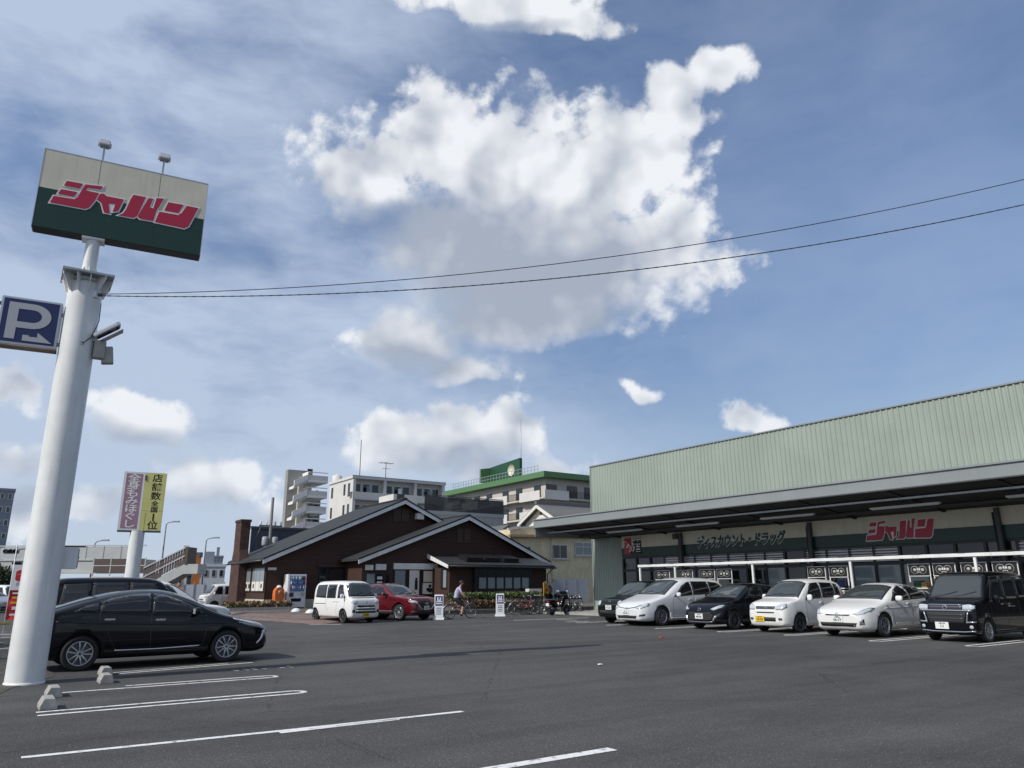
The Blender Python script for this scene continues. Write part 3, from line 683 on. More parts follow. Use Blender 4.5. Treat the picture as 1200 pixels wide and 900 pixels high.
def left_kerb():
    n, u = gz(5, 752)
    t = thing('guard_rail', 'low yellow guard rail on short posts at the edge of the car park', 'guard rail', W(n - 2.2, u), LOT + R(8))
    for k in range(3): MB().tube([(k * 1.5 - 1.2, 0, 0), (k * 1.5 - 1.2, 0, .55)], .03, 10).build('post', 'steel_grey', t)
    MB().tube([(-2.2, 0, .5), (2.3, 0, .5)], .035, 10).build('rail', 'guard_yellow', t)
    for k, (x, y) in enumerate(((3, 772), (8, 757), (-12, 765))):
        n, u = gz(x, y); o = MB().box(-.3, .3, -.12, .12, 0, .22).build('kerb_block', 'concrete', None, W(n, u), LOT + R(20 * k), label=['square concrete kerb block below the yellow guard rail', 'concrete kerb block standing beside the red flag foot', 'outermost concrete kerb block by the guard rail'][k], category='kerb block', group='kerb blocks at the left edge'); bevel(o, .02)
left_kerb()

# ------------------------------------------------------------------ discount shop
D = 30.0; SU1 = 34.46; SU0 = -6.0                                  # facade plane n = D, from u = SU0 to SU1
def store():
    t = thing('discount_store', 'long pale green corrugated shop building with deep dark canopy and glazed front', 'shop building', W(D, 15), LOT)
    y = lambda u: u - 15.0
    # corrugated upper wall: trapezoidal ribs as geometry
    def ribbed(name, u0, u1, z0, z1, x, mt, pitch=.24, depth=.035):
        m = MB(); n = max(2, int(round((u1 - u0) / pitch))); p = (u1 - u0) / n; prof = []
        for k in range(n):
            b = u0 + k * p; prof += [(b, 0), (b + .50 * p, 0), (b + .62 * p, -depth), (b + .88 * p, -depth)]
        prof.append((u1, 0)); vs = []
        for (u, d) in prof: vs += [(x + d, y(u), z0), (x + d, y(u), z1)]
        m.add(vs, [(2 * i, 2 * i + 1, 2 * i + 3, 2 * i + 2) for i in range(len(prof) - 1)]); return m.build(name, mt, t)
    ribbed('upper_wall', SU0, SU1, 4.05, 8.54, 0, 'store_green')
    # end wall, roof and rear, one shell
    m = MB(); m.add([(0, y(SU1), 0), (22, y(SU1), 0), (22, y(SU1), 8.4), (0, y(SU1), 8.4), (0, y(SU0), 8.4), (22, y(SU0), 8.4), (22, y(SU0), 0), (0, y(SU0), 0)],
                    [(0, 3, 2, 1), (3, 4, 5, 2), (4, 7, 6, 5), (1, 2, 5, 6)]); m.build('building_shell', 'store_green', t)
    B('coping', 'fascia', t, -.07, .25, y(SU0), y(SU1) + .06, 8.54, 8.60)
    # corner trim
    B('corner_trim', 'store_green', t, -.06, .10, y(SU1), y(SU1) + .05, 0, 8.54)
    # canopy: rises slightly towards the front edge
    xf = -4.5; zf, zw = 4.74, 4.20; ue = 34.2
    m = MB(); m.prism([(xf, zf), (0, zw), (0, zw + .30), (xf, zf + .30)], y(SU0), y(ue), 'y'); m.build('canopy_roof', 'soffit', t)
    B('canopy_fascia', 'fascia', t, xf - .08, xf, y(SU0), y(ue) + .05, zf - .06, zf + .34)
    B('fascia_cap', 'fascia', t, xf - .14, xf + .15, y(SU0), y(ue) + .09, zf + .34, zf + .40)
    B('fascia_lip', 'dark_steel', t, xf - .09, xf + .1, y(SU0), y(ue) + .05, zf - .10, zf - .06)
    B('canopy_end', 'fascia', t, xf, 0, y(ue), y(ue) + .05, zw - .02, zf + .34, M=None)
    for uu in [SU0 + 2 + 3.6 * k for k in range(12)]:
        if uu < ue: 
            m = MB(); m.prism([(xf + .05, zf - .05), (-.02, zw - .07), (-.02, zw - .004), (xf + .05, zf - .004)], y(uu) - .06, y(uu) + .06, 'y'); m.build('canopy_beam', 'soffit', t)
    for xx, zz in ((-3.0, 4.54), (-1.3, 4.32)):
        B('canopy_purlin', 'dark_steel', t, xx - .06, xx + .06, y(SU0), y(ue) - .1, zz - .10, zz - .012)
    B('conduit', 'galv', t, -3.9, -3.84, y(SU0), y(ue) - .3, 4.36, 4.42)
    for (x0, y0, x1, y1) in ((712, 626, 752, 622), (793, 620, 842, 615), (892, 610, 954, 604), (1021, 601, 1102, 592), (1180, 585, 1230, 580)):
        a = pn(x0, y0, D - 2.3)[0]; b = pn(x1, y1, D - 2.3)[0]
        o = B('canopy_lamp', 'white_plastic', t, -2.38, -2.22, y(min(a, b)), y(max(a, b)), 4.26, 4.32)
        B('lamp_tube', mat('tube_off', (.5, .51, .5), .4), o, -2.33, -2.27, y(min(a, b)) + .05, y(max(a, b)) - .05, 4.23, 4.26)
    # facade: cream band over green band, in two steps
    zg, zgb, zc = 3.06, 3.54, 4.16
    u_col = [pn(802, 650, D)[0], pn(955, 650, D)[0], pn(1178, 640, D)[0]]
    ul = pn(731, 660, D)[0]                                       # glazing begins
    ribbed('side_wall_panel', ul, SU1, 0, 4.20, 0, 'store_green', .20, .03)
    for (a, b, dz) in ((u_col[0], ul, 0), (u_col[2], u_col[0] - .02, 0), (SU0, u_col[2] - .02, 0)):
        B('cream_band', 'cream', t, -.10, .12, y(a), y(b), zgb, zc + .04); B('green_band', 'sign_green', t, -.11, .12, y(a), y(b), zg, zgb)
    for u in u_col:
        B('column', 'dark_steel', t, -.30, -.12, y(u) - .07, y(u) + .07, 0, 4.14); MB().tube([(-.20, y(u) + .15, 0), (-.20, y(u) + .15, 4.0)], .035, 10).build('downpipe', 'dark_steel', t)
    # inner room so that the panes look into depth
    m = MB(); m.add([(.2, y(SU0), 0), (7, y(SU0), 0), (7, y(ul), 0), (.2, y(ul), 0), (.2, y(SU0), 3.4), (7, y(SU0), 3.4), (7, y(ul), 3.4), (.2, y(ul), 3.4)], [(0, 1, 2, 3), (4, 7, 6, 5), (1, 5, 6, 2), (0, 4, 5, 1), (3, 2, 6, 7)])
    m.build('sales_floor', mat('room', (.22, .22, .20), .8, var=.2), t)
    rr = random.Random(11)
    # shelving inside
    cols = ['banner_red', 'banner_yellow', 'paper', 'sign_blue', 'card', 'green_dark', 'white_plastic']
    for k in range(14):
        u = ul - 1.5 - k * 2.4; sh = B('shelving', 'white_plastic', t, 1.6, 2.2, y(u) - .9, y(u) + .9, 0, 1.9)
        for q in range(8): B('goods', rr.choice(cols), sh, 1.45, 1.6, y(u) - .85 + q * .21, y(u) - .85 + q * .21 + .17, .75 + .0, .75 + rr.uniform(.2, .45)); B('goods', rr.choice(cols), sh, 1.45, 1.6, y(u) - .85 + q * .21, y(u) - .85 + q * .21 + .17, 1.3, 1.3 + rr.uniform(.2, .4))
    # panes: two rows, each pane its own part with mullions between
    ulist = []; u = ul
    while u > 2.0: ulist.append(u); u -= 1.06
    zr = 2.26
    B('sill_rail', 'frame_black', t, -.05, .10, y(ulist[-1]), y(ul), zr, zr + .12); B('head_rail', 'frame_black', t, -.05, .10, y(ulist[-1]), y(ul), zg - .10, zg - .002); B('base_rail', 'steel_grey', t, -.05, .10, y(ulist[-1]), y(ul), .002, .30)
    pane_u = MB().box(0, .012, 0, .96, 0, zg - .10 - zr - .12).mesh('pane', 'glass'); pane_l = MB().box(0, .012, 0, .96, 0, zr - .30).mesh('pane', 'glass'); pane_l2 = MB().box(0, .012, 0, .96, 0, zr - .30).mesh('pane', 'glass_pale')
    sl = MB()
    for q in range(6): sl.box(0, .03, 0, .96, .02 + q * .108, .02 + q * .108 + .055)
    slat = sl.mesh('blind', 'blind')
    for k in range(len(ulist) - 1):
        ua, ub = ulist[k + 1], ulist[k]
        B('mullion', 'frame_black', t, -.06, .10, y(ub) - .05, y(ub) + .05, .30, zg - .10)
        p = link('pane', pane_u, t, (.02, y(ua) + .05, zr + .12)); link('pane', pane_l2 if k in (5, 6, 9, 13, 14, 15, 20) else pane_l, t, (.02, y(ua) + .05, .30))
        if k in (3, 4, 5, 6, 7, 8, 9, 11, 12, 13, 14) or k > 18: link('blind', slat, t, (-.035, y(ua) + .05, zr + .13))
    B('mullion', 'frame_black', t, -.06, .10, y(ulist[-1]) - .05, y(ulist[-1]) + .05, .30, zg - .10)
    # lettering on the bands: face is -x, reading direction is -y
    Mx = Matrix(((0, 0, -1, -.112), (-1, 0, 0, 0), (0, 1, 0, 0), (0, 0, 0, 1)))
    rot = Mx.to_euler()
    a, za = pn(820, 636, D); b, zb_ = pn(919, 630, D); uc = (a + b) / 2
    s = abs(a - b) / (11.2 * .86)
    lettering('ディスカウント・ドラッグ', .60, 'sign_white', t, (-.114, y(uc), 3.56), rot, depth=.012, offset=.052, shear=.25, sx=abs(a - b) / 6.9, name='lettering_outline')
    lettering('ディスカウント・ドラッグ', .60, 'sign_green', t, (-.140, y(uc), 3.56), rot, depth=.008, offset=.026, shear=.25, sx=abs(a - b) / 6.9, name='lettering')
    a, za = pn(1017, 632, D); b, zb_ = pn(1097, 610, D); uc = (a + b) / 2
    k = abs(a - b) / LW
    kz = Matrix.Diagonal((1, .80 / (LH * k), 1, 1))
    logo(t, Mx @ Matrix.Translation((-y(uc), 3.62, .004)) @ kz, k, LCX, LCZ)
    # red medicine sign and white-on-black liquor sign
    a = pn(734, 640, D)[0]; b = pn(741.5, 640, D)[0]; c = pn(744.5, 640, D)[0]; d = pn(753, 640, D)[0]
    p = B('medicine_sign', 'sign_red', t, -.16, -.10, y(b), y(a), 3.20, 4.06); lettering('くすり', .34, 'sign_white', p, (-.162, y((a + b) / 2), 3.63), (Mx @ Matrix.Rotation(R(-38), 4, 'Z')).to_euler(), offset=.012, sx=.85)
    p = B('liquor_sign', 'black_paint', t, -.16, -.10, y(d), y(c), 3.20, 4.02); lettering('酒', .78, 'sign_white', p, (-.162, y((c + d) / 2), 3.61), rot, offset=.012)
    # slim dark bars on the wall above the canopy
    for (x0, x1) in ((727, 800), (874, 949), (1085, 1160)):
        a = pn(x0, 590, D)[0]; b = pn(x1, 580, D)[0]
        B('dark_wall_bar', 'dark_steel', t, -.32, -.06, y(b), y(a), 5.20, 5.36)
    B('alarm_box', 'dark_steel', t, -.24, -.12, y(u_col[0]) + .25, y(u_col[0]) + .55, 3.85, 4.12)
    return t
store()
structure('shop_pavement', MB().box(-3.3, 0.0, -21, 19.4, 0, .12), 'concrete', W(D - .1, 15), LOT)
# white hanging rail on posts in front of the shop
def rail():
    N0 = D - 3.0; ua, za = pn(749, 664, N0); ub = 5.0; z = 2.43
    t = thing('trolley_rail', 'long white beam with dark clips on white posts in front of the shop glazing', 'rail', W(N0, 15, .12), LOT); y = lambda u: u - 15
    B('beam', 'white_paint', t, -.09, .09, y(ub), y(ua), z - .17, z - .06)
    for x in (750, 791, 882, 997, 1144): 
        u = pn(x, 664, N0)[0] if x > 750 else ua - .06
        bevel(B('post', 'white_paint', t, -.045, .045, y(u) - .045, y(u) + .045, 0, z - .17), .01, 1)
    u = ua - .8; m = MB().box(-.1, .1, -.13, .13, 0, .045).mesh('clip', 'frame_black')
    while u > ub: link('clip', m, t, (0, y(u), z - .06)); u -= 1.45
rail()
# display racks with black headers (two ring marks and a white line of print), goods stand below
def racks():
    mat('print_pale', (.26, .26, .255), .6)
    spots = [(946, 968), (971, 994), (1064, 1091), (1093, 1121), (1126, 1158), (1163, 1195), (768, 785), (796, 812), (820, 838), (840, 858), (1203, 1235)]
    nm = ['next to the column by the blinds', 'second from the column by the blinds', 'behind the white hatchback tail', 'between white hatchback and black box car', 'above the black box car windscreen', 'over the black box car side windows', 'behind the white people carrier roof', 'second behind the white people carrier', 'left of the drug lettering column', 'below the drug lettering', 'beyond the black box car']
    mat('shop_red', (.22, .03, .03), .6); mat('shop_ochre', (.34, .22, .06), .6)
    N0 = D - 1.7; rr = random.Random(5); cols = ['shop_red', 'card', 'paper', 'sign_blue', 'card', 'green_dark', 'shop_ochre', 'print_pale']
    for i, (xa, xb) in enumerate(spots):
        a = pn(xa, 668, N0)[0]; b = pn(xb, 668, N0)[0]; w = abs(a - b) * .96; u = (a + b) / 2
        t = thing('display_rack', 'white frame goods rack with black ring-marked header, ' + nm[i], 'rack', W(N0, u, .12), LOT, 'goods racks in front of the shop glazing')
        for s in (-1, 1): B('post', 'white_paint', t, -.02, .02, s * (w / 2 - .02) - .02, s * (w / 2 - .02) + .02, 0, 2.10)
        h = B('header', 'black_paint', t, -.05, -.03, -w / 2 + .03, w / 2 - .03, 1.68, 2.08); B('header_frame', 'white_paint', t, -.045, .0, -w / 2, w / 2, 2.08, 2.105); B('header_frame', 'white_paint', t, -.045, .0, -w / 2, w / 2, 1.655, 1.68)
        for s in (-1, 1):
            Mr = Matrix.Translation((-.052, s * (w / 2 - .26), 1.88)) @ Matrix.Rotation(-math.pi / 2, 4, 'Y')
            MB().lathe([(.125, 0), (.145, 0), (.145, .004), (.125, .004)], 20, Mr).build('ring_mark', 'print_pale', h); MB().lathe([(0, 0), (.06, 0), (.06, .004), (0, .004)], 14, Mr).build('ring_centre', mat('print_grey', (.4, .4, .4), .6), h)
        B('print_line', 'sign_white', h, -.053, -.05, -w / 2 + .46, w / 2 - .46, 1.87, 1.94); B('print_line', 'print_grey', h, -.053, -.05, -w / 2 + .48, w / 2 - .48, 1.79, 1.82)
        for z in (.35, .85, 1.25):
            s = B('shelf', 'white_plastic', t, -.30, .30, -w / 2 + .04, w / 2 - .04, z - .03, z); q = -w / 2 + .08
            while q < w / 2 - .25:
                ww = rr.uniform(.16, .28); B('goods', rr.choice(cols), s, -.28, .05, q, q + ww - .02, z, z + rr.uniform(.2, .33)); q += ww
racks()
def cartons():
    for i, (x, lab) in enumerate(((928, 'beige carton stack beside the white pillar of the beam'),)):
        u = pn(x, 675, D - 2.2)[0]; t = thing('carton_stack', lab, 'cartons', W(D - 2.2, u, .12), LOT + R(4 * i), 'carton stacks before the shop'); z = 0
        for k in range(3): bevel(B('carton', 'card', t, -.35, .35, -.45 + .04 * (k % 2), .45 - .03 * k, z + .002, z + .44), .01, 1); z += .445
cartons()

# ------------------------------------------------------------------ brown restaurant with two gables
UM, UWG, UL, ZP = 48.0, 45.3, 43.4, .22                            # main gable front, wing gable front, lean-to front, paving level
def restaurant():
    nl, ze = pu(308, 657, UM); nap, zap = pu(475, 587, UM); wl, wze = pu(420, 657, UWG); wr, wze2 = pu(645, 664, UWG); wap, wzap = pu(550, 606, UWG)
    nr = 2 * nap - nl; O = W(nap, UM)
    t = thing('restaurant', 'dark brown gabled restaurant with grey slate roofs, white barge boards and brick chimney', 'restaurant', W(nap, UM, ZP), LOT)
    X = lambda n: n - nap; Y = lambda u: u - UM; Z = lambda z: z - ZP
    cu = pn(272, 690, nl - .1)[0] - UM; depth = cu + 1.7; ov = .55
    we = X(nl) + ov; sl = (zap - ze) / (nap - nl)
    # main walls: gable prism, set in below the roof
    hw = -we; zw = ze + sl * ov - .18
    m = MB(); m.prism([(-hw, 0), (hw, 0), (hw, Z(zw)), (0, Z(zw + sl * hw)), (-hw, Z(zw))], ov, depth, 'y'); m.build('main_wall', 'siding_brown', t)
    B('plinth', 'plinth', t, -hw - .03, hw + .03, ov - .04, depth, 0, .55)
    # main roof: two sloped slabs with thickness
    def roof(name, xl, xr, xa, zl, za, y0, y1, th, mt):
        for s, xe in ((-1, xl), (1, xr)):
            mm = MB(); mm.prism([(xa, Z(za)), (xe, Z(zl)), (xe, Z(zl) + th), (xa, Z(za) + th)], y0, y1, 'y'); r = mm.build(name, mt, t)
        return r
    roof('roof', X(nl), X(nr), 0, ze, zap, 0, depth + .4, .16, 'roof_slate')
    B('ridge_cap', 'roof_slate', t, -.16, .16, -.02, depth + .42, Z(zap) + .13, Z(zap) + .22)
    def barge(xl, xr, xa, zl, za, y0):
        for xe in (xl, xr):
            mm = MB(); mm.prism([(xa, Z(za) - .20), (xe, Z(zl) - .20), (xe, Z(zl) + .06), (xa, Z(za) + .06)], y0 - .05, y0 - .003, 'y'); mm.build('barge_board', 'white_paint', t)
            mm = MB(); mm.prism([(xa, Z(za) + .06), (xe, Z(zl) + .06), (xe, Z(zl) + .17), (xa, Z(za) + .17)], y0 - .07, y0 - .003, 'y'); mm.build('barge_cap', 'frame_black', t)
    barge(X(nl), X(nr), 0, ze, zap, 0)
    MB().tube([(X(nl) - .05, .1, Z(ze) + .0), (X(nl) - .05, depth + .3, Z(ze) - .03)], .07, 10).build('gutter', 'frame_black', t)
    MB().tube([(X(nl) - .05, .35, Z(ze)), (-hw - .06, .6, Z(ze) - .4), (-hw - .06, .6, .1)], .045, 8).build('downpipe', 'frame_black', t)
    # windows of the left flank with posters
    for (ua, ub) in ((.5, cu - 2.9), (cu - 2.6, cu - 1.6)):
        f = B('window', 'brown_trim', t, -hw - .05, -hw + .02, ov + ua, ov + ub, 1.0, 2.55); w = (ub - ua - .1) / 3
        for k in range(3):
            B('pane', 'glass_pale', f, -hw - .062, -hw - .05, ov + ua + .07 + k * w, ov + ua + .03 + (k + 1) * w, 1.08, 2.48)
            B('poster', 'paper', f, -hw - .07, -hw - .064, ov + ua + .09 + k * w, ov + ua + .01 + (k + 1) * w, 1.08, 1.65)
            if k != 1: MB().lathe([(0, 0), (.16, 0), (.16, .003)], 14, Matrix.Translation((-hw - .071, ov + ua + (k + .5) * w + .05, 1.37)) @ Matrix.Rotation(-math.pi / 2, 4, 'Y')).build('poster_print', 'brick_dark', f)
    # brick chimney on the flank
    ch = thing_part = MB()
    x0, x1 = -hw - .60, -hw + .02
    ch.box(x0, x1, cu - 1.05, cu + 1.05, 0, Z(3.1)); 
    ch.prism([(cu - 1.05, Z(3.1)), (cu + 1.05, Z(3.1)), (cu + .72, Z(4.0)), (cu - .72, Z(4.0))], x0, x1, 'x'); ch.box(x0, x1, cu - .72, cu + .72, Z(4.0), Z(5.9))
    c = ch.build('chimney', 'brick_dark', t); B('chimney_cap', 'brick_dark', c, x0 - .05, x1 + .05, cu - .77, cu + .77, Z(5.9), Z(6.07))
    # front features on the main wall (y = ov plane)
    yf = ov
    def F(x, y): n, z = pu(x, y, UM + ov); return X(n), Z(z)
    def window(par, x0, x1, z0, z1, yy, nx, white=0.0, name='window', pm='glass', bar=.06):
        f = B(name, 'frame_black', par, x0, x1, yy - .06, yy - .002, z0, z1); w = (x1 - x0 - bar) / nx
        for k in range(nx):
            a, b = x0 + bar + k * w, x0 + (k + 1) * w
            B('pane', pm, f, a, b, yy - .068, yy - .06, z0 + bar, z1 - bar)
            if white: B('frosted_film', 'paper', f, a + .02, b - .02, yy - .073, yy - .068, z0 + bar, z0 + bar + white)
        return f
    (a, z1), (b, z0) = F(374, 664), F(408, 690)
    window(t, a, b, z0 - .15, z1, yf, 4, .55)
    B('window_hood', 'brown_trim', t, a - .1, b + .1, yf - .16, yf - .002, z1 + .002, z1 + .12)
    B('name_plate', 'paper', t, *[F(314, 666)[0], F(324, 666)[0]], yf - .03, yf - .002, F(314, 668)[1], F(314, 665)[1])
    x, z = F(470, 602); m = MB()
    for k in (0, 1): B('vent_shutter', 'brown_trim', t, x - .62 + k * .66, x - .02 + k * .66, yf - .05, yf - .002, z - .55, z + .35)
    x, z = F(490, 605); a_ = bevel(B('wall_cooler', 'white_plastic', t, x - .28, x + .28, yf - .42, yf - .002, z - .25, z + .2), .03)
    # ---------------- wing
    yw = Y(UWG); L, Rr, A = X(wl), X(wr), X(wap); wsl = (wzap - wze) / (A - L); wov = .5
    zb = wze + wsl * wov - .15
    m = MB(); m.prism([(L + wov, 0), (Rr - wov, 0), (Rr - wov, Z(zb)), (A, Z(wzap - .16)), (L + wov, Z(zb))], yw + wov, ov - .01, 'y'); m.build('wing_wall', 'siding_brown', t)
    roof('wing_roof', L, Rr, A, wze, wzap, yw, 3.5, .15, 'roof_slate'); barge(L, Rr, A, wze, wzap, yw)
    B('wing_ridge_cap', 'roof_slate', t, A - .14, A + .14, yw - .02, 3.5, Z(wzap) + .12, Z(wzap) + .20)
    yg = yw + wov
    def Gx(x, y): n, z = pu(x, y, UWG + wov); return X(n), Z(z)
    x, z = Gx(543, 628)
    for k in (0, 1): B('vent_shutter', 'brown_trim', t, x - .55 + k * .6, x - .02 + k * .6, yg - .05, yg - .002, z - .5, z + .5)
    # entrance side: white lintel, glazed openings, posters
    (a, z1), (b, z0) = Gx(461, 660), Gx(512, 667.5); lint = B('lintel', 'white_paint', t, a, b, yg - .14, yg - .002, z0, z1)
    B('lintel', 'white_paint', t, Gx(428, 662)[0], Gx(437, 662)[0], yg - .10, yg - .002, Gx(430, 668)[1], Gx(430, 662)[1]); B('lintel', 'white_paint', t, Gx(440, 661)[0], Gx(452, 661)[0], yg - .10, yg - .002, Gx(445, 668)[1], Gx(445, 661)[1])
    zs = Gx(480, 695)[1]
    w1 = B('window', 'frame_black', t, Gx(461, 680)[0], Gx(475, 680)[0], yg - .08, yg - .002, zs, z0 - .03); B('pane', 'glass_pale', w1, Gx(462, 680)[0], Gx(474, 680)[0], yg - .09, yg - .08, zs + .05, z0 - .08)
    w2 = B('poster_board', 'frame_black', t, Gx(478, 680)[0], Gx(491.5, 680)[0], yg - .08, yg - .002, zs - .25, z0 - .03); B('poster', 'paper', w2, Gx(479, 680)[0], Gx(490.5, 680)[0], yg - .09, yg - .08, zs - .2, z0 - .06)
    px, pz = Gx(487, 683); MB().lathe([(0, 0), (.09, 0), (.09, .004)], 12, Matrix.Translation((px, yg - .094, pz + .25)) @ Matrix.Rotation(math.pi / 2, 4, 'X')).build('poster_figure', 'black_paint', w2); B('poster_figure', 'black_paint', w2, px - .11, px + .11, yg - .094, yg - .091, pz - .45, pz + .16)
    w3 = B('window', 'frame_black', t, Gx(494, 680)[0], Gx(512, 680)[0], yg - .08, yg - .002, Gx(500, 683)[1], z0 - .03); B('pane', 'cream', w3, Gx(495.5, 680)[0], Gx(510, 680)[0], yg - .09, yg - .08, Gx(500, 682)[1], z0 - .10)
    w4 = B('poster_board', 'paper', t, Gx(495, 690)[0], Gx(511, 690)[0], yg - .10, yg - .002, Gx(500, 696)[1], Gx(500, 683)[1] - .01)
    px, pz = Gx(503, 690)
    for dx, dz, r in ((0, .18, .11), (-.16, -.05, .12), (.15, -.08, .13), (0, -.1, .16)): MB().lathe([(0, 0), (r, 0), (r, .004)], 12, Matrix.Translation((px + dx, yg - .104, pz + dz)) @ Matrix.Rotation(math.pi / 2, 4, 'X')).build('poster_figure', 'black_paint', w4)
    # recessed door
    d0, d1 = Gx(428, 690)[0], Gx(456, 690)[0]
    dr = B('door', 'frame_black', t, d0, d1, yg - .05, yg - .002, .02, 2.25)
    for k, (xa, xb, mt) in enumerate(((429, 438, 'glass_pale'), (440, 449, 'glass'), (451, 455, 'glass'))): B('pane', mt, dr, Gx(xa, 690)[0], Gx(xb, 690)[0], yg - .062, yg - .05, .15, 2.1)
    for zz in (1.75, 1.45, 1.2): B('notice', 'paper', dr, Gx(441, 690)[0], Gx(447, 690)[0], yg - .068, yg - .062, zz, zz + .18)
    B('door_poster', 'paper', dr, Gx(429.5, 690)[0], Gx(437.5, 690)[0], yg - .068, yg - .062, .35, 1.05); B('door_handle', 'alu', dr, Gx(439.3, 690)[0] - .02, Gx(439.3, 690)[0] + .02, yg - .11, yg - .05, .9, 1.3)
    # ---------------- lean-to bay on the right with 3 raised roof lights
    yb = Y(UL)
    def Hx(x, y): n, z = pu(x, y, UL); return X(n), Z(z)
    ba, bz = Hx(513, 655); bl = Hx(527, 666)[0]; br, be = Hx(640, 666); top = Gx(517, 652)[1]
    m = MB(); m.box(bl + .0, br, yb, yg - .003, 0, be + .0); m.build('bay_wall', 'siding_brown', t)
    m = MB(); m.prism([(yb - .45, be + .02), (yg + .6, top + .05), (yg + .6, top + .22), (yb - .45, be + .18)], bl - .35, br + .45, 'x'); rf = m.build('bay_roof', 'roof_slate', t)
    m = MB(); m.prism([(yb - .45, be - .08), (yg - .01, top - .14), (yg - .01, top + .14), (yb - .45, be + .12)], bl - .40, bl - .352, 'x'); m.build('barge_board', 'white_paint', t)
    MB().tube([(bl - .3, yb - .5, be + .06), (br + .5, yb - .5, be + .02)], .07, 8).build('gutter', 'frame_black', t)
    MB().tube([(br + .3, yb - .46, be), (br + .05, yb - .08, be - .4), (br + .05, yb - .08, .05)], .04, 8).build('downpipe', 'frame_black', t)
    sl2 = (top - be) / (yg + .6 - yb + .45)
    for x in (559, 580, 602):
        xa = Hx(x, 655)[0]; m = MB(); Mr = Matrix.Translation((xa, (yb + yg) / 2 - .35, be + .30 + sl2 * (yg - yb) / 2)) @ Matrix.Rotation(math.atan(sl2), 4, 'X'); m.box(-.62, .62, -.60, .60, -.05, .22, Mr); m.build('roof_light', 'frame_black', rf)
    (xa, zt), (xb, zb2) = Hx(557, 671), Hx(617, 691)
    fw = B('bay_window', 'frame_black', t, xa - .25, xb + .25, yb - .35, yb - .002, zb2 - .12, zt + .32); wd = (xb - xa) / 6
    for k in range(6):
        a, b = xa + k * wd + .05, xa + (k + 1) * wd - .05
        B('pane', 'glass', fw, a, b, yb - .362, yb - .35, zb2 + .05, zt + .20); B('frosted_film', 'glass_pale', fw, a + .03, b - .03, yb - .37, yb - .362, zb2 + .1, zb2 + .1 + (zt - zb2) * .62)
    x, z = Hx(519, 681); 
    f = B('side_window', 'frame_black', t, bl - .04, bl + .002, yb + .3, yb + 1.1, z - .5, z + .8); B('pane', 'glass_pale', f, bl - .052, bl - .04, yb + .35, yb + .75, z - .4, z + .7)
    return t
restaurant()
# paving round the restaurant and the planted strip in front of the wing
def restaurant_paving():
    p0 = gz(150, 724); m = MB()
    a = [gz(176, 722), gz(250, 724), gz(378, 733), gz(470, 722), gz(700, 717)]
    pts = [(11.6, 44.5), (12.3, 40.2), (14.9, 37.2), (17.4, 37.0), (22, 37.2), (29.5, 37.4), (31.5, 38.2), (40, 38.4), (40, 62), (11.6, 62)]
    m.prism([tuple(W(n, u).xy) for n, u in pts], -.2, ZP, 'z'); structure('restaurant_paving', m, 'paver_brown')
    A, B0 = gz(228, 722.5), gz(374, 732); ap = MB(); z = ZP + .004
    ap.add([W(*A, .005), W(*B0, .005), W(17.9, 36.3, .10), W(17.4, 37.0, z), W(14.9, 37.2, z), W(12.3, 40.2, z), W(11.6, 44.5, z), W(10.6, 44.5, .005)], [(0, 5, 6, 7), (0, 1, 4, 5), (1, 2, 3, 4)]); structure('paved_apron', ap, 'paver_brown')
    k = MB()
    for i in range(3, 7):
        (n0, u0), (n1, u1) = pts[i], pts[i + 1]; p, q = W(n0, u0, .112), W(n1, u1, .112); k.bar(p, q, .16, .23)
    structure('kerb', k, 'kerb_dark')
restaurant_paving()
def leaf_mass(name, mt, boxes, count, size, seed, parent=None, tri=False, **props):
    rr = random.Random(seed); m = MB()
    for (x0, x1, y0, y1, z0, z1, wgt) in boxes:
        for _ in range(int(count * wgt)):
            p = Vector((rr.uniform(x0, x1), rr.uniform(y0, y1), z0 + (z1 - z0) * rr.random() ** .8)); d = Vector((rr.gauss(0, 1), rr.gauss(0, 1), rr.gauss(.6, .7))).normalized(); s = size * rr.uniform(.6, 1.5)
            a = d.cross(Vector((rr.gauss(0, 1), rr.gauss(0, 1), rr.gauss(0, 1)))).normalized() * s * .45; m.add([p - a * .2, p + d * s * .5 + a, p + d * s, p + d * s * .5 - a], [(0, 1, 2, 3)])
    return m.build(name, mt, parent, **props)
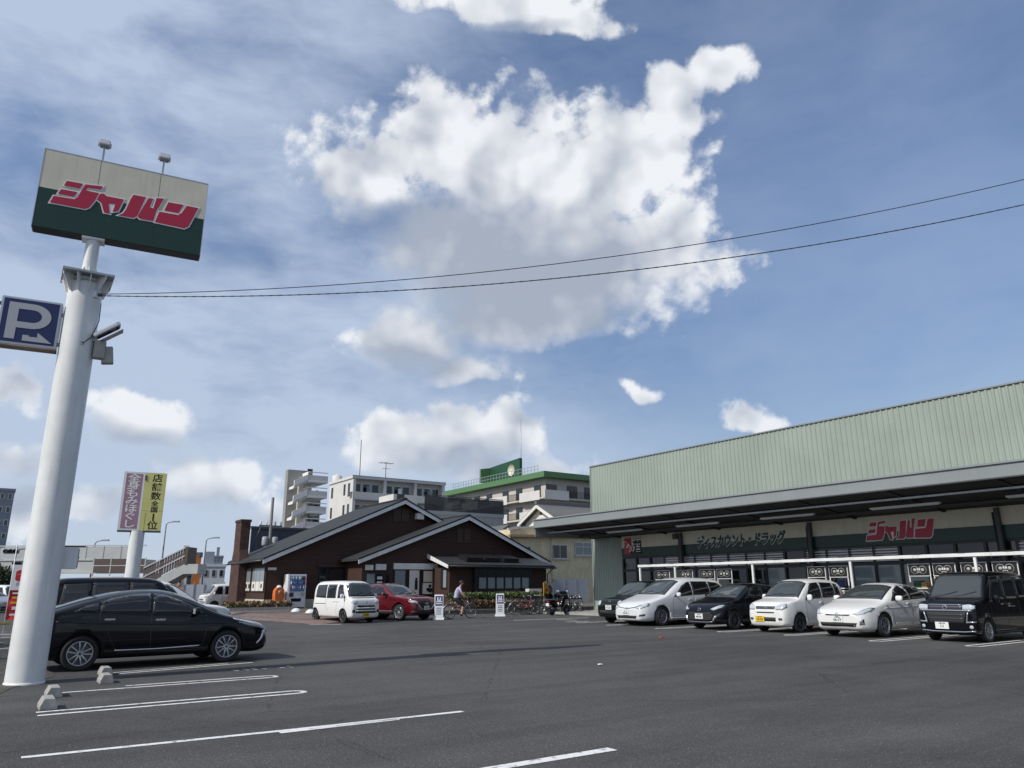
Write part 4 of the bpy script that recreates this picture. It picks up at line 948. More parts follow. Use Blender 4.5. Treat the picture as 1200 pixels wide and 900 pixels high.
def planting():
    # strip runs in front of the wing from x=540 px to x=640 px
    n0, n1, u0, u1 = pu(534, 715, 38.6)[0], pu(634, 715, 38.6)[0], 38.0, 39.4
    t = thing('planting_strip', 'low clipped green hedge above a band of brown dry shrubs beside the wing', 'hedge', W((n0 + n1) / 2, (u0 + u1) / 2, ZP), LOT); w = (n1 - n0) / 2; d = (u1 - u0) / 2
    B('soil_bed', 'soil', t, -w, w, -d, d, 0, .08)
    leaf_mass('dry_shrubs', 'leaf_dry', [(-w, w, -d, d, .05, .48, 1)], 9000, .11, 1, t, kind='stuff')
    leaf_mass('hedge_leaves', 'leaf', [(-w, w, -d + .3, d + .3, .35, .88, 1)], 11000, .10, 2, t, kind='stuff')
    # weeds round the chimney corner
    a = gz(255, 715, ZP); t2 = thing('weed_bed', 'straggly dry weeds and grass in a low kerbed bed by the chimney', 'weeds', W(14.6, 46.2, ZP), LOT)
    B('bed_kerb', 'concrete', t2, -2.6, 1.4, -.55, -.4, 0, .16); B('soil_bed', 'soil', t2, -2.6, 1.4, -.4, .9, 0, .12)
    leaf_mass('weeds', 'leaf_dry', [(-2.5, 1.3, -.4, .8, .1, .42, 1)], 2200, .13, 3, t2, kind='stuff'); leaf_mass('grass_tufts', 'leaf', [(-2.5, 1.3, -.4, .8, .1, .30, 1)], 1200, .12, 4, t2, kind='stuff')
planting()
# vending machine
def vending():
    n, z = pu(346, 700, UM - .3); (nx0, _), (nx1, zt) = pu(336, 700, UM - .5), pu(360, 673, UM - .5)
    t = thing('vending_machine', 'white drinks vending machine with lit rows of bottles against the brown wall', 'vending machine', W((nx0 + nx1) / 2, UM - .1, ZP), LOT)
    w = (nx1 - nx0) / 2 * .98; h = zt - ZP
    bevel(B('cabinet', 'white_plastic', t, -w, w, -.40, .42, .08, h), .02); B('base', 'dark_steel', t, -w + .04, w - .04, -.34, .38, 0, .08)
    B('front_panel', mat('vend_face', (.64, .67, .70), .4), t, -w + .09, w - .05, -.412, -.402, .16, h - .08)
    mat('strip_blue', (.12, .25, .50), .4)
    win = B('display_window', 'glass', t, -w + .13, w - .13, -.42, -.412, h * .50, h - .13)
    rr = random.Random(9); cols = ['strip_blue', 'white_plastic', 'strip_blue', 'green_dark', 'paper', 'white_plastic', 'strip_blue', 'shop_red']
    for r in range(3):
        zz = h * .50 + .05 + r * (h * .5 - .2) / 3; B('shelf_strip', mat('strip_blue', (.12, .25, .50), .4), win, -w + .14, w - .14, -.428, -.42, zz - .02, zz + .10)
        for k in range(9):
            x = -w + .20 + k * (2 * w - .40) / 8; MB().lathe([(.034, 0), (.034, .13), (.014, .18), (.014, .21)], 8, Matrix.Translation((x, -.445, zz + .10))).build('bottle', rr.choice(cols), win)
    B('coin_panel', 'alu', t, w - .32, w - .10, -.42, -.412, h * .36, h * .47); B('button_panel', 'banner_red', t, w - .16, w - .08, -.42, -.412, h * .68, h - .13); B('poster', 'brick_dark', t, -w + .13, -w + .40, -.42, -.412, h * .34, h * .47)
    slot = B('delivery_slot', 'frame_black', t, -w + .25, w - .30, -.42, -.412, h * .20, h * .30); B('slot_flap', 'glass', slot, -w + .28, w - .33, -.427, -.42, h * .21, h * .29)
    # recycling bin
    n, u = gz(325, 716, ZP)
    b = thing('recycling_bin', 'orange recycling bin with white rounded lid next to the vending machine', 'bin', W(pu(326, 710, UM - .4)[0], UM - .3, ZP), LOT)
    m = MB(); m.prism([(-.24, 0), (.24, 0), (.30, .80), (.28, 1.10), (.15, 1.28), (-.15, 1.28), (-.28, 1.10), (-.30, .80)], -.26, .26, 'y'); bevel(m.build('body', 'orange_plastic', b), .015)
    o = MB().lathe([(.15, 1.27), (.15, 1.33), (.10, 1.40), (0, 1.42)], 18).build('lid', 'white_plastic', b); MB().lathe([(.09, -.02), (.09, .04), (.07, .04)], 12, Matrix.Translation((.0, -.26, 1.0)) @ Matrix.Rotation(math.pi / 2, 4, 'X')).build('throw_hole', 'white_plastic', b)
vending()
# small white dome bollards on the paving
for i, (x, y, lab) in enumerate(((347, 717, 'white dome shaped kerb marker nearest the vending machine'), (364, 718.5, 'white dome shaped kerb marker next to the white van'))):
    n, u = gz(x, y, ZP); t = thing('dome_marker', lab, 'dome marker', W(n, u, ZP), LOT, 'white dome markers on the paving')
    MB().lathe([(.27, 0), (.26, .05), (.20, .13), (.11, .18), (0, .20)], 20).build('dome', 'white_paint', t); MB().lathe([(.29, 0), (.29, .02), (.26, .025)], 20).build('rim', 'concrete', t)

# ------------------------------------------------------------------ buildings behind
def at(x, y, dist):
    d = ray(x, y); return EYEP + d * (dist / math.hypot(d.x, d.y))
# --- apartment block with recessed balconies, its left flank in the sun
def apartment_white():
    U = 95.0; (n0, zt), (n1, zt1) = pu(414, 560, U), pu(521, 566, U); zt = (zt + zt1) / 2 - .2; w = n1 - n0
    uf = pn(386, 575, n0)[0] - U
    t = thing('apartment_block', 'pale grey apartment block with two rows of recessed balconies and rooftop aerials', 'apartment block', W(n0, U), LOT)
    m = MB().box(0, w, .9, uf, 0, zt); m.build('wall', 'apt_white', t)
    fl = 2.85; k = 0; z = zt
    B('roof_slab', 'apt_white', t, -.15, w + .15, -.15, uf, zt, zt + .35); B('parapet_line', 'steel_grey', t, -.17, w + .17, -.17, .0, zt + .352, zt + .42)
    nb = 3; bw = w / nb
    for k in range(5):
        zb = zt - (k + 1) * fl
        B('balcony_slab', 'apt_white', t, 0, w, -.12, .898, zb, zb + .12); B('balcony_front', 'apt_white', t, 0, w, -.13, -.0, zb + .121, zb + 1.05)
        for q in range(nb + 1): 
            xx = min(max(q * bw, .2), w - .2); B('pillar', 'apt_white', t, xx - .2, xx + .2, -.1, .898, zb + 1.051, zb + fl - .01)
        for q in range(nb):
            for s in (.10, .38, .66): f = B('window', 'alu', t, (q + s) * bw, (q + s + .22) * bw, .82, .896, zb + .5, zb + 2.3); B('pane', 'glass', f, (q + s + .01) * bw, (q + s + .21) * bw, .81, .82, zb + .55, zb + 2.25)
            B('laundry', 'sign_white' if (q + k) % 2 else 'far_dark', t, (q + .45) * bw, (q + .55) * bw, .1, .14, zb + 1.1, zb + 1.9)
        for yy in (2.5, 7.0): f = B('window', 'frame_black', t, -.05, .0, yy, yy + .6, zb + .8, zb + 2.3)
        B('window', 'glass', t, -.04, .0, .92, 1.6, zb + .5, zb + 2.3)
    m = MB(); x, z = 1.0, zt; m.tube([(x + 1.2, 3, zt), (x + 1.2, 3, zt + 6)], .05, 6).build('lightning_rod', 'dark_steel', t)
    a = MB().tube([(6.2, 3, zt), (6.2, 3, zt + 3.2)], .05, 6)
    a.bar((5.2, 3, zt + 3.0), (7.4, 3, zt + 3.0), .05)
    for q in range(5): a.bar((5.3 + q * .45, 2.4, zt + 3.0), (5.3 + q * .45, 3.6, zt + 3.0), .04)
    a.bar((5.6, 3, zt + 2.2), (6.9, 3, zt + 2.2), .05); a.build('aerial', 'dark_steel', t)
    MB().lathe([(.7, zt + .3), (.7, zt + 1.3), (0, zt + 1.6)], 14, Matrix.Translation((.9, 8, 0))).build('water_tank', 'apt_white', t)
apartment_white()
# --- stair tower: grey slab with white zig-zag open stair
def stair_tower():
    U = 92.0; (n0, zt), (n1, _) = pu(338, 550, U), pu(366, 552, U); n2 = pu(385, 570, U)[0]
    t = thing('stair_tower', 'grey stair tower with white zigzag open staircase and a curved white crest', 'stair tower', W(n0, U), LOT); w = n1 - n0; w2 = n2 - n0
    B('grey_slab', 'tower_grey', t, 0, w, .0, 1.0, 0, zt); B('side_slab', 'tower_grey', t, w * 1.02, w2, 2.5, 6, 0, zt - 3.2)
    z1 = pu(345, 564, U)[1]; fl = (z1 - pu(345, 600, U)[1]) / 2
    arc = [(w * .52 + .0 * i, 0) for i in range(1)]
    crest = [(w * .5, zt - 3.9)] + [(w * .5 + i * w * .05, zt - .9 - .5 * math.sin(i / 10 * math.pi)) for i in range(11)][0:10] + [(w * .98, zt - 3.9)]
    MB().prism(crest, -.35, -.01, 'y').build('crest', 'tower_white', t); MB().lathe([(0, 0), (.55, 0), (.55, .02)], 16, Matrix.Translation((w * .74, -.36, zt - 2.4)) @ Matrix.Rotation(math.pi / 2, 4, 'X') @ Matrix.Diagonal((.6, 1, 1, 1))).build('crest_eye', 'black_paint', t)
    m = MB(); 
    for k in range(4):
        zt_ = z1 - k * fl
        # flight rising to the right, then landing
        MB().prism([(w * .05, zt_ - .0 - fl * .45), (w * .6, zt_ - .0), (w * .6, zt_ + .7), (w * .05, zt_ + .7 - fl * .45)], -2.2, -2.0, 'y').build('flight_parapet', 'tower_white', t)
        MB().prism([(w * .05, zt_ - .3 - fl * .45), (w * .6, zt_ - .3), (w * .6, zt_), (w * .05, zt_ - fl * .45)], -1.99, -.3, 'y').build('flight', 'tower_white', t)
        B('landing', 'tower_white', t, w * .6, w2 * .82, -2.2, 2.4, zt_ - .25, zt_); B('landing_rail', 'tower_white', t, w * .61, w2 * .82, -2.2, -2.1, zt_ + .95, zt_ + 1.05); B('landing_parapet', 'apt_white', t, w * .61, w2 * .82, -2.18, -2.12, zt_ + .002, zt_ + .62); B('landing_parapet', 'tower_white', t, w * .601, w * .609, -2.0, 2.4, zt_ + .002, zt_ + 1.05)
        d = B('door', 'frame_black', t, w * 1.08, w * 1.3, 2.40, 2.49, zt_ + .05, zt_ + 2.1)
        MB().lathe([(0, 0), (.5, 0), (.5, .02)], 14, Matrix.Translation((w2 * .9, 2.49, zt_ + .8)) @ Matrix.Rotation(math.pi / 2, 4, 'X')).build('porthole', 'glass', t)
    for x in (w * .55, w * .75): B('white_column', 'tower_white', t, x - .35, x + .35, -.4, -.02, 0, z1 - .26)
stair_tower()
# --- long apartment block with green roof edge and rooftop sign
def apartment_green():
    U = 88.0; nc, zt = pu(638, 558, U); n2 = pu(720, 561, U)[0]; L = pn(520, 582, nc)[0] - U; w = n2 - nc + 8
    t = thing('green_roof_apartments', 'long beige apartment block with green roof edge and banded balconies', 'apartment block', W(nc, U), LOT)
    B('wall', 'apt_beige', t, .9, w, .9, L, 0, zt - .1)
    MB().box(-.35, w, -.35, L, zt - .1, zt + .75).build('roof_edge', 'green_roof', t)
    fl = 2.95
    for k in range(5):
        zb = zt - .15 - (k + 1) * fl
        B('balcony_slab', 'apt_beige', t, -.25, w, -.25, .898, zb - .18, zb); B('balcony_slab', 'apt_beige', t, -.25, .898, .90, L, zb - .18, zb)
        q = 0; y = .9
        while y < L - 6:
            B('balcony_panel', 'apt_white', t, -.3, -.18, y, y + 5.2, zb - .3, zb + 1.1); 
            g = B('railing', 'frame_black', t, -.27, -.22, y + 5.25, y + 8.4, zb + 1.04, zb + 1.1); B('railing_bottom', 'frame_black', g, -.27, -.22, y + 5.25, y + 8.4, zb + .08, zb + .14)
            for r in range(14): B('baluster', 'frame_black', g, -.265, -.225, y + 5.35 + r * .22, y + 5.40 + r * .22, zb + .14, zb + 1.04)
            for s in (1.2, 6.0): f = B('window', 'frame_black', t, .84, .896, y + s, y + s + 1.7, zb + .3, zb + 2.1); B('pane', 'glass', f, .83, .84, y + s + .08, y + s + 1.62, zb + .35, zb + 2.05)
            y += 8.6
        x = 0
        B('balcony_panel', 'apt_white', t, -.18, 4.4, -.3, -.18, zb - .3, zb + 1.1)
        g = B('railing', 'frame_black', t, 4.5, w, -.27, -.22, zb + 1.04, zb + 1.1)
        for r in range(40): B('baluster', 'frame_black', g, 4.6 + r * .26, 4.65 + r * .26, -.265, -.225, zb + .1, zb + 1.04)
        for s in (1.0, 5.0, 8.5): f = B('window', 'frame_black', t, s, s + 2.0, .84, .896, zb + .3, zb + 2.1); B('pane', 'glass', f, s + .08, s + 1.92, .83, .84, zb + .35, zb + 2.05)
    # roof plant, fence and green sign
    rl = MB()
    for r in range(30): rl.bar((.3, 2 + r * (L - 4) / 30, zt + .75), (.3, 2 + r * (L - 4) / 30, zt + 1.9), .05)
    rl.bar((.3, 2, zt + 1.9), (.3, L - 2, zt + 1.9), .06); rl.bar((.3, 2, zt + 1.35), (.3, L - 2, zt + 1.35), .05); rl.build('roof_fence', 'galv', t)
    ub = pn(609, 545, nc + 3)[0] - U; ua = pn(575, 560, nc + 3)[0] - U
    zs0, zs1 = pn(609, 562, nc + 3)[1], pn(609, 536.5, nc + 3)[1]; zl0, zl1 = pn(575, 566, nc + 3)[1], pn(575, 548, nc + 3)[1]
    B('plant_room', 'apt_white', t, 2.6, 8, ub + .1, ua + 3, zt + .75, zl0)
    m = MB(); m.prism([(ub, zs0), (ua, zl0), (ua, zl1), (ub, zs1)], 3.0, 3.5, 'x'); s = m.build('roof_sign', 'green_dark', t)
    m = MB(); m.prism([(3.5, zl0), (3.5, zl1), (1.0, zl1 - .4), (1.0, zl0 - .1)], ua + .01, ua + .4, 'y'); m.build('roof_sign_side', 'green_roof', t)
    MB().lathe([(0, 0), (1.0, 0), (1.0, .03)], 18, Matrix.Translation((2.97, ub + (ua - ub) * .28, zs0 + (zs1 - zs0) * .52)) @ Matrix.Rotation(-math.pi / 2, 4, 'Y')).build('sign_disc', 'cream', s)
    MB().tube([(4, ub + 1, zt), (4, ub + 1, zs1 + 7)], .06, 6).build('lightning_rod', 'galv', t)
apartment_green()
# --- grey building with dark roof fence, just behind the gables
def fence_building():
    U = 70.0; (n0, z1), (n1, zf) = pu(478, 600, U), pu(590, 601, U); zr = pu(540, 583, U)[1]
    t = thing('car_deck_building', 'grey flat building topped by a long dark slatted fence', 'building', W(n0, U), LOT); w = n1 - n0; z1 = (z1 + zf) / 2
    B('wall', 'concrete_warm', t, 0, w, 0, 8, 0, z1); B('coping', 'steel_grey', t, -.05, w + .05, -.06, 0, z1 - .35, z1 + .04)
    sl = MB().box(0, .09, 0, .05, 0, zr - z1 - .1).mesh('fence_slat', 'frame_black'); a = pu(498, 600, U)[0] - n0; k = 0
    while a + k * .125 < w: link('fence_slat', sl, t, (a + k * .125, .1, z1 + .05)); k += 1
    B('fence_rail', 'frame_black', t, a, w, .05, .2, zr, zr + .08); B('fence_rail', 'frame_black', t, a, w, .152, .2, z1 + .3, z1 + .36)
    (x0, zz), (x1, _) = pu(469, 577, U - 1), pu(497, 585, U - 1); p = B('penthouse', 'apt_white', t, x0 - n0, x1 - n0, .5, 4, z1, zz); B('window', 'glass', p, x0 - n0 + .4, x0 - n0 + 1.2, .44, .5, z1 + .8, z1 + 1.6)
fence_building()
# --- navy building behind the chimney
def navy_building():
    U = 63.0; (n0, z0), (n1, z1) = pu(295, 618, U), pu(336, 620, U)
    t = thing('navy_building', 'dark navy metal clad building with pale side wall behind the chimney', 'building', W(n0, U), LOT); w = n1 - n0
    B('wall', 'navy_wall', t, 0, w + 3, 0, 1.6, 0, z0 - .1); B('side_cladding', 'far_wall', t, -.05, 0, -.02, 1.6, 0, z0); B('roof_edge', 'dark_steel', t, -.06, w + 3.1, -.1, 1.7, z0 - .098, z0 + .1)
    for k in range(2): f = B('window', 'alu', t, 1.1 + k * 1.0, 2.0 + k * 1.0, -.06, -.002, z0 - 2.1, z0 - 1.1); B('pane', 'cream', f, 1.18 + k, 1.92 + k, -.07, -.06, z0 - 2.0, z0 - 1.2)
    for k in range(6): B('cladding_seam', 'dark_steel', t, .6 + k * .9, .62 + k * .9, -.012, -.001, 0, z0 - .2)
navy_building()
# --- utility pole
def utility_pole():
    n, zt = pu(320, 583, 60.0)
    t = thing('utility_pole', 'concrete utility pole with transformer fittings rising behind the slate roof', 'utility pole', W(n, 60), LOT)
    MB().lathe([(.15, 0), (.11, zt)], 14).build('pole', 'pole_concrete', t); B('crossarm', 'dark_steel', t, -.9, .9, -.06, .06, zt - 2.3, zt - 2.2); B('crossarm', 'dark_steel', t, -.7, .7, -.05, .05, zt - 2.9, zt - 2.82)
    for x in (-.8, -.35, .35, .8): MB().lathe([(.05, 0), (.09, .08), (.05, .16), (.09, .24), (.03, .32)], 10, Matrix.Translation((x, 0, zt - 2.2))).build('insulator', 'white_plastic', t)
    for x in (-.38, .38): MB().lathe([(0, 0), (.22, 0), (.24, .1), (.24, .62), (.18, .7), (0, .72)], 14, Matrix.Translation((x, -.05, zt - 3.8))).build('transformer', 'steel_grey', t)
    MB().tube([(-.8, 0, zt - 2.4), (-1.0, 0, zt - 3.1)], .05, 6).build('switch', 'dark_steel', t)
utility_pole()
# --- beige stucco house at the right of the restaurant
def beige_house():
    U = 53.0; n0 = pu(598, 640, U)[0]; n1 = pu(712, 640, U)[0]; (nt, zt) = pu(655, 627, U); w = n1 - n0
    t = thing('beige_house', 'two storey beige stucco house with streaked wall and sliding windows', 'house', W(n0, U), LOT)
    zp = pu(622, 605, U)[1]
    B('wall', 'house_beige', t, 0, w, 0, 9, 0, zt); 
    x1_, zz1 = pu(604, 619, U); x2_, zz2 = pu(648, 616, U); x1_ -= n0; x2_ -= n0
    m = MB(); m.prism([(0, zt), (w, zt), (w, zz2), (x2_, zz2), (x1_ + .4, zz1), (0, zt + .25)], .004, 6, 'y'); m.build('upper_wall', 'house_beige', t)
    MB().bar((-.3, -.06, zt + .3), (x1_ + .5, -.06, zz1 + .12), .18).build('barge_board', 'house_white', t)
    m = MB(); m.prism([(-.4, zt - .35), (w + .3, zt - .04), (w + .3, zt + .14), (-.4, zt - .15)], -.45, -.003, 'y'); m.build('eave_band', 'card', t)
    def win(x0, y0, x1, y1, grille=False):
        (a, z1), (b, z0) = pu(x0, y0, U), pu(x1, y1, U); a -= n0; b -= n0
        f = B('window', 'alu', t, a, b, -.08, -.002, z0, z1); h = (b - a) / 2
        for k in (0, 1): B('pane', 'glass' if not grille else 'glass_pale', f, a + .05 + k * h, a + h - .02 + k * h, -.09, -.08, z0 + .06, z1 - .06)
        B('sill', 'alu', f, a - .05, b + .05, -.14, -.002, z0 - .06, z0 - .001)
        if grille:
            for k in range(7): B('grille_bar', 'alu', f, a - .1 + k * (b - a + .2) / 6 - .012, a - .1 + k * (b - a + .2) / 6 + .012, -.30, -.28, z0 - .1, z0 + .7)
            B('grille_rail', 'alu', f, a - .12, b + .12, -.30, -.27, z0 + .70, z0 + .75); B('grille_rail', 'alu', f, a - .12, b + .12, -.30, -.27, z0 - .12, z0 - .09)
    win(647, 638, 664, 655); win(673, 635, 693, 651, True); win(614, 640, 621, 650)
    MB().tube([(pu(645.5, 640, U)[0] - n0, -.1, 0), (pu(645.5, 640, U)[0] - n0, -.1, zt - .2)], .05, 8).build('downpipe', 'apt_beige', t)
    # tiled roof house behind
    U2 = 58.0; (a, zp_), (c, _) = pu(634, 593, U2 + 3), pu(702, 600, U2 + 3)
    h = thing('tiled_house', 'old house with grey tiled roof and white gable behind the beige house', 'house', W(a, U2), LOT); w2 = c - a; ze_ = zp_ - 1.6
    m = MB(); m.prism([(0.3, 0), (5.7, 0), (5.7, ze_), (3, zp_ - .15), (.3, ze_)], 0, w2, 'x'); m.build('wall', 'house_white', h)
    for sg in (-1, 1):
        m = MB(); m.prism([(3, zp_), (3 + sg * 3.3, ze_ - .15), (3 + sg * 3.3, ze_ + .03), (3, zp_ + .2)], -.6, w2 + .3, 'x'); rf = m.build('roof', 'roof_tile', h)
        me = MB().tube([(0, 3, zp_ + .2), (0, 3 + sg * 3.3, ze_ + .05)], .07, 6).mesh('tile_row', 'roof_tile')
        for k in range(int(w2 / .34)): link('tile_row', me, rf, (-.5 + k * .34, 0, 0))
        MB().bar((-.62, 3, zp_ - .06), (-.62, 3 + sg * 3.3, ze_ - .2), .05, .30).build('barge_board', 'house_white', h)
    B('ridge', 'roof_tile', h, -.7, w2 + .3, 2.8, 3.2, zp_ + .15, zp_ + .45); B('gable_vent', 'dark_steel', h, -.03, .0, 2.8, 3.2, zp_ - .9, zp_ - .6)
    # low roofs between
    for i, (x0, x1, y0, U3) in enumerate(((578, 615, 616, 63.0), (612, 640, 618, 57.0))):
        (a, z), (b, _) = pu(x0, y0, U3), pu(x1, y0, U3); g = thing('small_house', ['small grey tiled roof house next to the dark fence building', 'small gabled house roof below the tiled white gable'][i], 'house', W((a + b) / 2, U3), LOT); hw = (b - a) / 2
        m = MB(); m.prism([(-hw, 0), (hw, 0), (hw, z - 1.2), (0, z - .1), (-hw, z - 1.2)], .3, 6, 'y'); m.build('wall', 'house_white' if i else 'concrete_warm', g)
        for s in (-1, 1): m = MB(); m.prism([(0, z), (s * (hw + .4), z - 1.4), (s * (hw + .4), z - 1.2), (0, z + .2)], 0, 6.3, 'y'); m.build('roof', 'roof_tile', g)
beige_house()
# --- white panel fence, meter cabinet and outdoor units between house and bicycles
def service_corner():
    U = 46.5; (a, z1), (b, _) = pu(648, 678, U), pu(688, 679, U)
    t = thing('panel_fence', 'pale grey sheet panel fence between restaurant and shop', 'fence', W(a, U, ZP), LOT); w = b - a; h = z1 - ZP
    for k in range(3): B('panel', mat('panel_grey', (.48, .50, .54), .5, var=.05), t, k * w / 3 + .02, (k + 1) * w / 3 - .02, -.02, .02, .1, h - .03)
    for k in range(4): B('post', 'alu', t, k * w / 3 - .03, k * w / 3 + .03, -.035, .035, 0, h)
    (a, z1), (b, _) = pu(634, 682, 43.6), pu(647, 682, 43.6)
    c = thing('outdoor_unit', 'tall grey outdoor air unit with round fan on the restaurant corner', 'outdoor unit', W((a + b) / 2, 43.6, ZP), LOT); w = (b - a) / 2; h = z1 - ZP
    bevel(B('case', 'apt_beige', c, -w, w, -.2, .25, .05, h), .02); MB().lathe([(0, 0), (w * .6, 0), (w * .7, .02), (w * .62, .03)], 20, Matrix.Translation((0, -.2, h * .65)) @ Matrix.Rotation(math.pi / 2, 4, 'X')).build('fan_grille', 'dark_steel', c); B('foot', 'dark_steel', c, -w + .1, w - .1, -.15, .2, 0, .05)
    (a, z1), (b, _) = pu(618, 690, 42.4), pu(633, 690, 42.4)
    c = thing('meter_cabinet', 'low pale cabinet with small dark window beside the hedge', 'cabinet', W((a + b) / 2, 42.4, ZP), LOT); w = (b - a) / 2; h = z1 - ZP
    bevel(B('case', 'apt_white', c, -w, w, -.2, .25, .0, h), .02); B('window', 'glass', c, -w * .4, w * .4, -.21, -.2, h * .6, h * .85)
service_corner()

# ------------------------------------------------------------------ left: footbridge, far street
def footbridge():
    Yd = 96.0
    def P(x, y): d = ray(x, y); p = EYEP + d * (Yd / d.y); return p.x, p.z
    (x0, zt), (x1, _) = P(-60, 640), P(172, 640); z_deck = P(60, 656)[1]; z_bot = P(60, 672)[1]; zt = P(80, 639)[1]
    t = thing('footbridge', 'grey pedestrian bridge with brown panel railings spanning behind the parked cars', 'footbridge', (x0, Yd, 0), 0); w = x1 - x0
    B('girder', 'bridge_grey', t, 0, w, 0, 3, z_bot, z_deck); B('girder_flange', 'bridge_grey', t, 0, w, -.12, -.001, z_bot - .05, z_bot + .2); B('girder_flange', 'bridge_grey', t, 0, w, -.12, -.001, z_deck - .12, z_deck + .08)
    B('handrail', 'bridge_grey', t, 0, w, -.14, -.02, zt - .15, zt); n = int(w / 2.2)
    pm = MB().box(0, 2.1, 0, .04, 0, zt - z_deck - .35).mesh('railing_panel', 'bridge_grey')
    for k in range(n): link('railing_panel', pm, t, (k * 2.2, -.06, z_deck + .12)); B('railing_post', 'steel_grey', t, k * 2.2 + 2.11, k * 2.2 + 2.19, -.1, .0, z_deck + .081, zt - .16)
    xa, za = P(113, 655); xb, zb = P(171, 671); 
    for k in range(3): B('brown_panel', 'bridge_brown', t, xa - x0 + k * (xb - xa) / 3 + .06, xa - x0 + (k + 1) * (xb - xa) / 3 - .06, -.5, -.4, zb, za)
    for k in range(4): B('panel_post', 'bridge_grey', t, xa - x0 + k * (xb - xa) / 3 - .06, xa - x0 + k * (xb - xa) / 3 + .06, -.52, -.38, zb - .4, za + .1)
    B('panel_rail', 'bridge_grey', t, xa - x0, xb - x0, -.56, -.521, (za + zb) / 2 - .06, (za + zb) / 2 + .06)
    B('lower_beam', 'apt_white', t, xa - x0, xb - x0 + .5, -.6, .6, zb - 1.6, zb - .4)
    for x in (8, 172): xx = P(x, 680)[0] - x0; B('pier', 'bridge_grey', t, xx - .5, xx + .5, .6, 2.2, 0, z_bot)
    # stair flight climbing to the right
    Ys = 88.0
    def Q(x, y): d = ray(x, y); p = EYEP + d * (Ys / d.y); return p.x, p.z
    (sx0, s0), (sx1, s1) = Q(166, 688), Q(216, 661); tt = Q(166, 665)[1]; t1 = Q(214, 641)[1]
    s = thing('bridge_stairs', 'sloping bridge staircase with brown slatted railing rising towards the chimney', 'stairs', (sx0, Ys, 0), 0); L = sx1 - sx0
    m = MB(); m.prism([(0, s0 - 1.1), (L, s1 - 1.1), (L, s1), (0, s0)], 0, 2.5, 'y'); m.build('stringer', 'bridge_grey', s)
    k = 16
    for i in range(k):
        f0, f1 = i / k + .006, (i + 1) / k - .006; lo = lambda f: s0 + (s1 - s0) * f + .1; hi = lambda f: tt + (t1 - tt) * f
        MB().prism([(L * f0, lo(f0)), (L * f1, lo(f1)), (L * f1, hi(f1) - .15), (L * f0, hi(f0) - .15)], -.06, -.02, 'y').build('railing_slat', 'bridge_brown', s)
    for q, z_ in ((0, 0), (.48, 0)): MB().prism([(0, tt - .15 - (tt - s0) * q), (L, t1 - .15 - (t1 - s1) * q), (L, t1 - (t1 - s1) * q), (0, tt - (tt - s0) * q)], -.14, -.062, 'y').build('handrail', 'bridge_grey', s)
    MB().prism([(0, tt - .15), (L, t1 - .15), (L, t1), (0, tt)], 2.4, 2.5, 'y').build('far_handrail', 'bridge_brown', s)
    B('top_landing', 'bridge_grey', s, L, L + 1.6, 0, 2.5, s1 - 1.1, s1); B('top_rail', 'bridge_brown', s, L, L + .3, -.1, 2.4, s1, t1); B('pier', 'bridge_grey', s, L * .52, L * .66, .5, 2.0, 0, s1 - 2.6)
    B('bottom_gate', 'bridge_grey', s, -2.8, -2.5, -.2, 0, 0, s0 + .6); B('bottom_gate', 'sign_yellow', s, -2.5, -.6, -.2, -.1, s0 - 1.2, s0 - .4)
footbridge()
def street_lamps():
    for i, (x, yt, lab) in enumerate(((147, 622, 'slim street lamp behind the roadside sign post'), (186, 612, 'slim street lamp right of the roadside sign'), (236, 631, 'slim street lamp beside the orange boom'), (104, 634, 'slim street lamp above the bridge rail by the mast'))):
        p = at(x, 690, 120); z = at(x, yt, 120).z; t = thing('street_lamp', lab, 'street lamp', (p.x, p.y, 0), 0, 'street lamps along the far road')
        MB().tube([(0, 0, 0), (0, 0, z - .3), (.3, 0, z), (1.2, 0, z + .1)], [.14, .10, .08, .06], 8).build('post', 'steel_grey', t); bevel(B('lamp_head', 'steel_grey', t, .9, 1.9, -.18, .18, z + .02, z + .22), .04)
    for i, (x, y, lab) in enumerate(((4, 649, 'three lamp traffic signal mounted on the footbridge girder'), (15, 662, 'smaller traffic signal hanging by the footbridge'))):
        p = at(x, y, 93); t = thing('traffic_signal', lab, 'traffic signal', p, R(5), 'traffic signals at the footbridge'); s = 1.0 if i == 0 else .62
        bevel(B('housing', 'steel_grey', t, 0, 1.5 * s, -.12, .12, 0, .5 * s), .05)
        for k in range(3): MB().lathe([(0, .0), (.19 * s, .0), (.21 * s, .05), (.21 * s, .2), (.19 * s, .2)], 14, Matrix.Translation((.28 * s + k * .47 * s, -.12, .25 * s)) @ Matrix.Rotation(math.pi / 2, 4, 'X')).build('lamp_visor', 'black_paint', t)
        MB().tube([(.7, .1, .4 * s), (.7, 2.5, .6)], .06, 8).build('arm', 'steel_grey', t)
street_lamps()
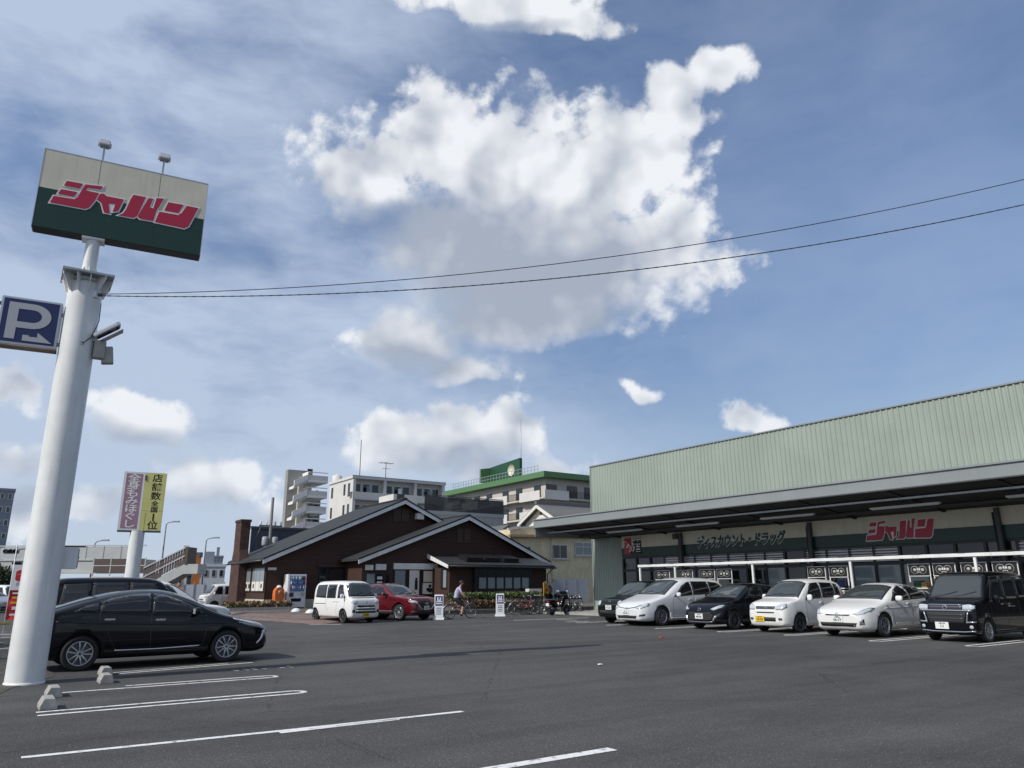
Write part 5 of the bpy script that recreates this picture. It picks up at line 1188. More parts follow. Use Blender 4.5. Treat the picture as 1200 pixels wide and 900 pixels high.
def boom():
    a, b = at(229, 682, 105), at(233, 652, 105); t = thing('crane_boom', 'orange telescopic crane boom standing between far buildings', 'crane', (a.x, a.y, 0), 0); o = Vector((a.x, a.y, 0))
    d = b - a; MB().bar((0, 0, 1.4), a + d * .55 - o, .9).build('boom_section', 'crane_orange', t); MB().bar(a + d * .5 - o, b - o, .68).build('boom_section', 'crane_orange', t)
    m = MB(); m.box(-1.6, 1.6, -1.2, 1.2, .5, 1.6); bevel(m.build('carrier', 'crane_orange', t), .06)
    w = MB().lathe([(.2, -.15), (.5, -.15), (.5, .15), (.2, .15)], 16).mesh('wheel', 'tyre')
    for x in (-1.1, 1.1):
        for y in (-1.2, 1.2): q = link('wheel', w, t, (x, y, .5)); q.rotation_euler = (math.pi / 2, 0, 0)
    B('boom_head', 'dark_steel', t, *( [(b - o).x - .35, (b - o).x + .35, (b - o).y - .35, (b - o).y + .35, (b - o).z - .1, (b - o).z + .5]))
boom()
def block(name, label, x0, x1, yt, dist, mt, depth=12, floors=3, cols=4, roof=None, cat='building', yb=None):
    p, q = at(x0, 690, dist), at(x1, 690, dist); p.z = q.z = 0; zt = (at(x0, yt, dist).z + at(x1, yt, dist).z) / 2; d = q - p; w = d.length
    t = thing(name, label, cat, p, math.atan2(d.y, d.x)); B('wall', mt, t, 0, w, 0, depth, 0, zt); B('parapet', mt, t, -.12, w + .12, -.12, depth + .1, zt, zt + .4)
    fh = zt / floors
    for r in range(floors):
        for c in range(cols):
            a = w * (c + .22) / cols; b = w * (c + .78) / cols; f = B('window', 'alu', t, a, b, -.06, -.002, r * fh + fh * .35, r * fh + fh * .8); B('pane', 'glass', f, a + .08, b - .08, -.07, -.06, r * fh + fh * .38, r * fh + fh * .77)
    if roof: B('roof_unit', roof, t, w * .3, w * .6, 2, 6, zt + .4, zt + 2.4)
    return t
block('tower_block', 'dark tall apartment tower with balconies at the far edge of the street', -60, -2, 573, 150, 'far_dark', 5, 8, 6)
block('white_house', 'small white flat roofed building with two windows right of the bridge stairs', 203, 226, 660, 110, 'apt_white', 8, 1, 2, 'apt_white')
block('far_block', 'grey blue low block behind the orange boom', 226, 262, 664, 130, 'far_wall', 10, 2, 4, 'far_dark')
block('far_tower', 'small grey far tower above the restaurant eave', 246, 258, 653, 190, 'far_dark', 12, 6, 3, 'far_dark')
block('warehouse', 'long low pale warehouse under the footbridge deck', 60, 200, 684, 140, 'far_wall', 12, 1, 10)
block('far_houses', 'row of low dim houses beyond the left edge of the car park', -160, 30, 676, 150, 'concrete_warm', 10, 2, 12)
def low_wall():
    a, b = at(214, 698, 70), at(262, 698, 70); a.z = b.z = 0; d = b - a
    t = thing('site_hoarding', 'white hoarding wall with mesh fence left of the restaurant chimney', 'hoarding', a, math.atan2(d.y, d.x)); w = d.length; z = at(235, 685, 70).z
    for k in range(4): B('hoarding_sheet', 'far_wall', t, k * w / 4 + .02, (k + 1) * w / 4 - .02, 0, .06, .35, z)
    for k in range(5): B('post', 'steel_grey', t, k * w / 4 - .04, k * w / 4 + .04, -.05, .11, 0, z + .2)
    B('base_rail', 'dark_steel', t, 0, w, -.02, .08, .0, .34)
low_wall()
# hedge-like trees under the bridge at far left
def tree(label, x, dist, yt, rx, seed, mt='leaf_dark'):
    p = at(x, 690, dist); h = at(x, yt, dist).z; t = thing('street_tree', label, 'tree', (p.x, p.y, 0), 0, 'trees along the far road'); rr = random.Random(seed)
    MB().tube([(0, 0, 0), (.1, 0, h * .4), (0, .1, h * .75)], [.16, .12, .05], 8).build('trunk', 'bark', t)
    m = MB()
    for k in range(26):
        c = Vector((rr.gauss(0, rx * .45), rr.gauss(0, rx * .45), h * rr.uniform(.35, .93)))
        for q in range(60):
            d = Vector((rr.gauss(0, 1), rr.gauss(0, 1), rr.gauss(0, 1))).normalized(); s = rr.uniform(.10, .22); pp = c + d * rr.uniform(.1, .55) * rx * .5; a = d.cross(Vector((rr.gauss(0, 1), rr.gauss(0, 1), rr.gauss(0, 1)))).normalized() * s * .5
            m.add([pp, pp + d * s + a, pp + d * s * 2, pp + d * s - a], [(0, 1, 2, 3)])
    m.build('crown', mt, t, kind='stuff')
for i, (x, yt, lab) in enumerate(((2, 668, 'dark roadside tree at the far left under the bridge'), (11, 671, 'dark roadside shrub tree next to the flag'), (-14, 664, 'dark roadside tree beyond the tower block'), (28, 672, 'dark roadside tree hidden behind the mast'))): tree(lab, x, 78, yt, 1.6, i)

# ------------------------------------------------------------------ vehicles
def pchip(pts):
    xs = [p[0] for p in pts]; ys = [p[1] for p in pts]; n = len(xs); h = [xs[i + 1] - xs[i] for i in range(n - 1)]; d = [(ys[i + 1] - ys[i]) / h[i] for i in range(n - 1)]
    m = [0.0] * n; m[0], m[-1] = d[0], d[-1]
    for i in range(1, n - 1):
        if d[i - 1] * d[i] > 0: w1, w2 = 2 * h[i] + h[i - 1], h[i] + 2 * h[i - 1]; m[i] = (w1 + w2) / (w1 / d[i - 1] + w2 / d[i])
    def f(x):
        if x <= xs[0]: return ys[0]
        if x >= xs[-1]: return ys[-1]
        i = max(k for k in range(n - 1) if xs[k] <= x); t = (x - xs[i]) / h[i]; t2, t3 = t * t, t * t * t
        return ys[i] * (2 * t3 - 3 * t2 + 1) + h[i] * m[i] * (t3 - 2 * t2 + t) + ys[i + 1] * (-2 * t3 + 3 * t2) + h[i] * m[i + 1] * (t3 - t2)
    return f

class Car:
    """car frame: x forward (front bumper at +L/2), y left, z up; t = distance behind the front bumper"""
    def __init__(s, name, label, spec, paint, loc, rz, group='cars parked in the lot', cat='car'):
        scale = CAR_SCALE
        s.S = S = spec; s.L, s.Wd = S['L'], S['W']; s.hl = s.L / 2; s.paint = paint
        s.t = thing(name, label, cat, loc, rz, group); s.t.scale = (scale,) * 3
        s.shell()
    def X(s, t): return s.hl - t
    def shell(s):
        S, L = s.S, s.L; top, bot, belt, plan = pchip(S['top']), pchip(S['bot']), pchip(S['belt']), pchip(S['plan']); tum = S.get('tumble', .22); mm = S.get('m', 3.4)
        st = []; n = 64
        for i in range(n + 1): a = i / n; st.append(L * (a - .11 * math.sin(2 * math.pi * a)))
        st[0] = 0; st[-1] = L; hw = s.Wd / 2; rings = []
        for t in st:
            zt, zb, w = top(t), bot(t), plan(t) * hw; zl = min(belt(t), zt - .03); zl = max(zl, zb + .08); h = zt - zl
            pr = [(0, zb), (.55 * w, zb), (.84 * w, zb + .012), (.935 * w, zb + .045), (.965 * w, zb + .11)]
            zm = zb + (zl - zb) * .55
            for q in (.2, .4, .6, .8): pr.append((w * (.968 + .032 * math.sin(q * math.pi / 2)), zb + .11 + (zm - zb - .11) * q))
            pr.append((w, zm))
            for q in (.3, .6, .85, 1.0): pr.append((w * (1 - .030 * q ** 2.2), zm + (zl - zm) * q))
            ws = w * .97; e = 2 / (mm if h > .25 else 2.2 + (mm - 2.2) * max(0, h) / .25)
            for k in range(1, 17):
                th = k / 16 * math.pi / 2; zz = zl + h * math.sin(th) ** e; yy = ws * max(math.cos(th), 0) ** e * (1 - tum * (zz - zl)); pr.append((yy if k < 16 else 0.0, zz))
            rings.append([(s.X(t), y, z) for y, z in pr])
        K = len(rings[0]); vs = []; idx = []
        for r in rings:
            row = []
            for k, p in enumerate(r): row.append(len(vs)); vs.append(p)
            mir = []
            for k, p in enumerate(r):
                if 0 < k < K - 1: mir.append(len(vs)); vs.append((p[0], -p[1], p[2]))
            idx.append(row + mir[::-1])                       # closed loop: right side up, left side down
        M = len(idx[0]); fs = []
        for i in range(len(idx) - 1):
            for k in range(M): k2 = (k + 1) % M; fs.append((idx[i][k], idx[i + 1][k], idx[i + 1][k2], idx[i][k2]))
        fs.append(tuple(idx[0])); fs.append(tuple(idx[-1][::-1]))
        bm = bmesh.new(); bv = [bm.verts.new(v) for v in vs]
        for f in fs:
            try: bm.faces.new([bv[i] for i in f])
            except ValueError: pass
        bmesh.ops.remove_doubles(bm, verts=bm.verts, dist=1e-5); bmesh.ops.recalc_face_normals(bm, faces=bm.faces)
        for f in bm.faces: f.smooth = len(f.verts) == 4
        bm.normal_update(); s.bvh = BVHTree.FromBMesh(bm)
        me = bpy.data.meshes.new('body'); bm.to_mesh(me); bm.free(); me.materials.append(MATS[s.paint]); me.materials.append(MATS['rubber'])
        o = link('body', me, s.t)
        # wheel arches cut through
        r = S['r']; cut = MB(); cut.smooth = True
        for xa in (S['fo'], S['fo'] + S['wb']):
            for sd in (1, -1):
                Mc = Matrix.Translation((s.X(xa), sd * (s.Wd / 2 + .15), r + .01)) @ Matrix.Rotation(math.pi / 2, 4, 'X')
                pr = [(0, -.5), (r + S.get('arch', .05), -.5), (r + S.get('arch', .05), .5), (0, .5)]
                cut.lathe([(r + S.get('arch', .05), -.42), (r + S.get('arch', .05), .42)], 36, Mc)
                base = len(cut.v) - 72; cut.f.append(tuple(base + i for i in range(36))[::-1]); cut.m.append(0); cut.sm.append(False); cut.f.append(tuple(base + 36 + i for i in range(36))); cut.m.append(0); cut.sm.append(False)
        cm = cut.mesh('arch_cutter', 'rubber'); bmx = bmesh.new(); bmx.from_mesh(cm); bmesh.ops.recalc_face_normals(bmx, faces=bmx.faces); bmx.to_mesh(cm); bmx.free()
        co = bpy.data.objects.new('arch_cutter', cm); COL.objects.link(co); co.parent = s.t
        md = o.modifiers.new('arches', 'BOOLEAN'); md.operation = 'DIFFERENCE'; md.solver = 'EXACT'; md.object = co; md.material_mode = 'TRANSFER'
        bpy.context.view_layer.update(); ev = o.evaluated_get(bpy.context.evaluated_depsgraph_get()); nm = bpy.data.meshes.new_from_object(ev)
        o.modifiers.clear(); o.data = nm; nm.name = 'body'; bpy.data.objects.remove(co); s.body = o
    # ---- patches laid on the shell
    def hit(s, o, d):
        p, n, i, dist = s.bvh.ray_cast(Vector(o), Vector(d)); return p, n
    def patch(s, name, mt, poly, view, off=.006, res=.06, parent=None, flip=False, skirt=.012):
        """poly in (t, z) for view 'L'/'R', (y, z) for 'F'/'B', (t, y) for 'T'"""
        a = sum(poly[i][0] * poly[(i + 1) % len(poly)][1] - poly[(i + 1) % len(poly)][0] * poly[i][1] for i in range(len(poly)))
        if a < 0: poly = poly[::-1]
        # resample the outline
        ol = []
        for i in range(len(poly)):
            p, q = Vector(poly[i]), Vector(poly[(i + 1) % len(poly)]); k = max(1, int((q - p).length / res))
            for j in range(k): ol.append(p.lerp(q, j / k))
        pts = list(ol); n0 = len(ol); xs = [p.x for p in ol]; ys = [p.y for p in ol]
        def inside(p):
            c = False; j = n0 - 1
            for i in range(n0):
                if (ol[i].y > p.y) != (ol[j].y > p.y) and p.x < (ol[j].x - ol[i].x) * (p.y - ol[i].y) / (ol[j].y - ol[i].y) + ol[i].x: c = not c
                j = i
            return c
        x = min(xs) + res
        while x < max(xs):
            y = min(ys) + res
            while y < max(ys):
                p = Vector((x, y))
                if inside(p) and min((p - q).length for q in ol) > res * .45: pts.append(p)
                y += res
            x += res
        vs, es, fs, *_ = geometry.delaunay_2d_cdt(pts, [], [tuple(range(n0))], 1, 1e-6)
        out = []; nor = []
        for v in vs:
            if view in 'LR': o = (s.X(v.x), 3 if view == 'L' else -3, v.y); d = (0, -1 if view == 'L' else 1, 0)
            elif view == 'F': o = (s.hl + 1, v.x, v.y); d = (-1, 0, 0)
            elif view == 'B': o = (-s.hl - 1, v.x, v.y); d = (1, 0, 0)
            else: o = (s.X(v.x), v.y, 3); d = (0, 0, -1)
            p, n = s.hit(o, d)
            if p is None: p = Vector((s.X(v.x), s.Wd / 2 * (1 if view == 'L' else -1), v.y)) if view in 'LR' else (Vector((s.hl if view == 'F' else -s.hl, v.x, v.y)) if view in 'FB' else Vector((s.X(v.x), v.y, 1))); n = -Vector(d)
            out.append(p); nor.append(n)
        m = MB(); m.smooth = True; P = [p + n * off for p, n in zip(out, nor)]
        fl = []
        for f in fs:
            f = tuple(f); c = (P[f[1]] - P[f[0]]).cross(P[f[2]] - P[f[0]])
            if c.dot(nor[f[0]]) < 0: f = f[::-1]
            fl.append(f)
        ed = {}
        for f in fl:
            for i in range(len(f)): e = (f[i], f[(i + 1) % len(f)]); ed[e] = 1
        bd = [e for e in ed if (e[1], e[0]) not in ed]; nv = len(P)
        Q = [p - n * skirt for p, n in zip(out, nor)]
        m.add(P + Q, fl + [(b, a, a + nv, b + nv) for a, b in bd]); return m.build(name, mt, parent or s.t)
    def strip(s, name, mt, path, view, w=.012, off=.002, parent=None):
        for i in range(len(path) - 1):
            p, q = Vector(path[i]), Vector(path[i + 1]); d = (q - p).normalized(); a = Vector((-d.y, d.x)) * w / 2
        poly = []; back = []
        for i, p in enumerate(path):
            p = Vector(p); d = (Vector(path[min(i + 1, len(path) - 1)]) - Vector(path[max(i - 1, 0)])).normalized(); a = Vector((-d.y, d.x)) * w / 2; poly.append(tuple(p + a)); back.append(tuple(p - a))
        return s.patch(name, mt, poly + back[::-1], view, off, .08, parent, skirt=.004)
    def wheels(s, style='spoke', rim='rim', n=5):
        S = s.S; r = S['r']; w = S.get('tw', .195); key = (r, w, style, rim, n); c = WHEELS.get(key)
        if not c:
            ty = MB().lathe([(r * .70, -w * .42), (r * .90, -w * .5), (r * .975, -w * .42), (r, -w * .25), (r, w * .25), (r * .975, w * .42), (r * .90, w * .5), (r * .70, w * .42), (r * .68, 0), (r * .70, -w * .42)], 40).mesh('tyre', 'tyre')
            rm = MB(); rr_ = r * .70
            rm.lathe([(rr_, w * .36), (rr_, w * .46), (rr_ * .93, w * .45), (rr_ * .90, w * .20), (rr_ * .9, -w * .3)], 40)
            rm.lathe([(0, w * .40), (rr_ * .14, w * .40), (rr_ * .20, w * .34), (rr_ * .22, w * .1)], 20)
            for k in range(n):
                a = 2 * math.pi * k / n
                for q in ((-1, 1) if style == 'twin' else (0,)):
                    hw0, hw1 = (.12, .10) if style == 'twin' else (.16, .20 if style == 'blade' else .13)
                    hw0 *= rr_; hw1 *= rr_; sp = q * .20 * rr_
                    Mk = Matrix.Rotation(a, 4, 'Z'); vs = []
                    for (x, yy, hh, z) in ((.15 * rr_, sp * .3, hw0, w * .38), (.55 * rr_, sp * .8, hw0 * .8, w * .42), (.95 * rr_, sp * 1.25, hw1, w * .40)): vs += [Mk @ Vector((x, yy - hh / 2, z)), Mk @ Vector((x, yy + hh / 2, z)), Mk @ Vector((x, yy - hh / 2, z - .03)), Mk @ Vector((x, yy + hh / 2, z - .03))]
                    fs = []
                    for j in (0, 4): fs += [(j, j + 4, j + 5, j + 1), (j, j + 2, j + 6, j + 4), (j + 1, j + 5, j + 7, j + 3)]
                    rm.add(vs, fs)
            rm = rm.mesh('rim', rim); ds = MB().lathe([(0, 0), (rr_ * .92, 0)], 30).mesh('brake_disc', 'rim_dark' if rim != 'rim_dark' else 'black_paint'); hub = MB().lathe([(0, w * .425), (rr_ * .10, w * .42), (rr_ * .11, w * .38)], 16).mesh('hub_cap', 'dark_steel'); c = WHEELS[key] = (ty, rm, ds, hub)
        for t in (S['fo'], S['fo'] + S['wb']):
            for sd in (1, -1):
                tyre = link('wheel', c[0], s.t, (s.X(t), sd * (s.Wd / 2 - w * .5 - S.get('inset', .015)), r)); tyre.rotation_euler = (-math.pi / 2 if sd > 0 else math.pi / 2, .3 * t, 0)
                for nm, me in (('rim', c[1]), ('brake_disc', c[2]), ('hub_cap', c[3])): link(nm, me, tyre)
    def box_on(s, name, mt, t, y, z, lx, ly, lz, bev=.01, parent=None, rot=None):
        M = Matrix.Translation((s.X(t), y, z)) @ (rot or Matrix()); o = MB().box(-lx / 2, lx / 2, -ly / 2, ly / 2, -lz / 2, lz / 2, M).build(name, mt, parent or s.t)
        return bevel(o, bev) if bev else o
    def plate(s, z, y=0, mt='plate_white', rear=False, text='12-34', tc='green_dark'):
        p, n = s.hit((s.hl + 1 if not rear else -s.hl - 1, y, z), (-1 if not rear else 1, 0, 0)); x = p.x + (.012 if not rear else -.012)
        o = MB().box(x - .008, x + .008, y - .165, y + .165, z - .083, z + .083).build('licence_plate', mt, s.t)
        if not rear: lettering(text, .085, tc, o, (x + .009, y, z - .022), (math.pi / 2, 0, math.pi / 2), .001, .003, sx=1.25, name='plate_number'); lettering('大阪 500', .045, tc, o, (x + .009, y, z + .048), (math.pi / 2, 0, math.pi / 2), .001, .001, name='plate_region')
    def mirror(s, t, z, mt=None, sz=(.11, .20, .15)):
        for sd in (1, -1):
            p, n = s.hit((s.X(t), sd * 3, z), (0, -sd, 0)); y = p.y + sd * (sz[1] / 2 + .05)
            m = MB(); m.smooth = True; prof = []; vs = []; nu, nv = 14, 8
            for j in range(nv + 1):
                ph = -math.pi / 2 + math.pi * j / nv
                for i in range(nu):
                    th = 2 * math.pi * i / nu; c = lambda a, e=.6: math.copysign(abs(a) ** e, a); vs.append((s.X(t) + sz[0] * .5 * c(math.cos(ph)) * c(math.cos(th)), y + sz[1] / 2 * c(math.cos(ph)) * c(math.sin(th)), z + sz[2] / 2 * c(math.sin(ph))))
            m.add(vs, [(j * nu + i, j * nu + (i + 1) % nu, (j + 1) * nu + (i + 1) % nu, (j + 1) * nu + i) for j in range(nv) for i in range(nu)]); o = m.build('mirror', mt or s.paint, s.t)
            MB().bar((s.X(t), p.y - sd * .02, z - sz[2] * .3), (s.X(t), y, z - sz[2] * .3), .05, .03).build('mirror_stalk', 'rubber', o); MB().box(s.X(t) - sz[0] * .5 - .004, s.X(t) - sz[0] * .46, y - sz[1] * .38, y + sz[1] * .38, z - sz[2] * .34, z + sz[2] * .34).build('mirror_glass', 'lens', o)
    def handle(s, t, z, mt=None, w=.19):
        for sd in (1, -1):
            p, n = s.hit((s.X(t), sd * 3, z), (0, -sd, 0)); o = MB().box(s.X(t) - w / 2, s.X(t) + w / 2, p.y - .012, p.y + .030, z - .018, z + .018).build('door_handle', mt or s.paint, s.t) if sd > 0 else MB().box(s.X(t) - w / 2, s.X(t) + w / 2, p.y - .030, p.y + .012, z - .018, z + .018).build('door_handle', mt or s.paint, s.t); bevel(o, .008)
    def both(s, name, mt, poly, views='LR', **k):
        for v in views: o = s.patch(name, mt, poly, v, **k)
        return o
    def pair(s, name, mt, poly, view='F', **k):                # mirrored left/right in a front or rear view
        r = []
        for sg in (1, -1): r.append(s.patch(name, mt, [(sg * y, z) for y, z in poly], view, **k))
        return r
    def windscreen(s, tb, tt, yb, yt, bow=.06, n=8, name='windscreen', view='T', mt='glass_screen', trim=True):
        """seen from above: from the cowl (tb) to the roof edge (tt)"""
        b = [(tb + bow * (abs(q) ** 2), q * yb) for q in [-1 + 2 * i / n for i in range(n + 1)]]; u = [(tt + bow * .5 * (abs(q) ** 2), q * yt) for q in [1 - 2 * i / n for i in range(n + 1)]]
        if trim:
            g = .022 * (1 if tt > tb else -1); s.patch('window_surround', 'rubber', [(t - g, y * 1.025) for t, y in b] + [(t + g * .6, y * 1.025) for t, y in u], view, .003, .10)
        return s.patch(name, mt, b + u, view, .007, .08)
    def wiper(s, tb, y0, y1, dt):
        pts = []
        for q in range(7):
            y = y0 + (y1 - y0) * q / 6; t = tb + dt * q / 6; p, n = s.hit((s.X(t), y, 3), (0, 0, -1)); pts.append(p + n * .02)
        MB().tube(pts, .008, 5).build('wiper', 'rubber', s.t)
WHEELS = {}; CAR_SCALE = 1.0
def side_glass(c, wins, line=True):
    for w in wins:
        cx = sum(p[0] for p in w) / len(w); cz = sum(p[1] for p in w) / len(w)
        big = [(cx + (t - cx) * 1.0 + (.018 if t > cx else -.018), cz + (z - cz) * 1.0 + (.016 if z > cz else -.016)) for t, z in w]
        for v in 'LR': f = c.patch('window_surround', 'rubber', big, v, .003, .10); c.patch('side_window', 'glass_car', w, v, .006, .08, f)
def emblem(c, z, r=.055, mt='chrome', y=0):
    p, n = c.hit((c.hl + 1, y, z), (-1, 0, 0)); q = n.to_track_quat('Z', 'Y').to_matrix().to_4x4(); M = Matrix.Translation(p + n * .008) @ q
    o = MB().lathe([(r * .80, 0), (r, 0), (r, .008), (r * .80, .008)], 20, M @ Matrix.Diagonal((1, 1, 1, 1))).build('emblem', mt, c.t); MB().bar(M @ Vector((-r * .8, 0, .004)), M @ Vector((r * .8, 0, .004)), r * .3, .006).build('emblem_bar', mt, o)
    return o
def pose(n, u, heading_deg): return W(n, u), LOT + R(heading_deg)      # heading measured from +n towards +u

# ---- hatchback with sloping tail (two looks)
def liftback(name, label, paint, loc, rz, new):
    S = dict(L=4.46, W=1.76, fo=.93, wb=2.70, r=.318, m=3.2, tumble=.30,
             top=[(0, .60), (.02, .66), (.08, .71), (.25, .79), (.6, .90), (1.0, 1.0), (1.12, 1.045), (1.6, 1.27), (2.0, 1.42), (2.25, 1.468), (2.55, 1.475), (3.0, 1.44), (3.5, 1.34), (4.0, 1.19), (4.28, 1.09), (4.38, 1.05), (4.43, .95), (4.46, .72)],
             bot=[(0, .30), (.06, .22), (.35, .17), (.6, .18), (4.0, .19), (4.3, .24), (4.46, .38)],
             belt=[(0, .56), (.2, .70), (.8, .83), (1.3, .91), (2.4, .96), (3.6, 1.02), (4.28, .98), (4.46, .68)],
             plan=[(0, .62), (.03, .72), (.12, .82), (.35, .92), (.8, .985), (1.6, 1.0), (3.4, 1.0), (4.0, .96), (4.32, .89), (4.42, .80), (4.46, .70)])
    c = Car(name, label, S, paint, loc, rz); c.wheels('twin' if new else 'spoke', 'rim' if new else 'rim', 5 if new else 6)
    c.windscreen(1.10, 2.0, .70, .56)
    front = [(1.42, .985), (1.52, 1.055), (1.86, 1.24), (2.2, 1.37), (2.40, 1.395), (2.42, 1.01)]; rear = [(2.48, 1.012), (2.46, 1.398), (2.8, 1.385), (3.2, 1.305), (3.36, 1.245), (3.36, 1.05)]; qt = [(3.41, 1.055), (3.41, 1.23), (3.62, 1.165), (3.80, 1.095)]
    side_glass(c, [front, rear, qt])
    for v in 'LR':
        for path in ([(1.40, .96), (1.36, .75), (1.42, .40), (1.5, .30)], [(2.45, 1.0), (2.44, .70), (2.42, .30)], [(3.38, 1.04), (3.36, .86), (3.22, .72), (3.12, .50), (3.0, .31)], [(1.5, .285), (3.0, .29)]): c.strip('door_seam', 'rubber', path, v, .010)
        c.strip('sill_trim', 'chrome' if new else c.paint, [(1.48, .365), (2.3, .34), (3.05, .345)], v, .022 if new else .018, .008)
        c.strip('waist_crease', c.paint, [(1.0, .78), (2.4, .80), (3.6, .86), (4.1, .90)], v, .02, .006)
    c.handle(2.28, .89, 'chrome' if new else None); c.handle(3.20, .92, 'chrome' if new else None); c.mirror(1.62, 1.04, 'car_black' if new else None)
    c.box_on('hybrid_badge', 'chrome', 1.12, .872, .84, .14, .012, .02, 0)
    if new:
        for h in c.pair('headlight', 'lens', [(.40, .66), (.52, .73), (.70, .79), (.84, .80), (.82, .72), (.72, .64), (.60, .57), (.58, .62)], res=.05): pass
        for v in 'LR': c.patch('headlight_wing', 'lens', [(.13, .665), (.40, .735), (.78, .845), (.84, .875), (.62, .83), (.30, .765), (.12, .70)], v, .010, .06); c.patch('bumper_blade', 'chrome', [(.10, .62), (.14, .62), (.20, .46), (.30, .34), (.26, .34), (.15, .46)], v, .014, .05)
        for o in c.pair('bumper_blade', 'chrome', [(.70, .60), (.74, .60), (.66, .42), (.60, .34), (.60, .38), (.64, .44)], res=.05, off=.014): pass
        c.patch('lower_intake', 'rubber', [(-.50, .30), (.50, .30), (.56, .44), (.40, .52), (-.40, .52), (-.56, .44)], 'F'); c.patch('grille_slit', 'rubber', [(-.40, .62), (.40, .62), (.38, .66), (-.38, .66)], 'F')
        for o in c.pair('fog_lamp', 'lens', [(.58, .40), (.64, .41), (.64, .50), (.60, .48)], res=.05): pass
        emblem(c, .675)
    else:
        for h in c.pair('headlight', 'lens', [(.44, .635), (.56, .665), (.68, .755), (.76, .80), (.82, .79), (.80, .70), (.72, .64), (.58, .60)], res=.05, off=.010): pass
        c.patch('grille_slit', 'rubber', [(-.40, .62), (-.34, .585), (.34, .585), (.40, .62), (.10, .612), (-.10, .612)], 'F')
        c.patch('lower_intake', 'rubber', [(-.52, .30), (.52, .30), (.56, .40), (-.56, .40)], 'F')
        for o in c.pair('fog_lamp', 'chrome', [(.62, .34), (.72, .36), (.72, .50), (.64, .50)], res=.05): pass
        emblem(c, .605, .06); c.plate(.49, -.0, 'plate_white', text='56-77')
    for o in c.pair('tail_light', 'lens_red', [(.50, .78), (.72, .60), (.78, .70), (.76, .96), (.60, .98)], 'B', res=.06): pass
    c.windscreen(4.25, 3.45, .58, .54, -.03, name='rear_window'); c.plate(.60, 0, rear=True)
    c.wiper(1.12, -.55, .1, .16); c.wiper(1.14, .0, .60, .16)
    return c
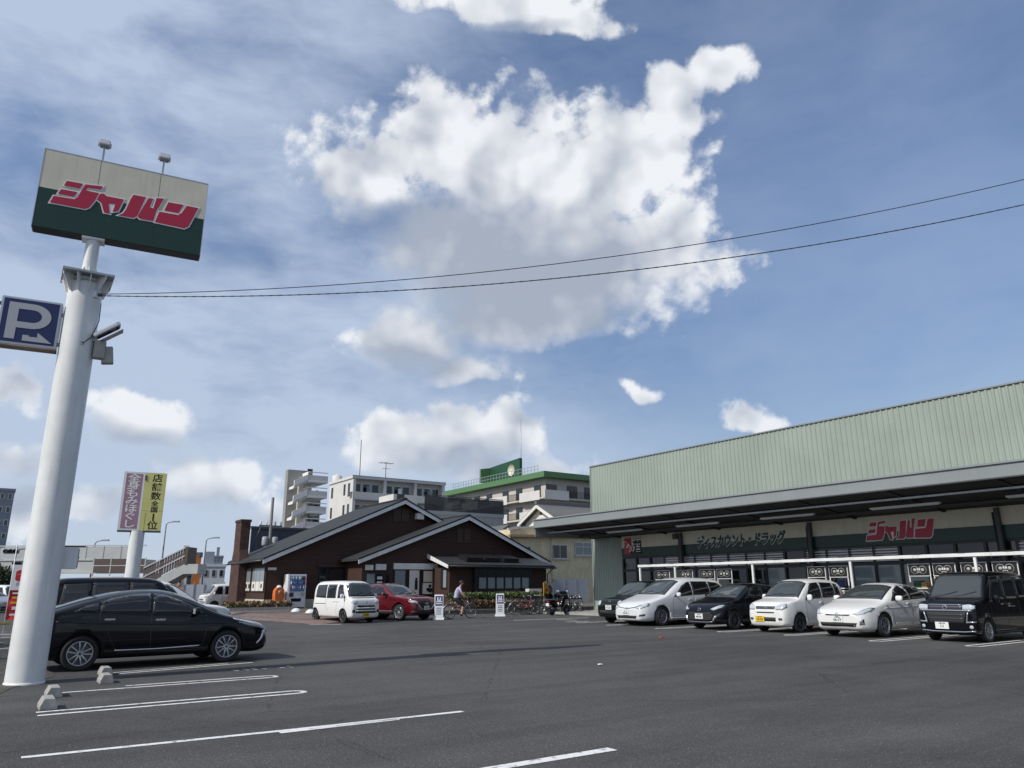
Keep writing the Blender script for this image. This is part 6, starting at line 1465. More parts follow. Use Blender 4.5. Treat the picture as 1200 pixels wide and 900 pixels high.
# ---- tall box kei car
def boxcar(name, label, paint, loc, rz, kind):
    tall = kind in ('tall',)
    if kind == 'tall':
        S = dict(L=3.395, W=1.475, fo=.62, wb=2.46, r=.285, m=7.0, tumble=.10, tw=.165,
                 top=[(0, .72), (.015, .85), (.05, .955), (.12, 1.0), (.5, 1.045), (.62, 1.10), (.80, 1.36), (1.0, 1.61), (1.12, 1.69), (1.4, 1.74), (2.0, 1.755), (3.0, 1.74), (3.24, 1.70), (3.33, 1.56), (3.37, 1.2), (3.395, .8)],
                 bot=[(0, .32), (.05, .21), (.3, .17), (3.0, .18), (3.3, .24), (3.395, .34)], belt=[(0, .68), (.1, .88), (.5, .965), (1.0, .98), (3.1, 1.0), (3.3, .96), (3.395, .74)],
                 plan=[(0, .88), (.02, .93), (.07, .97), (.2, .995), (.5, 1.0), (3.0, 1.0), (3.25, .99), (3.36, .95), (3.395, .90)])
        ws = (.60, 1.06, .64, .57); wins = [[(.93, 1.03), (1.02, 1.22), (1.22, 1.60), (1.74, 1.62), (1.74, 1.05)], [(1.80, 1.05), (1.80, 1.62), (2.52, 1.61), (2.52, 1.06)], [(2.58, 1.07), (2.58, 1.60), (3.10, 1.57), (3.16, 1.10)]]; mir = (.95, 1.06); hd = (1.62, .92, 2.0, .92)
    elif kind == 'kei':
        S = dict(L=3.395, W=1.475, fo=.72, wb=2.42, r=.280, m=4.4, tumble=.17, tw=.16,
                 top=[(0, .64), (.02, .74), (.06, .82), (.16, .90), (.5, .985), (.72, 1.03), (.82, 1.08), (1.2, 1.40), (1.42, 1.535), (1.7, 1.60), (2.1, 1.62), (2.9, 1.59), (3.18, 1.53), (3.30, 1.38), (3.36, 1.05), (3.395, .75)],
                 bot=[(0, .32), (.05, .21), (.3, .17), (3.0, .18), (3.3, .24), (3.395, .34)], belt=[(0, .60), (.1, .76), (.6, .90), (1.1, .94), (2.4, .98), (3.1, 1.0), (3.3, .95), (3.395, .70)],
                 plan=[(0, .72), (.02, .81), (.08, .89), (.25, .965), (.5, 1.0), (3.0, 1.0), (3.25, .97), (3.36, .90), (3.395, .82)])
        ws = (.80, 1.44, .64, .55); wins = [[(1.12, 1.0), (1.30, 1.20), (1.56, 1.46), (1.98, 1.49), (1.98, 1.03)], [(2.06, 1.035), (2.06, 1.49), (2.72, 1.47), (2.72, 1.06)], [(2.78, 1.065), (2.78, 1.46), (2.98, 1.43), (3.06, 1.10)]]; mir = (1.16, 1.04); hd = (1.90, .88, 2.62, .92)
    else:                                                       # cab-over kei van
        S = dict(L=3.395, W=1.475, fo=.70, wb=2.42, r=.275, m=5.0, tumble=.10, tw=.15, arch=.06,
                 top=[(0, .78), (.015, .90), (.05, .985), (.14, 1.03), (.26, 1.07), (.33, 1.12), (.50, 1.40), (.64, 1.62), (.74, 1.70), (1.0, 1.755), (1.6, 1.78), (3.0, 1.77), (3.25, 1.73), (3.34, 1.58), (3.37, 1.2), (3.395, .8)],
                 bot=[(0, .33), (.05, .23), (.3, .20), (3.0, .21), (3.3, .25), (3.395, .34)], belt=[(0, .72), (.1, .90), (.4, .96), (1.0, .98), (3.1, .99), (3.3, .95), (3.395, .74)],
                 plan=[(0, .82), (.02, .89), (.08, .95), (.25, .99), (.5, 1.0), (3.0, 1.0), (3.28, .98), (3.37, .93), (3.395, .87)])
        ws = (.32, .70, .655, .60); wins = [[(.60, 1.06), (.74, 1.30), (.92, 1.58), (1.22, 1.60), (1.22, 1.05)], [(1.40, 1.05), (1.40, 1.60), (2.14, 1.60), (2.14, 1.05)], [(2.24, 1.05), (2.24, 1.60), (3.06, 1.58), (3.12, 1.08)]]; mir = (.62, 1.12); hd = (1.16, .90, 1.46, .90)
    c = Car(name, label, S, paint, loc, rz); c.wheels('spoke' if kind != 'van' else 'blade', 'rim_dark' if kind != 'tall' else 'rim', 8 if kind == 'tall' else 6); c.windscreen(*ws, bow=.04); side_glass(c, wins)
    d1 = wins[0][-1][0] + .04; d2 = wins[1][-1][0] + .03
    for v in 'LR':
        for path in ([(wins[0][0][0] - .03, 1.0), (wins[0][0][0] - .02, .7), (S['fo'] + .40, .45), (S['fo'] + .45, .28)], [(d1, 1.0), (d1, .28)], [(d2, 1.0), (d2, .62), (d2 - .2, .5)], [(S['fo'] + .45, .27), (S['fo'] + S['wb'] - .4, .27)]): c.strip('door_seam', 'rubber', path, v, .010)
    c.handle(hd[0], hd[1], 'chrome' if kind == 'tall' else None, .16); c.handle(hd[2], hd[3], 'chrome' if kind == 'tall' else None, .16); c.mirror(mir[0], mir[1], None, (.10, .17, .19))
    if kind == 'tall':
        c.patch('upper_grille', 'rim_dark', [(-.40, .80), (.40, .80), (.42, .90), (-.42, .90)], 'F'); c.strip('grille_bar', 'chrome', [(-.64, .775), (.64, .775)], 'F', .035, .016); c.strip('grille_bar', 'chrome', [(-.42, .915), (.42, .915)], 'F', .018, .014)
        c.patch('main_grille', 'rubber', [(-.42, .46), (.42, .46), (.50, .74), (-.50, .74)], 'F'); 
        for z in (.58, .67): c.strip('grille_slat', 'rim_dark', [(-.44, z), (.44, z)], 'F', .022, .014)
        for h in c.pair('headlight', 'lens', [(.43, .795), (.43, .91), (.60, .925), (.70, .90), (.70, .82), (.60, .785)], res=.05, off=.012): pass
        for h in c.pair('bumper_trim', 'chrome', [(.47, .46), (.50, .46), (.56, .74), (.53, .74)], res=.06, off=.014): pass
        for h in c.pair('bumper_trim', 'chrome', [(.48, .47), (.70, .49), (.70, .525), (.48, .505)], res=.06, off=.016): pass
        for h in c.pair('fog_lamp', 'lens', [(.59 + .045 * math.cos(a * .7), .38 + .045 * math.sin(a * .7)) for a in range(9)], res=.03, off=.012): pass
        c.strip('lower_lip', 'chrome', [(-.66, .285), (-.4, .26), (.4, .26), (.66, .285)], 'F', .03, .014)
        emblem(c, .85, .06); c.plate(.405, -.12, text='11', tc='black_paint')
        for v in 'LR': c.strip('sill_skirt', c.paint, [(1.0, .24), (2.7, .24)], v, .05, .02); c.strip('body_badge', 'chrome', [(1.9, .86), (2.3, .86)], v, .02, .01)
    elif kind == 'kei':
        c.patch('upper_grille', 'rubber', [(-.34, .70), (.34, .70), (.36, .785), (-.36, .785)], 'F'); emblem(c, .745, .045)
        for z in (.725, .76): c.strip('grille_slat', 'chrome', [(-.34, z), (.34, z)], 'F', .010, .014)
        c.strip('mid_slot', 'rubber', [(-.32, .60), (.32, .60)], 'F', .035, .006)
        c.patch('lower_intake', 'rubber', [(-.05, .34), (.36, .34), (.36, .46), (-.05, .46)], 'F'); c.plate(.41, -.22, 'plate_yellow', text='10-23', tc='black_paint')
        for h in c.pair('headlight', 'lens', [(.38, .68), (.38, .79), (.52, .85), (.66, .86), (.68, .76), (.60, .68)], res=.05, off=.012): pass
        for h in c.pair('fog_lamp', 'dark_steel', [(.46, .37), (.58, .38), (.58, .44), (.46, .45)], res=.04): pass
    else:
        c.patch('main_grille', 'rubber', [(-.50, .42), (.50, .42), (.42, .74), (-.42, .74)], 'F')
        for z in (.52, .63): c.strip('grille_slat', c.paint, [(-.46, z), (.46, z)], 'F', .05, .016)
        for h in c.pair('headlight', 'lens', [(.44, .83), (.44, .93), (.66, .95), (.69, .84), (.60, .80)], res=.05, off=.010): pass
        for h in c.pair('fog_lamp', 'rubber', [(.52, .44), (.66, .45), (.66, .57), (.55, .56)], res=.05): pass
        emblem(c, .86, .05); c.plate(.345, .0, 'plate_yellow', text='21-07', tc='black_paint'); c.strip('cowl_panel', 'rubber', [(-.55, 1.05), (.55, 1.05)], 'F', .03, .004)
        for v in 'LR': c.strip('slide_rail', 'rubber', [(2.2, .80), (3.2, .80)], v, .025, .004)
    for o in c.pair('tail_light', 'lens_red', [(.56, .75), (.70, .75), (.69, 1.2), (.58, 1.2)], 'B', res=.06): pass
    c.patch('rear_window', 'glass_car', [(-.55, 1.05), (.55, 1.05), (.50, S['top'][-5][1] - .1), (-.50, S['top'][-5][1] - .1)], 'B'); c.plate(.70, 0, rear=True)
    c.wiper(ws[0] + .02, -.5, .05, .10); c.wiper(ws[0] + .02, .0, .52, .10)
    return c
# ---- one-box people carrier
def carrier(name, label, paint, loc, rz, kind='one'):
    if kind == 'one':
        S = dict(L=4.80, W=1.80, fo=.95, wb=2.95, r=.335, m=4.0, tumble=.20,
                 top=[(0, .58), (.02, .66), (.08, .73), (.3, .84), (.7, .97), (1.05, 1.07), (1.2, 1.12), (1.7, 1.42), (2.1, 1.62), (2.35, 1.69), (2.8, 1.73), (3.6, 1.715), (4.35, 1.65), (4.55, 1.55), (4.70, 1.25), (4.77, .95), (4.80, .7)],
                 bot=[(0, .26), (.06, .19), (.35, .16), (4.3, .19), (4.65, .25), (4.8, .36)], belt=[(0, .54), (.2, .70), (.8, .88), (1.4, .98), (2.6, 1.04), (4.3, 1.10), (4.6, 1.04), (4.8, .66)],
                 plan=[(0, .60), (.03, .70), (.12, .80), (.35, .91), (.8, .98), (1.5, 1.0), (4.0, 1.0), (4.5, .96), (4.72, .88), (4.8, .78)])
        ws = (1.16, 2.12, .74, .60); wins = [[(1.62, 1.03), (1.80, 1.15), (2.16, 1.40), (2.46, 1.53), (2.62, 1.55), (2.62, 1.08)], [(2.70, 1.085), (2.70, 1.56), (3.60, 1.56), (3.62, 1.12)], [(3.68, 1.125), (3.66, 1.555), (4.25, 1.50), (4.48, 1.20), (4.45, 1.15)]]
    else:
        S = dict(L=4.70, W=1.72, fo=.90, wb=2.85, r=.32, m=4.6, tumble=.14,
                 top=[(0, .66), (.02, .80), (.08, .90), (.3, .98), (.85, 1.06), (1.0, 1.12), (1.45, 1.45), (1.75, 1.63), (2.0, 1.70), (2.6, 1.73), (4.0, 1.72), (4.45, 1.67), (4.58, 1.5), (4.66, 1.1), (4.70, .7)],
                 bot=[(0, .28), (.06, .2), (.35, .17), (4.2, .2), (4.6, .26), (4.7, .36)], belt=[(0, .62), (.2, .86), (.8, .96), (1.4, 1.0), (4.2, 1.04), (4.5, 1.0), (4.7, .66)],
                 plan=[(0, .74), (.03, .82), (.12, .90), (.35, .97), (.8, 1.0), (4.2, 1.0), (4.55, .95), (4.66, .88), (4.7, .8)])
        ws = (1.0, 1.78, .72, .62); wins = [[(1.42, 1.06), (1.55, 1.20), (1.86, 1.58), (2.40, 1.62), (2.40, 1.08)], [(2.48, 1.08), (2.48, 1.62), (3.36, 1.62), (3.36, 1.10)], [(3.44, 1.10), (3.44, 1.62), (4.22, 1.58), (4.36, 1.14)]]
    c = Car(name, label, S, paint, loc, rz); c.wheels('twin' if kind == 'one' else 'spoke', 'rim', 6); c.windscreen(*ws, bow=.08); side_glass(c, wins)
    d1 = wins[0][-1][0] + .04; d2 = wins[1][-1][0] + .03
    for v in 'LR':
        for path in ([(wins[0][0][0] - .04, 1.0), (wins[0][0][0] - .10, .7), (wins[0][0][0] - .08, .28)], [(d1, 1.05), (d1, .28)], [(d2, 1.08), (d2, .80), (d2 - .15, .6), (d2 - .30, .3)], [(d1, .95), (d2 + .6, .97)], [(wins[0][0][0] - .08, .27), (d2 - .3, .28)]): c.strip('door_seam', 'rubber', path, v, .010)
        c.strip('sill_skirt', c.paint, [(1.4, .26), (3.6, .26)], v, .05, .015)
    c.handle(d1 - .18, .92); c.handle(d1 + .2, .93); c.mirror(wins[0][0][0] + .12, 1.10)
    if kind == 'one':
        c.strip('grille_line', 'dark_steel', [(-.66, .745), (-.40, .66), (-.12, .625), (0, .595), (.12, .625), (.40, .66), (.66, .745)], 'F', .022, .010)
        for h in c.pair('headlight', 'lens', [(.42, .645), (.56, .68), (.74, .80), (.80, .80), (.80, .70), (.68, .62), (.54, .60)], res=.05, off=.010): pass
        c.patch('lower_intake', 'rubber', [(-.46, .27), (.46, .27), (.52, .37), (-.52, .37)], 'F'); c.plate(.47, -.06, text='34-05')
        for h in c.pair('fog_lamp', 'dark_steel', [(.60, .34), (.74, .36), (.76, .43), (.62, .41)], res=.05): pass
        emblem(c, .63, .04)
    else:
        c.patch('main_grille', 'rim_dark', [(-.40, .64), (.40, .64), (.44, .80), (-.44, .80)], 'F'); c.patch('lower_intake', 'rubber', [(-.5, .3), (.5, .3), (.5, .45), (-.5, .45)], 'F'); c.plate(.52)
        for h in c.pair('headlight', 'lens', [(.46, .68), (.46, .82), (.74, .88), (.76, .74)], res=.05, off=.010): pass
    for o in c.pair('tail_light', 'lens_red', [(.62, .85), (.78, .80), (.78, 1.2), (.66, 1.25)], 'B', res=.06): pass
    c.patch('rear_window', 'glass_car', [(-.62, 1.12), (.62, 1.12), (.54, 1.5), (-.54, 1.5)], 'B'); c.plate(.75, 0, rear=True)
    c.wiper(ws[0] + .02, -.6, .05, .2); c.wiper(ws[0] + .02, .0, .62, .2)
    return c
# ---- compact hatch, crossover, sport utility
def hatch(name, label, paint, loc, rz, kind):
    if kind == 'compact':
        S = dict(L=3.94, W=1.695, fo=.80, wb=2.55, r=.31, m=3.6, tumble=.26,
                 top=[(0, .58), (.02, .67), (.08, .75), (.25, .84), (.7, .945), (1.0, 1.01), (1.12, 1.06), (1.5, 1.27), (1.85, 1.43), (2.1, 1.485), (2.4, 1.50), (3.0, 1.46), (3.5, 1.38), (3.66, 1.28), (3.82, 1.02), (3.90, .85), (3.94, .65)],
                 bot=[(0, .28), (.06, .2), (.35, .17), (3.5, .2), (3.8, .26), (3.94, .38)], belt=[(0, .54), (.2, .72), (.7, .87), (1.3, .94), (2.4, .99), (3.4, 1.06), (3.7, .98), (3.94, .6)],
                 plan=[(0, .64), (.03, .74), (.12, .84), (.35, .94), (.8, 1.0), (3.2, 1.0), (3.6, .97), (3.84, .88), (3.94, .74)])
        ws = (1.08, 1.88, .68, .55); wins = [[(1.42, 1.0), (1.60, 1.12), (1.92, 1.32), (2.18, 1.39), (2.30, 1.395), (2.30, 1.03)], [(2.36, 1.035), (2.36, 1.395), (2.75, 1.36), (3.08, 1.22), (3.10, 1.12)]]
    elif kind == 'box':
        S = dict(L=3.70, W=1.67, fo=.74, wb=2.45, r=.31, m=4.2, tumble=.18,
                 top=[(0, .66), (.02, .78), (.07, .87), (.2, .93), (.8, 1.0), (.98, 1.03), (1.06, 1.08), (1.36, 1.42), (1.52, 1.55), (1.75, 1.61), (2.2, 1.63), (3.1, 1.60), (3.42, 1.54), (3.56, 1.35), (3.65, 1.0), (3.70, .7)],
                 bot=[(0, .32), (.06, .24), (.35, .21), (3.3, .22), (3.58, .28), (3.70, .4)], belt=[(0, .62), (.15, .84), (.7, .93), (1.3, .97), (3.2, 1.0), (3.5, .96), (3.7, .66)],
                 plan=[(0, .74), (.03, .83), (.1, .90), (.3, .97), (.6, 1.0), (3.2, 1.0), (3.5, .97), (3.64, .90), (3.7, .8)])
        ws = (1.04, 1.54, .70, .60); wins = [[(1.30, 1.02), (1.42, 1.20), (1.62, 1.47), (2.10, 1.50), (2.10, 1.04)], [(2.16, 1.04), (2.16, 1.50), (2.78, 1.49), (2.80, 1.06)], [(2.86, 1.07), (2.85, 1.48), (3.15, 1.44), (3.26, 1.12)]]
    else:
        S = dict(L=4.55, W=1.84, fo=.92, wb=2.70, r=.36, m=3.8, tumble=.22, arch=.06, tw=.22,
                 top=[(0, .76), (.02, .86), (.07, .95), (.2, 1.02), (.8, 1.09), (1.2, 1.13), (1.34, 1.18), (1.8, 1.45), (2.1, 1.60), (2.35, 1.66), (2.7, 1.685), (3.4, 1.65), (3.95, 1.58), (4.12, 1.50), (4.34, 1.2), (4.48, 1.0), (4.55, .75)],
                 bot=[(0, .36), (.06, .27), (.35, .23), (4.1, .25), (4.4, .32), (4.55, .45)], belt=[(0, .72), (.2, .92), (.8, 1.0), (1.5, 1.06), (2.6, 1.10), (3.8, 1.16), (4.3, 1.06), (4.55, .7)],
                 plan=[(0, .68), (.03, .78), (.12, .87), (.35, .95), (.8, 1.0), (3.8, 1.0), (4.2, .97), (4.46, .88), (4.55, .76)])
        ws = (1.30, 2.12, .74, .60); wins = [[(1.66, 1.12), (1.84, 1.24), (2.16, 1.45), (2.42, 1.53), (2.56, 1.54), (2.56, 1.14)], [(2.63, 1.145), (2.63, 1.545), (3.2, 1.53), (3.42, 1.46), (3.44, 1.17)], [(3.50, 1.18), (3.49, 1.44), (3.72, 1.34), (3.88, 1.23)]]
    c = Car(name, label, S, paint, loc, rz); c.wheels('twin' if kind != 'box' else 'spoke', 'rim' if kind != 'compact' else 'rim_dark', 5); c.windscreen(*ws, bow=.06); side_glass(c, wins)
    d1 = wins[0][-1][0] + .03; d2 = wins[1][-1][0] + .03; bz = wins[0][0][1]
    for v in 'LR':
        for path in ([(wins[0][0][0] - .03, bz), (wins[0][0][0] - .06, .7), (wins[0][0][0] + .02, .3)], [(d1, bz), (d1, .3)], [(d2, bz + .05), (d2 - .02, .85), (d2 - .25, .6), (d2 - .33, .32)], [(wins[0][0][0] + .02, .30), (d2 - .33, .31)]): c.strip('door_seam', 'rubber', path, v, .010)
        if kind == 'suv': c.strip('sill_cladding', 'rubber', [(1.3, .34), (3.2, .34)], v, .16, .008); c.strip('sill_trim', 'chrome', [(1.4, .43), (3.2, .43)], v, .02, .016)
    c.handle(d1 - .16, bz - .12); c.handle(d2 - .16, bz - .09); c.mirror(wins[0][0][0] + .14, bz + .06)
    if kind == 'compact':
        c.patch('main_grille', 'rubber', [(-.46, .28), (.46, .28), (.58, .44), (.46, .56), (-.46, .56), (-.58, .44)], 'F'); c.plate(.43, -.02, text='48-05')
        for h in c.pair('headlight', 'lens', [(.46, .66), (.58, .62), (.76, .70), (.80, .80), (.70, .78)], res=.05, off=.010): pass
        for h in c.pair('bumper_trim', 'chrome', [(.50, .275), (.62, .46), (.66, .47), (.68, .44), (.56, .255)], res=.05, off=.012): pass
        c.strip('lower_lip', 'chrome', [(-.52, .26), (-.2, .245), (.2, .245), (.52, .26)], 'F', .028, .012); emblem(c, .64, .06)
        for h in c.pair('fog_slot', 'rubber', [(.64, .38), (.74, .40), (.76, .56), (.68, .50)], res=.05): pass
    elif kind == 'box':
        for h in c.pair('headlight', 'lens', [(.58 + .10 * math.cos(a * .628), .77 + .10 * math.sin(a * .628)) for a in range(10)], res=.04, off=.014): pass
        c.patch('main_grille', 'rubber', [(-.40, .66), (.40, .66), (.44, .74), (-.44, .74)], 'F'); c.patch('lower_intake', 'rubber', [(-.56, .36), (.56, .36), (.56, .50), (-.56, .50)], 'F'); c.plate(.61, -.02, text='91-60'); emblem(c, .84, .05)
    else:
        c.patch('main_grille', 'rubber', [(-.34, .52), (.34, .52), (.50, .68), (.56, .82), (-.56, .82), (-.50, .68)], 'F'); c.plate(.56, -.0, text='30-88')
        for h in c.pair('grille_trim', 'chrome', [(.05, .505), (.36, .505), (.53, .68), (.66, .78), (.52, .72), (.34, .53)], res=.05, off=.014): pass
        for h in c.pair('headlight', 'lens', [(.56, .80), (.60, .86), (.80, .90), (.86, .88), (.84, .80), (.70, .77)], res=.05, off=.010): pass
        c.patch('lower_cladding', 'rubber', [(-.80, .30), (.80, .30), (.82, .42), (.5, .46), (-.5, .46), (-.82, .42)], 'F'); emblem(c, .74, .08)
        for v in 'LR': c.box_on('roof_rail', 'rubber', 3.0, (.50 if v == 'L' else -.50), 1.66, 1.6, .04, .04, .01)
    for o in c.pair('tail_light', 'lens_red', [(.48, .82), (.74, .76), (.76, .92), (.56, .96)], 'B', res=.06): pass
    c.plate(.65, 0, rear=True); c.windscreen(ws[1] + (3.74 - 1.88 if kind == 'compact' else 0) + (0 if kind == 'compact' else (S['L'] - .30 - ws[1])), S['L'] - .62, .56, .50, -.03, name='rear_window')
    c.wiper(ws[0] + .02, -.55, .05, .16); c.wiper(ws[0] + .02, .0, .58, .16)
    return c

def park_row():
    # front right wheel contact points of the row before the shop give each car its place; noses point to the lot (-n)
    def put(x, y, S_fo, half, L, dh=0):
        S_fo, half, L = S_fo * 1.05, half * 1.05, L * 1.05                      # (x, y): contact of the wheel on the -u side
        n, u = gz(x, y); return W(n - S_fo + L / 2, u + half, 0), LOT + math.pi + R(dh)
    l, r = put(1160, 753, .62, .68, 3.395); boxcar('kei_box_car', 'black tall box car with chrome grille and white plate, last in the shop row', 'car_black', l, r, 'tall')
    l, r = put(1037, 747, .93, .80, 4.5); liftback('white_liftback', 'white sloping liftback between the white small car and the black box car', 'car_white', l, r, False)
    l, r = put(938, 741.5, .72, .68, 3.395); boxcar('kei_hatchback', 'white small car with yellow plate beside the white liftback', 'car_white', l, r, 'kei')
    l, r = put(862, 738, .80, .80, 3.94); hatch('compact_hatchback', 'black compact hatchback with silver lower lip between two white cars', 'car_blackblue', l, r, 'compact')
    l, r = put(776, 733.5, .95, .83, 4.8); carrier('people_carrier', 'white one-box people carrier next to the dark green box car', 'car_pearl', l, r)
    l, r = put(747, 731, .74, .78, 3.7); hatch('dark_box_car', 'dark green boxy car with round headlights at the end by the bicycles', 'car_darkgreen', l, r, 'box')
CAR_SCALE = 1.05
park_row()
CAR_SCALE = 1.0
def left_cars():
    # black liftback by the mast, nose to +n
    n0, u0 = gz(88, 787); n1, u1 = gz(264, 776); hd = math.degrees(math.atan2(u1 - u0, n1 - n0))
    d = Vector((n1 - n0, u1 - u0)).normalized(); mid = Vector((n1, u1)) + d * .93 - d * 2.25; side = Vector((-d.y, d.x)) * .80; q = mid + side
    liftback('black_liftback', 'glossy black liftback with two-tone alloy wheels parked beside the white mast', 'car_black', W(q.x, q.y), LOT + R(hd), True)
    boxcar('black_box_van', 'black tall box van parked beyond the black liftback', 'car_black', W(pu(88, 700, 20.0)[0] + 1.15, 20.7), LOT + R(2), 'tall')
    carrier('white_minivan', 'white minivan parked beyond the black box van', 'car_white', W(pu(62, 700, 23.8)[0] + 2.35, 24.6), LOT + R(4), 'box')
    liftback('silver_saloon', 'pale silver car whose bonnet shows beyond the white minivan', 'car_white', W(pu(140, 700, 27)[0] + 1.1, 27.8), LOT + R(4), False)
    # van and sport utility in front of the restaurant
    a = Vector(gz(400, 730)); b = Vector(gz(436, 729.5)); c = Vector(gz(378, 729))
    p = (a + b) / 2; hd = R(-90 + 8); f = Vector((math.cos(hd), math.sin(hd))); q = p + f * .70 - f * 1.70
    boxcar('kei_van', 'white cab-over mini van with yellow plate in front of the restaurant', 'car_white', W(q.x, q.y), LOT + hd, 'van')
    a = Vector(gz(462, 727)); b = Vector(gz(503, 726)); p = (a + b) / 2; hd = R(-90 + 18); f = Vector((math.cos(hd), math.sin(hd))); q = p + f * .92 - f * 2.275
    hatch('sport_utility', 'dark red sport utility car beside the white mini van', 'car_red', W(q.x, q.y), LOT + hd, 'suv')
    n, u = 8.2, 46.5; d = ray(264, 700); dd = Vector((d.x, d.y, 0)).normalized() * 60; boxcar('white_kei_truck', 'small white van half hidden by the restaurant chimney', 'car_white', (dd.x, dd.y, 0), LOT + R(185), 'van')
    for i, (x, dist, lab) in enumerate(((2, 66, 'white van at the far left beyond the flag'), (-16, 62, 'grey car at the far left kerb by the trees'))):
        d = ray(x, 700); dd = Vector((d.x, d.y, 0)).normalized() * dist
        if i == 0: boxcar('far_white_van', lab, 'car_white', (dd.x, dd.y, 0), R(-20), 'van')
        else: liftback('far_grey_car', lab, 'car_silver', (dd.x, dd.y, 0), R(-20), False)
left_cars()

# ------------------------------------------------------------------ people
def skinned(name, mt, joints, edges, parent, sub=2, root=0):
    """one continuous surface grown along a skeleton: joints = [(x, y, z, radius)]"""
    me = bpy.data.meshes.new(name); me.from_pydata([j[:3] for j in joints], edges, []); o = link(name, me, parent)
    md = o.modifiers.new('skin', 'SKIN'); md.use_smooth_shade = True
    for i, v in enumerate(me.skin_vertices[0].data): r = joints[i][3]; v.radius = r if isinstance(r, tuple) else (r, r); v.use_root = (i == root)
    sd = o.modifiers.new('sub', 'SUBSURF'); sd.levels = sub; sd.render_levels = sub
    bpy.context.view_layer.update(); nm = bpy.data.meshes.new_from_object(o.evaluated_get(bpy.context.evaluated_depsgraph_get())); o.modifiers.clear(); o.data = nm
    nm.materials.clear(); nm.materials.append(MATS[mt])
    for p in nm.polygons: p.use_smooth = True
    return o
def paint_body(o, rules):
    """assign materials by a test on face centres; last match wins"""
    me = o.data
    for m, _ in rules: me.materials.append(MATS[m])
    for p in me.polygons:
        c = p.center
        for i, (m, f) in enumerate(rules):
            if f(c): p.material_index = i + 1
def head(parent, c, fwd, mt_hair='hair', cap=None):
    """head with face features at c, looking along fwd (unit, local xy)"""
    f = Vector((fwd[0], fwd[1], 0)).normalized(); s = Vector((-f.y, f.x, 0)); M = Matrix(((f.x, s.x, 0, c[0]), (f.y, s.y, 0, c[1]), (0, 0, 1, c[2]), (0, 0, 0, 1)))
    def ball(name, mt, ctr, r, par, nu=14, nv=10, cut=None):
        m = MB(); m.smooth = True; vs = []
        for j in range(nv + 1):
            ph = -math.pi / 2 + math.pi * j / nv
            for i in range(nu): th = 2 * math.pi * i / nu; vs.append(M @ Vector((ctr[0] + r[0] * math.cos(ph) * math.cos(th), ctr[1] + r[1] * math.cos(ph) * math.sin(th), ctr[2] + r[2] * math.sin(ph))))
        m.add(vs, [(j * nu + i, j * nu + (i + 1) % nu, (j + 1) * nu + (i + 1) % nu, (j + 1) * nu + i) for j in range(nv) for i in range(nu)]); return m.build(name, mt, par)
    h = ball('head', 'skin', (0, 0, 0), (.095, .075, .115), parent)
    ball('nose', 'skin', (.098, 0, -.01), (.018, .013, .022), h, 8, 6); ball('mouth', mat('lip', (.30, .12, .10), .5), (.086, 0, -.055), (.010, .025, .007), h, 8, 6)
    for k in (-1, 1): ball('ear', 'skin', (-.005, k * .076, -.005), (.020, .010, .030), h, 8, 6); ball('eye', 'hair', (.086, k * .032, .018), (.008, .013, .008), h, 8, 6)
    ball('hair', mt_hair, (-.018, 0, .025), (.097, .084, .108), h)
    if cap: ball('cap', cap, (-.008, 0, .055), (.104, .090, .075), h); ball('cap_brim', cap, (.10, 0, .045), (.055, .065, .010), h, 12, 6)
    return h
def hand(parent, wrist, d, up):
    """small curled hand: palm and five fingers"""
    w, d, up = Vector(wrist), Vector(d).normalized(), Vector(up).normalized(); s = d.cross(up).normalized(); J = [(*w, .022), (*(w + d * .05), (.034, .02))]; E = [(0, 1)]
    for k, (off, ln) in enumerate(((-.026, .058), (-.009, .066), (.009, .062), (.026, .050))):
        a = w + d * .085 + s * off; b = a + d * ln * .5 - up * .012; c = b + d * ln * .25 - up * ln * .45; i = len(J); J += [(*a, .010), (*b, .009), (*c, .008)]; E += [(1, i), (i, i + 1), (i + 1, i + 2)]
    a = w + d * .035 - s * .034; b = a + d * .03 - s * .012 - up * .015; i = len(J); J += [(*a, .011), (*b, .009)]; E += [(1, i), (i, i + 1)]
    return skinned('hand', 'skin', J, E, parent, 1)

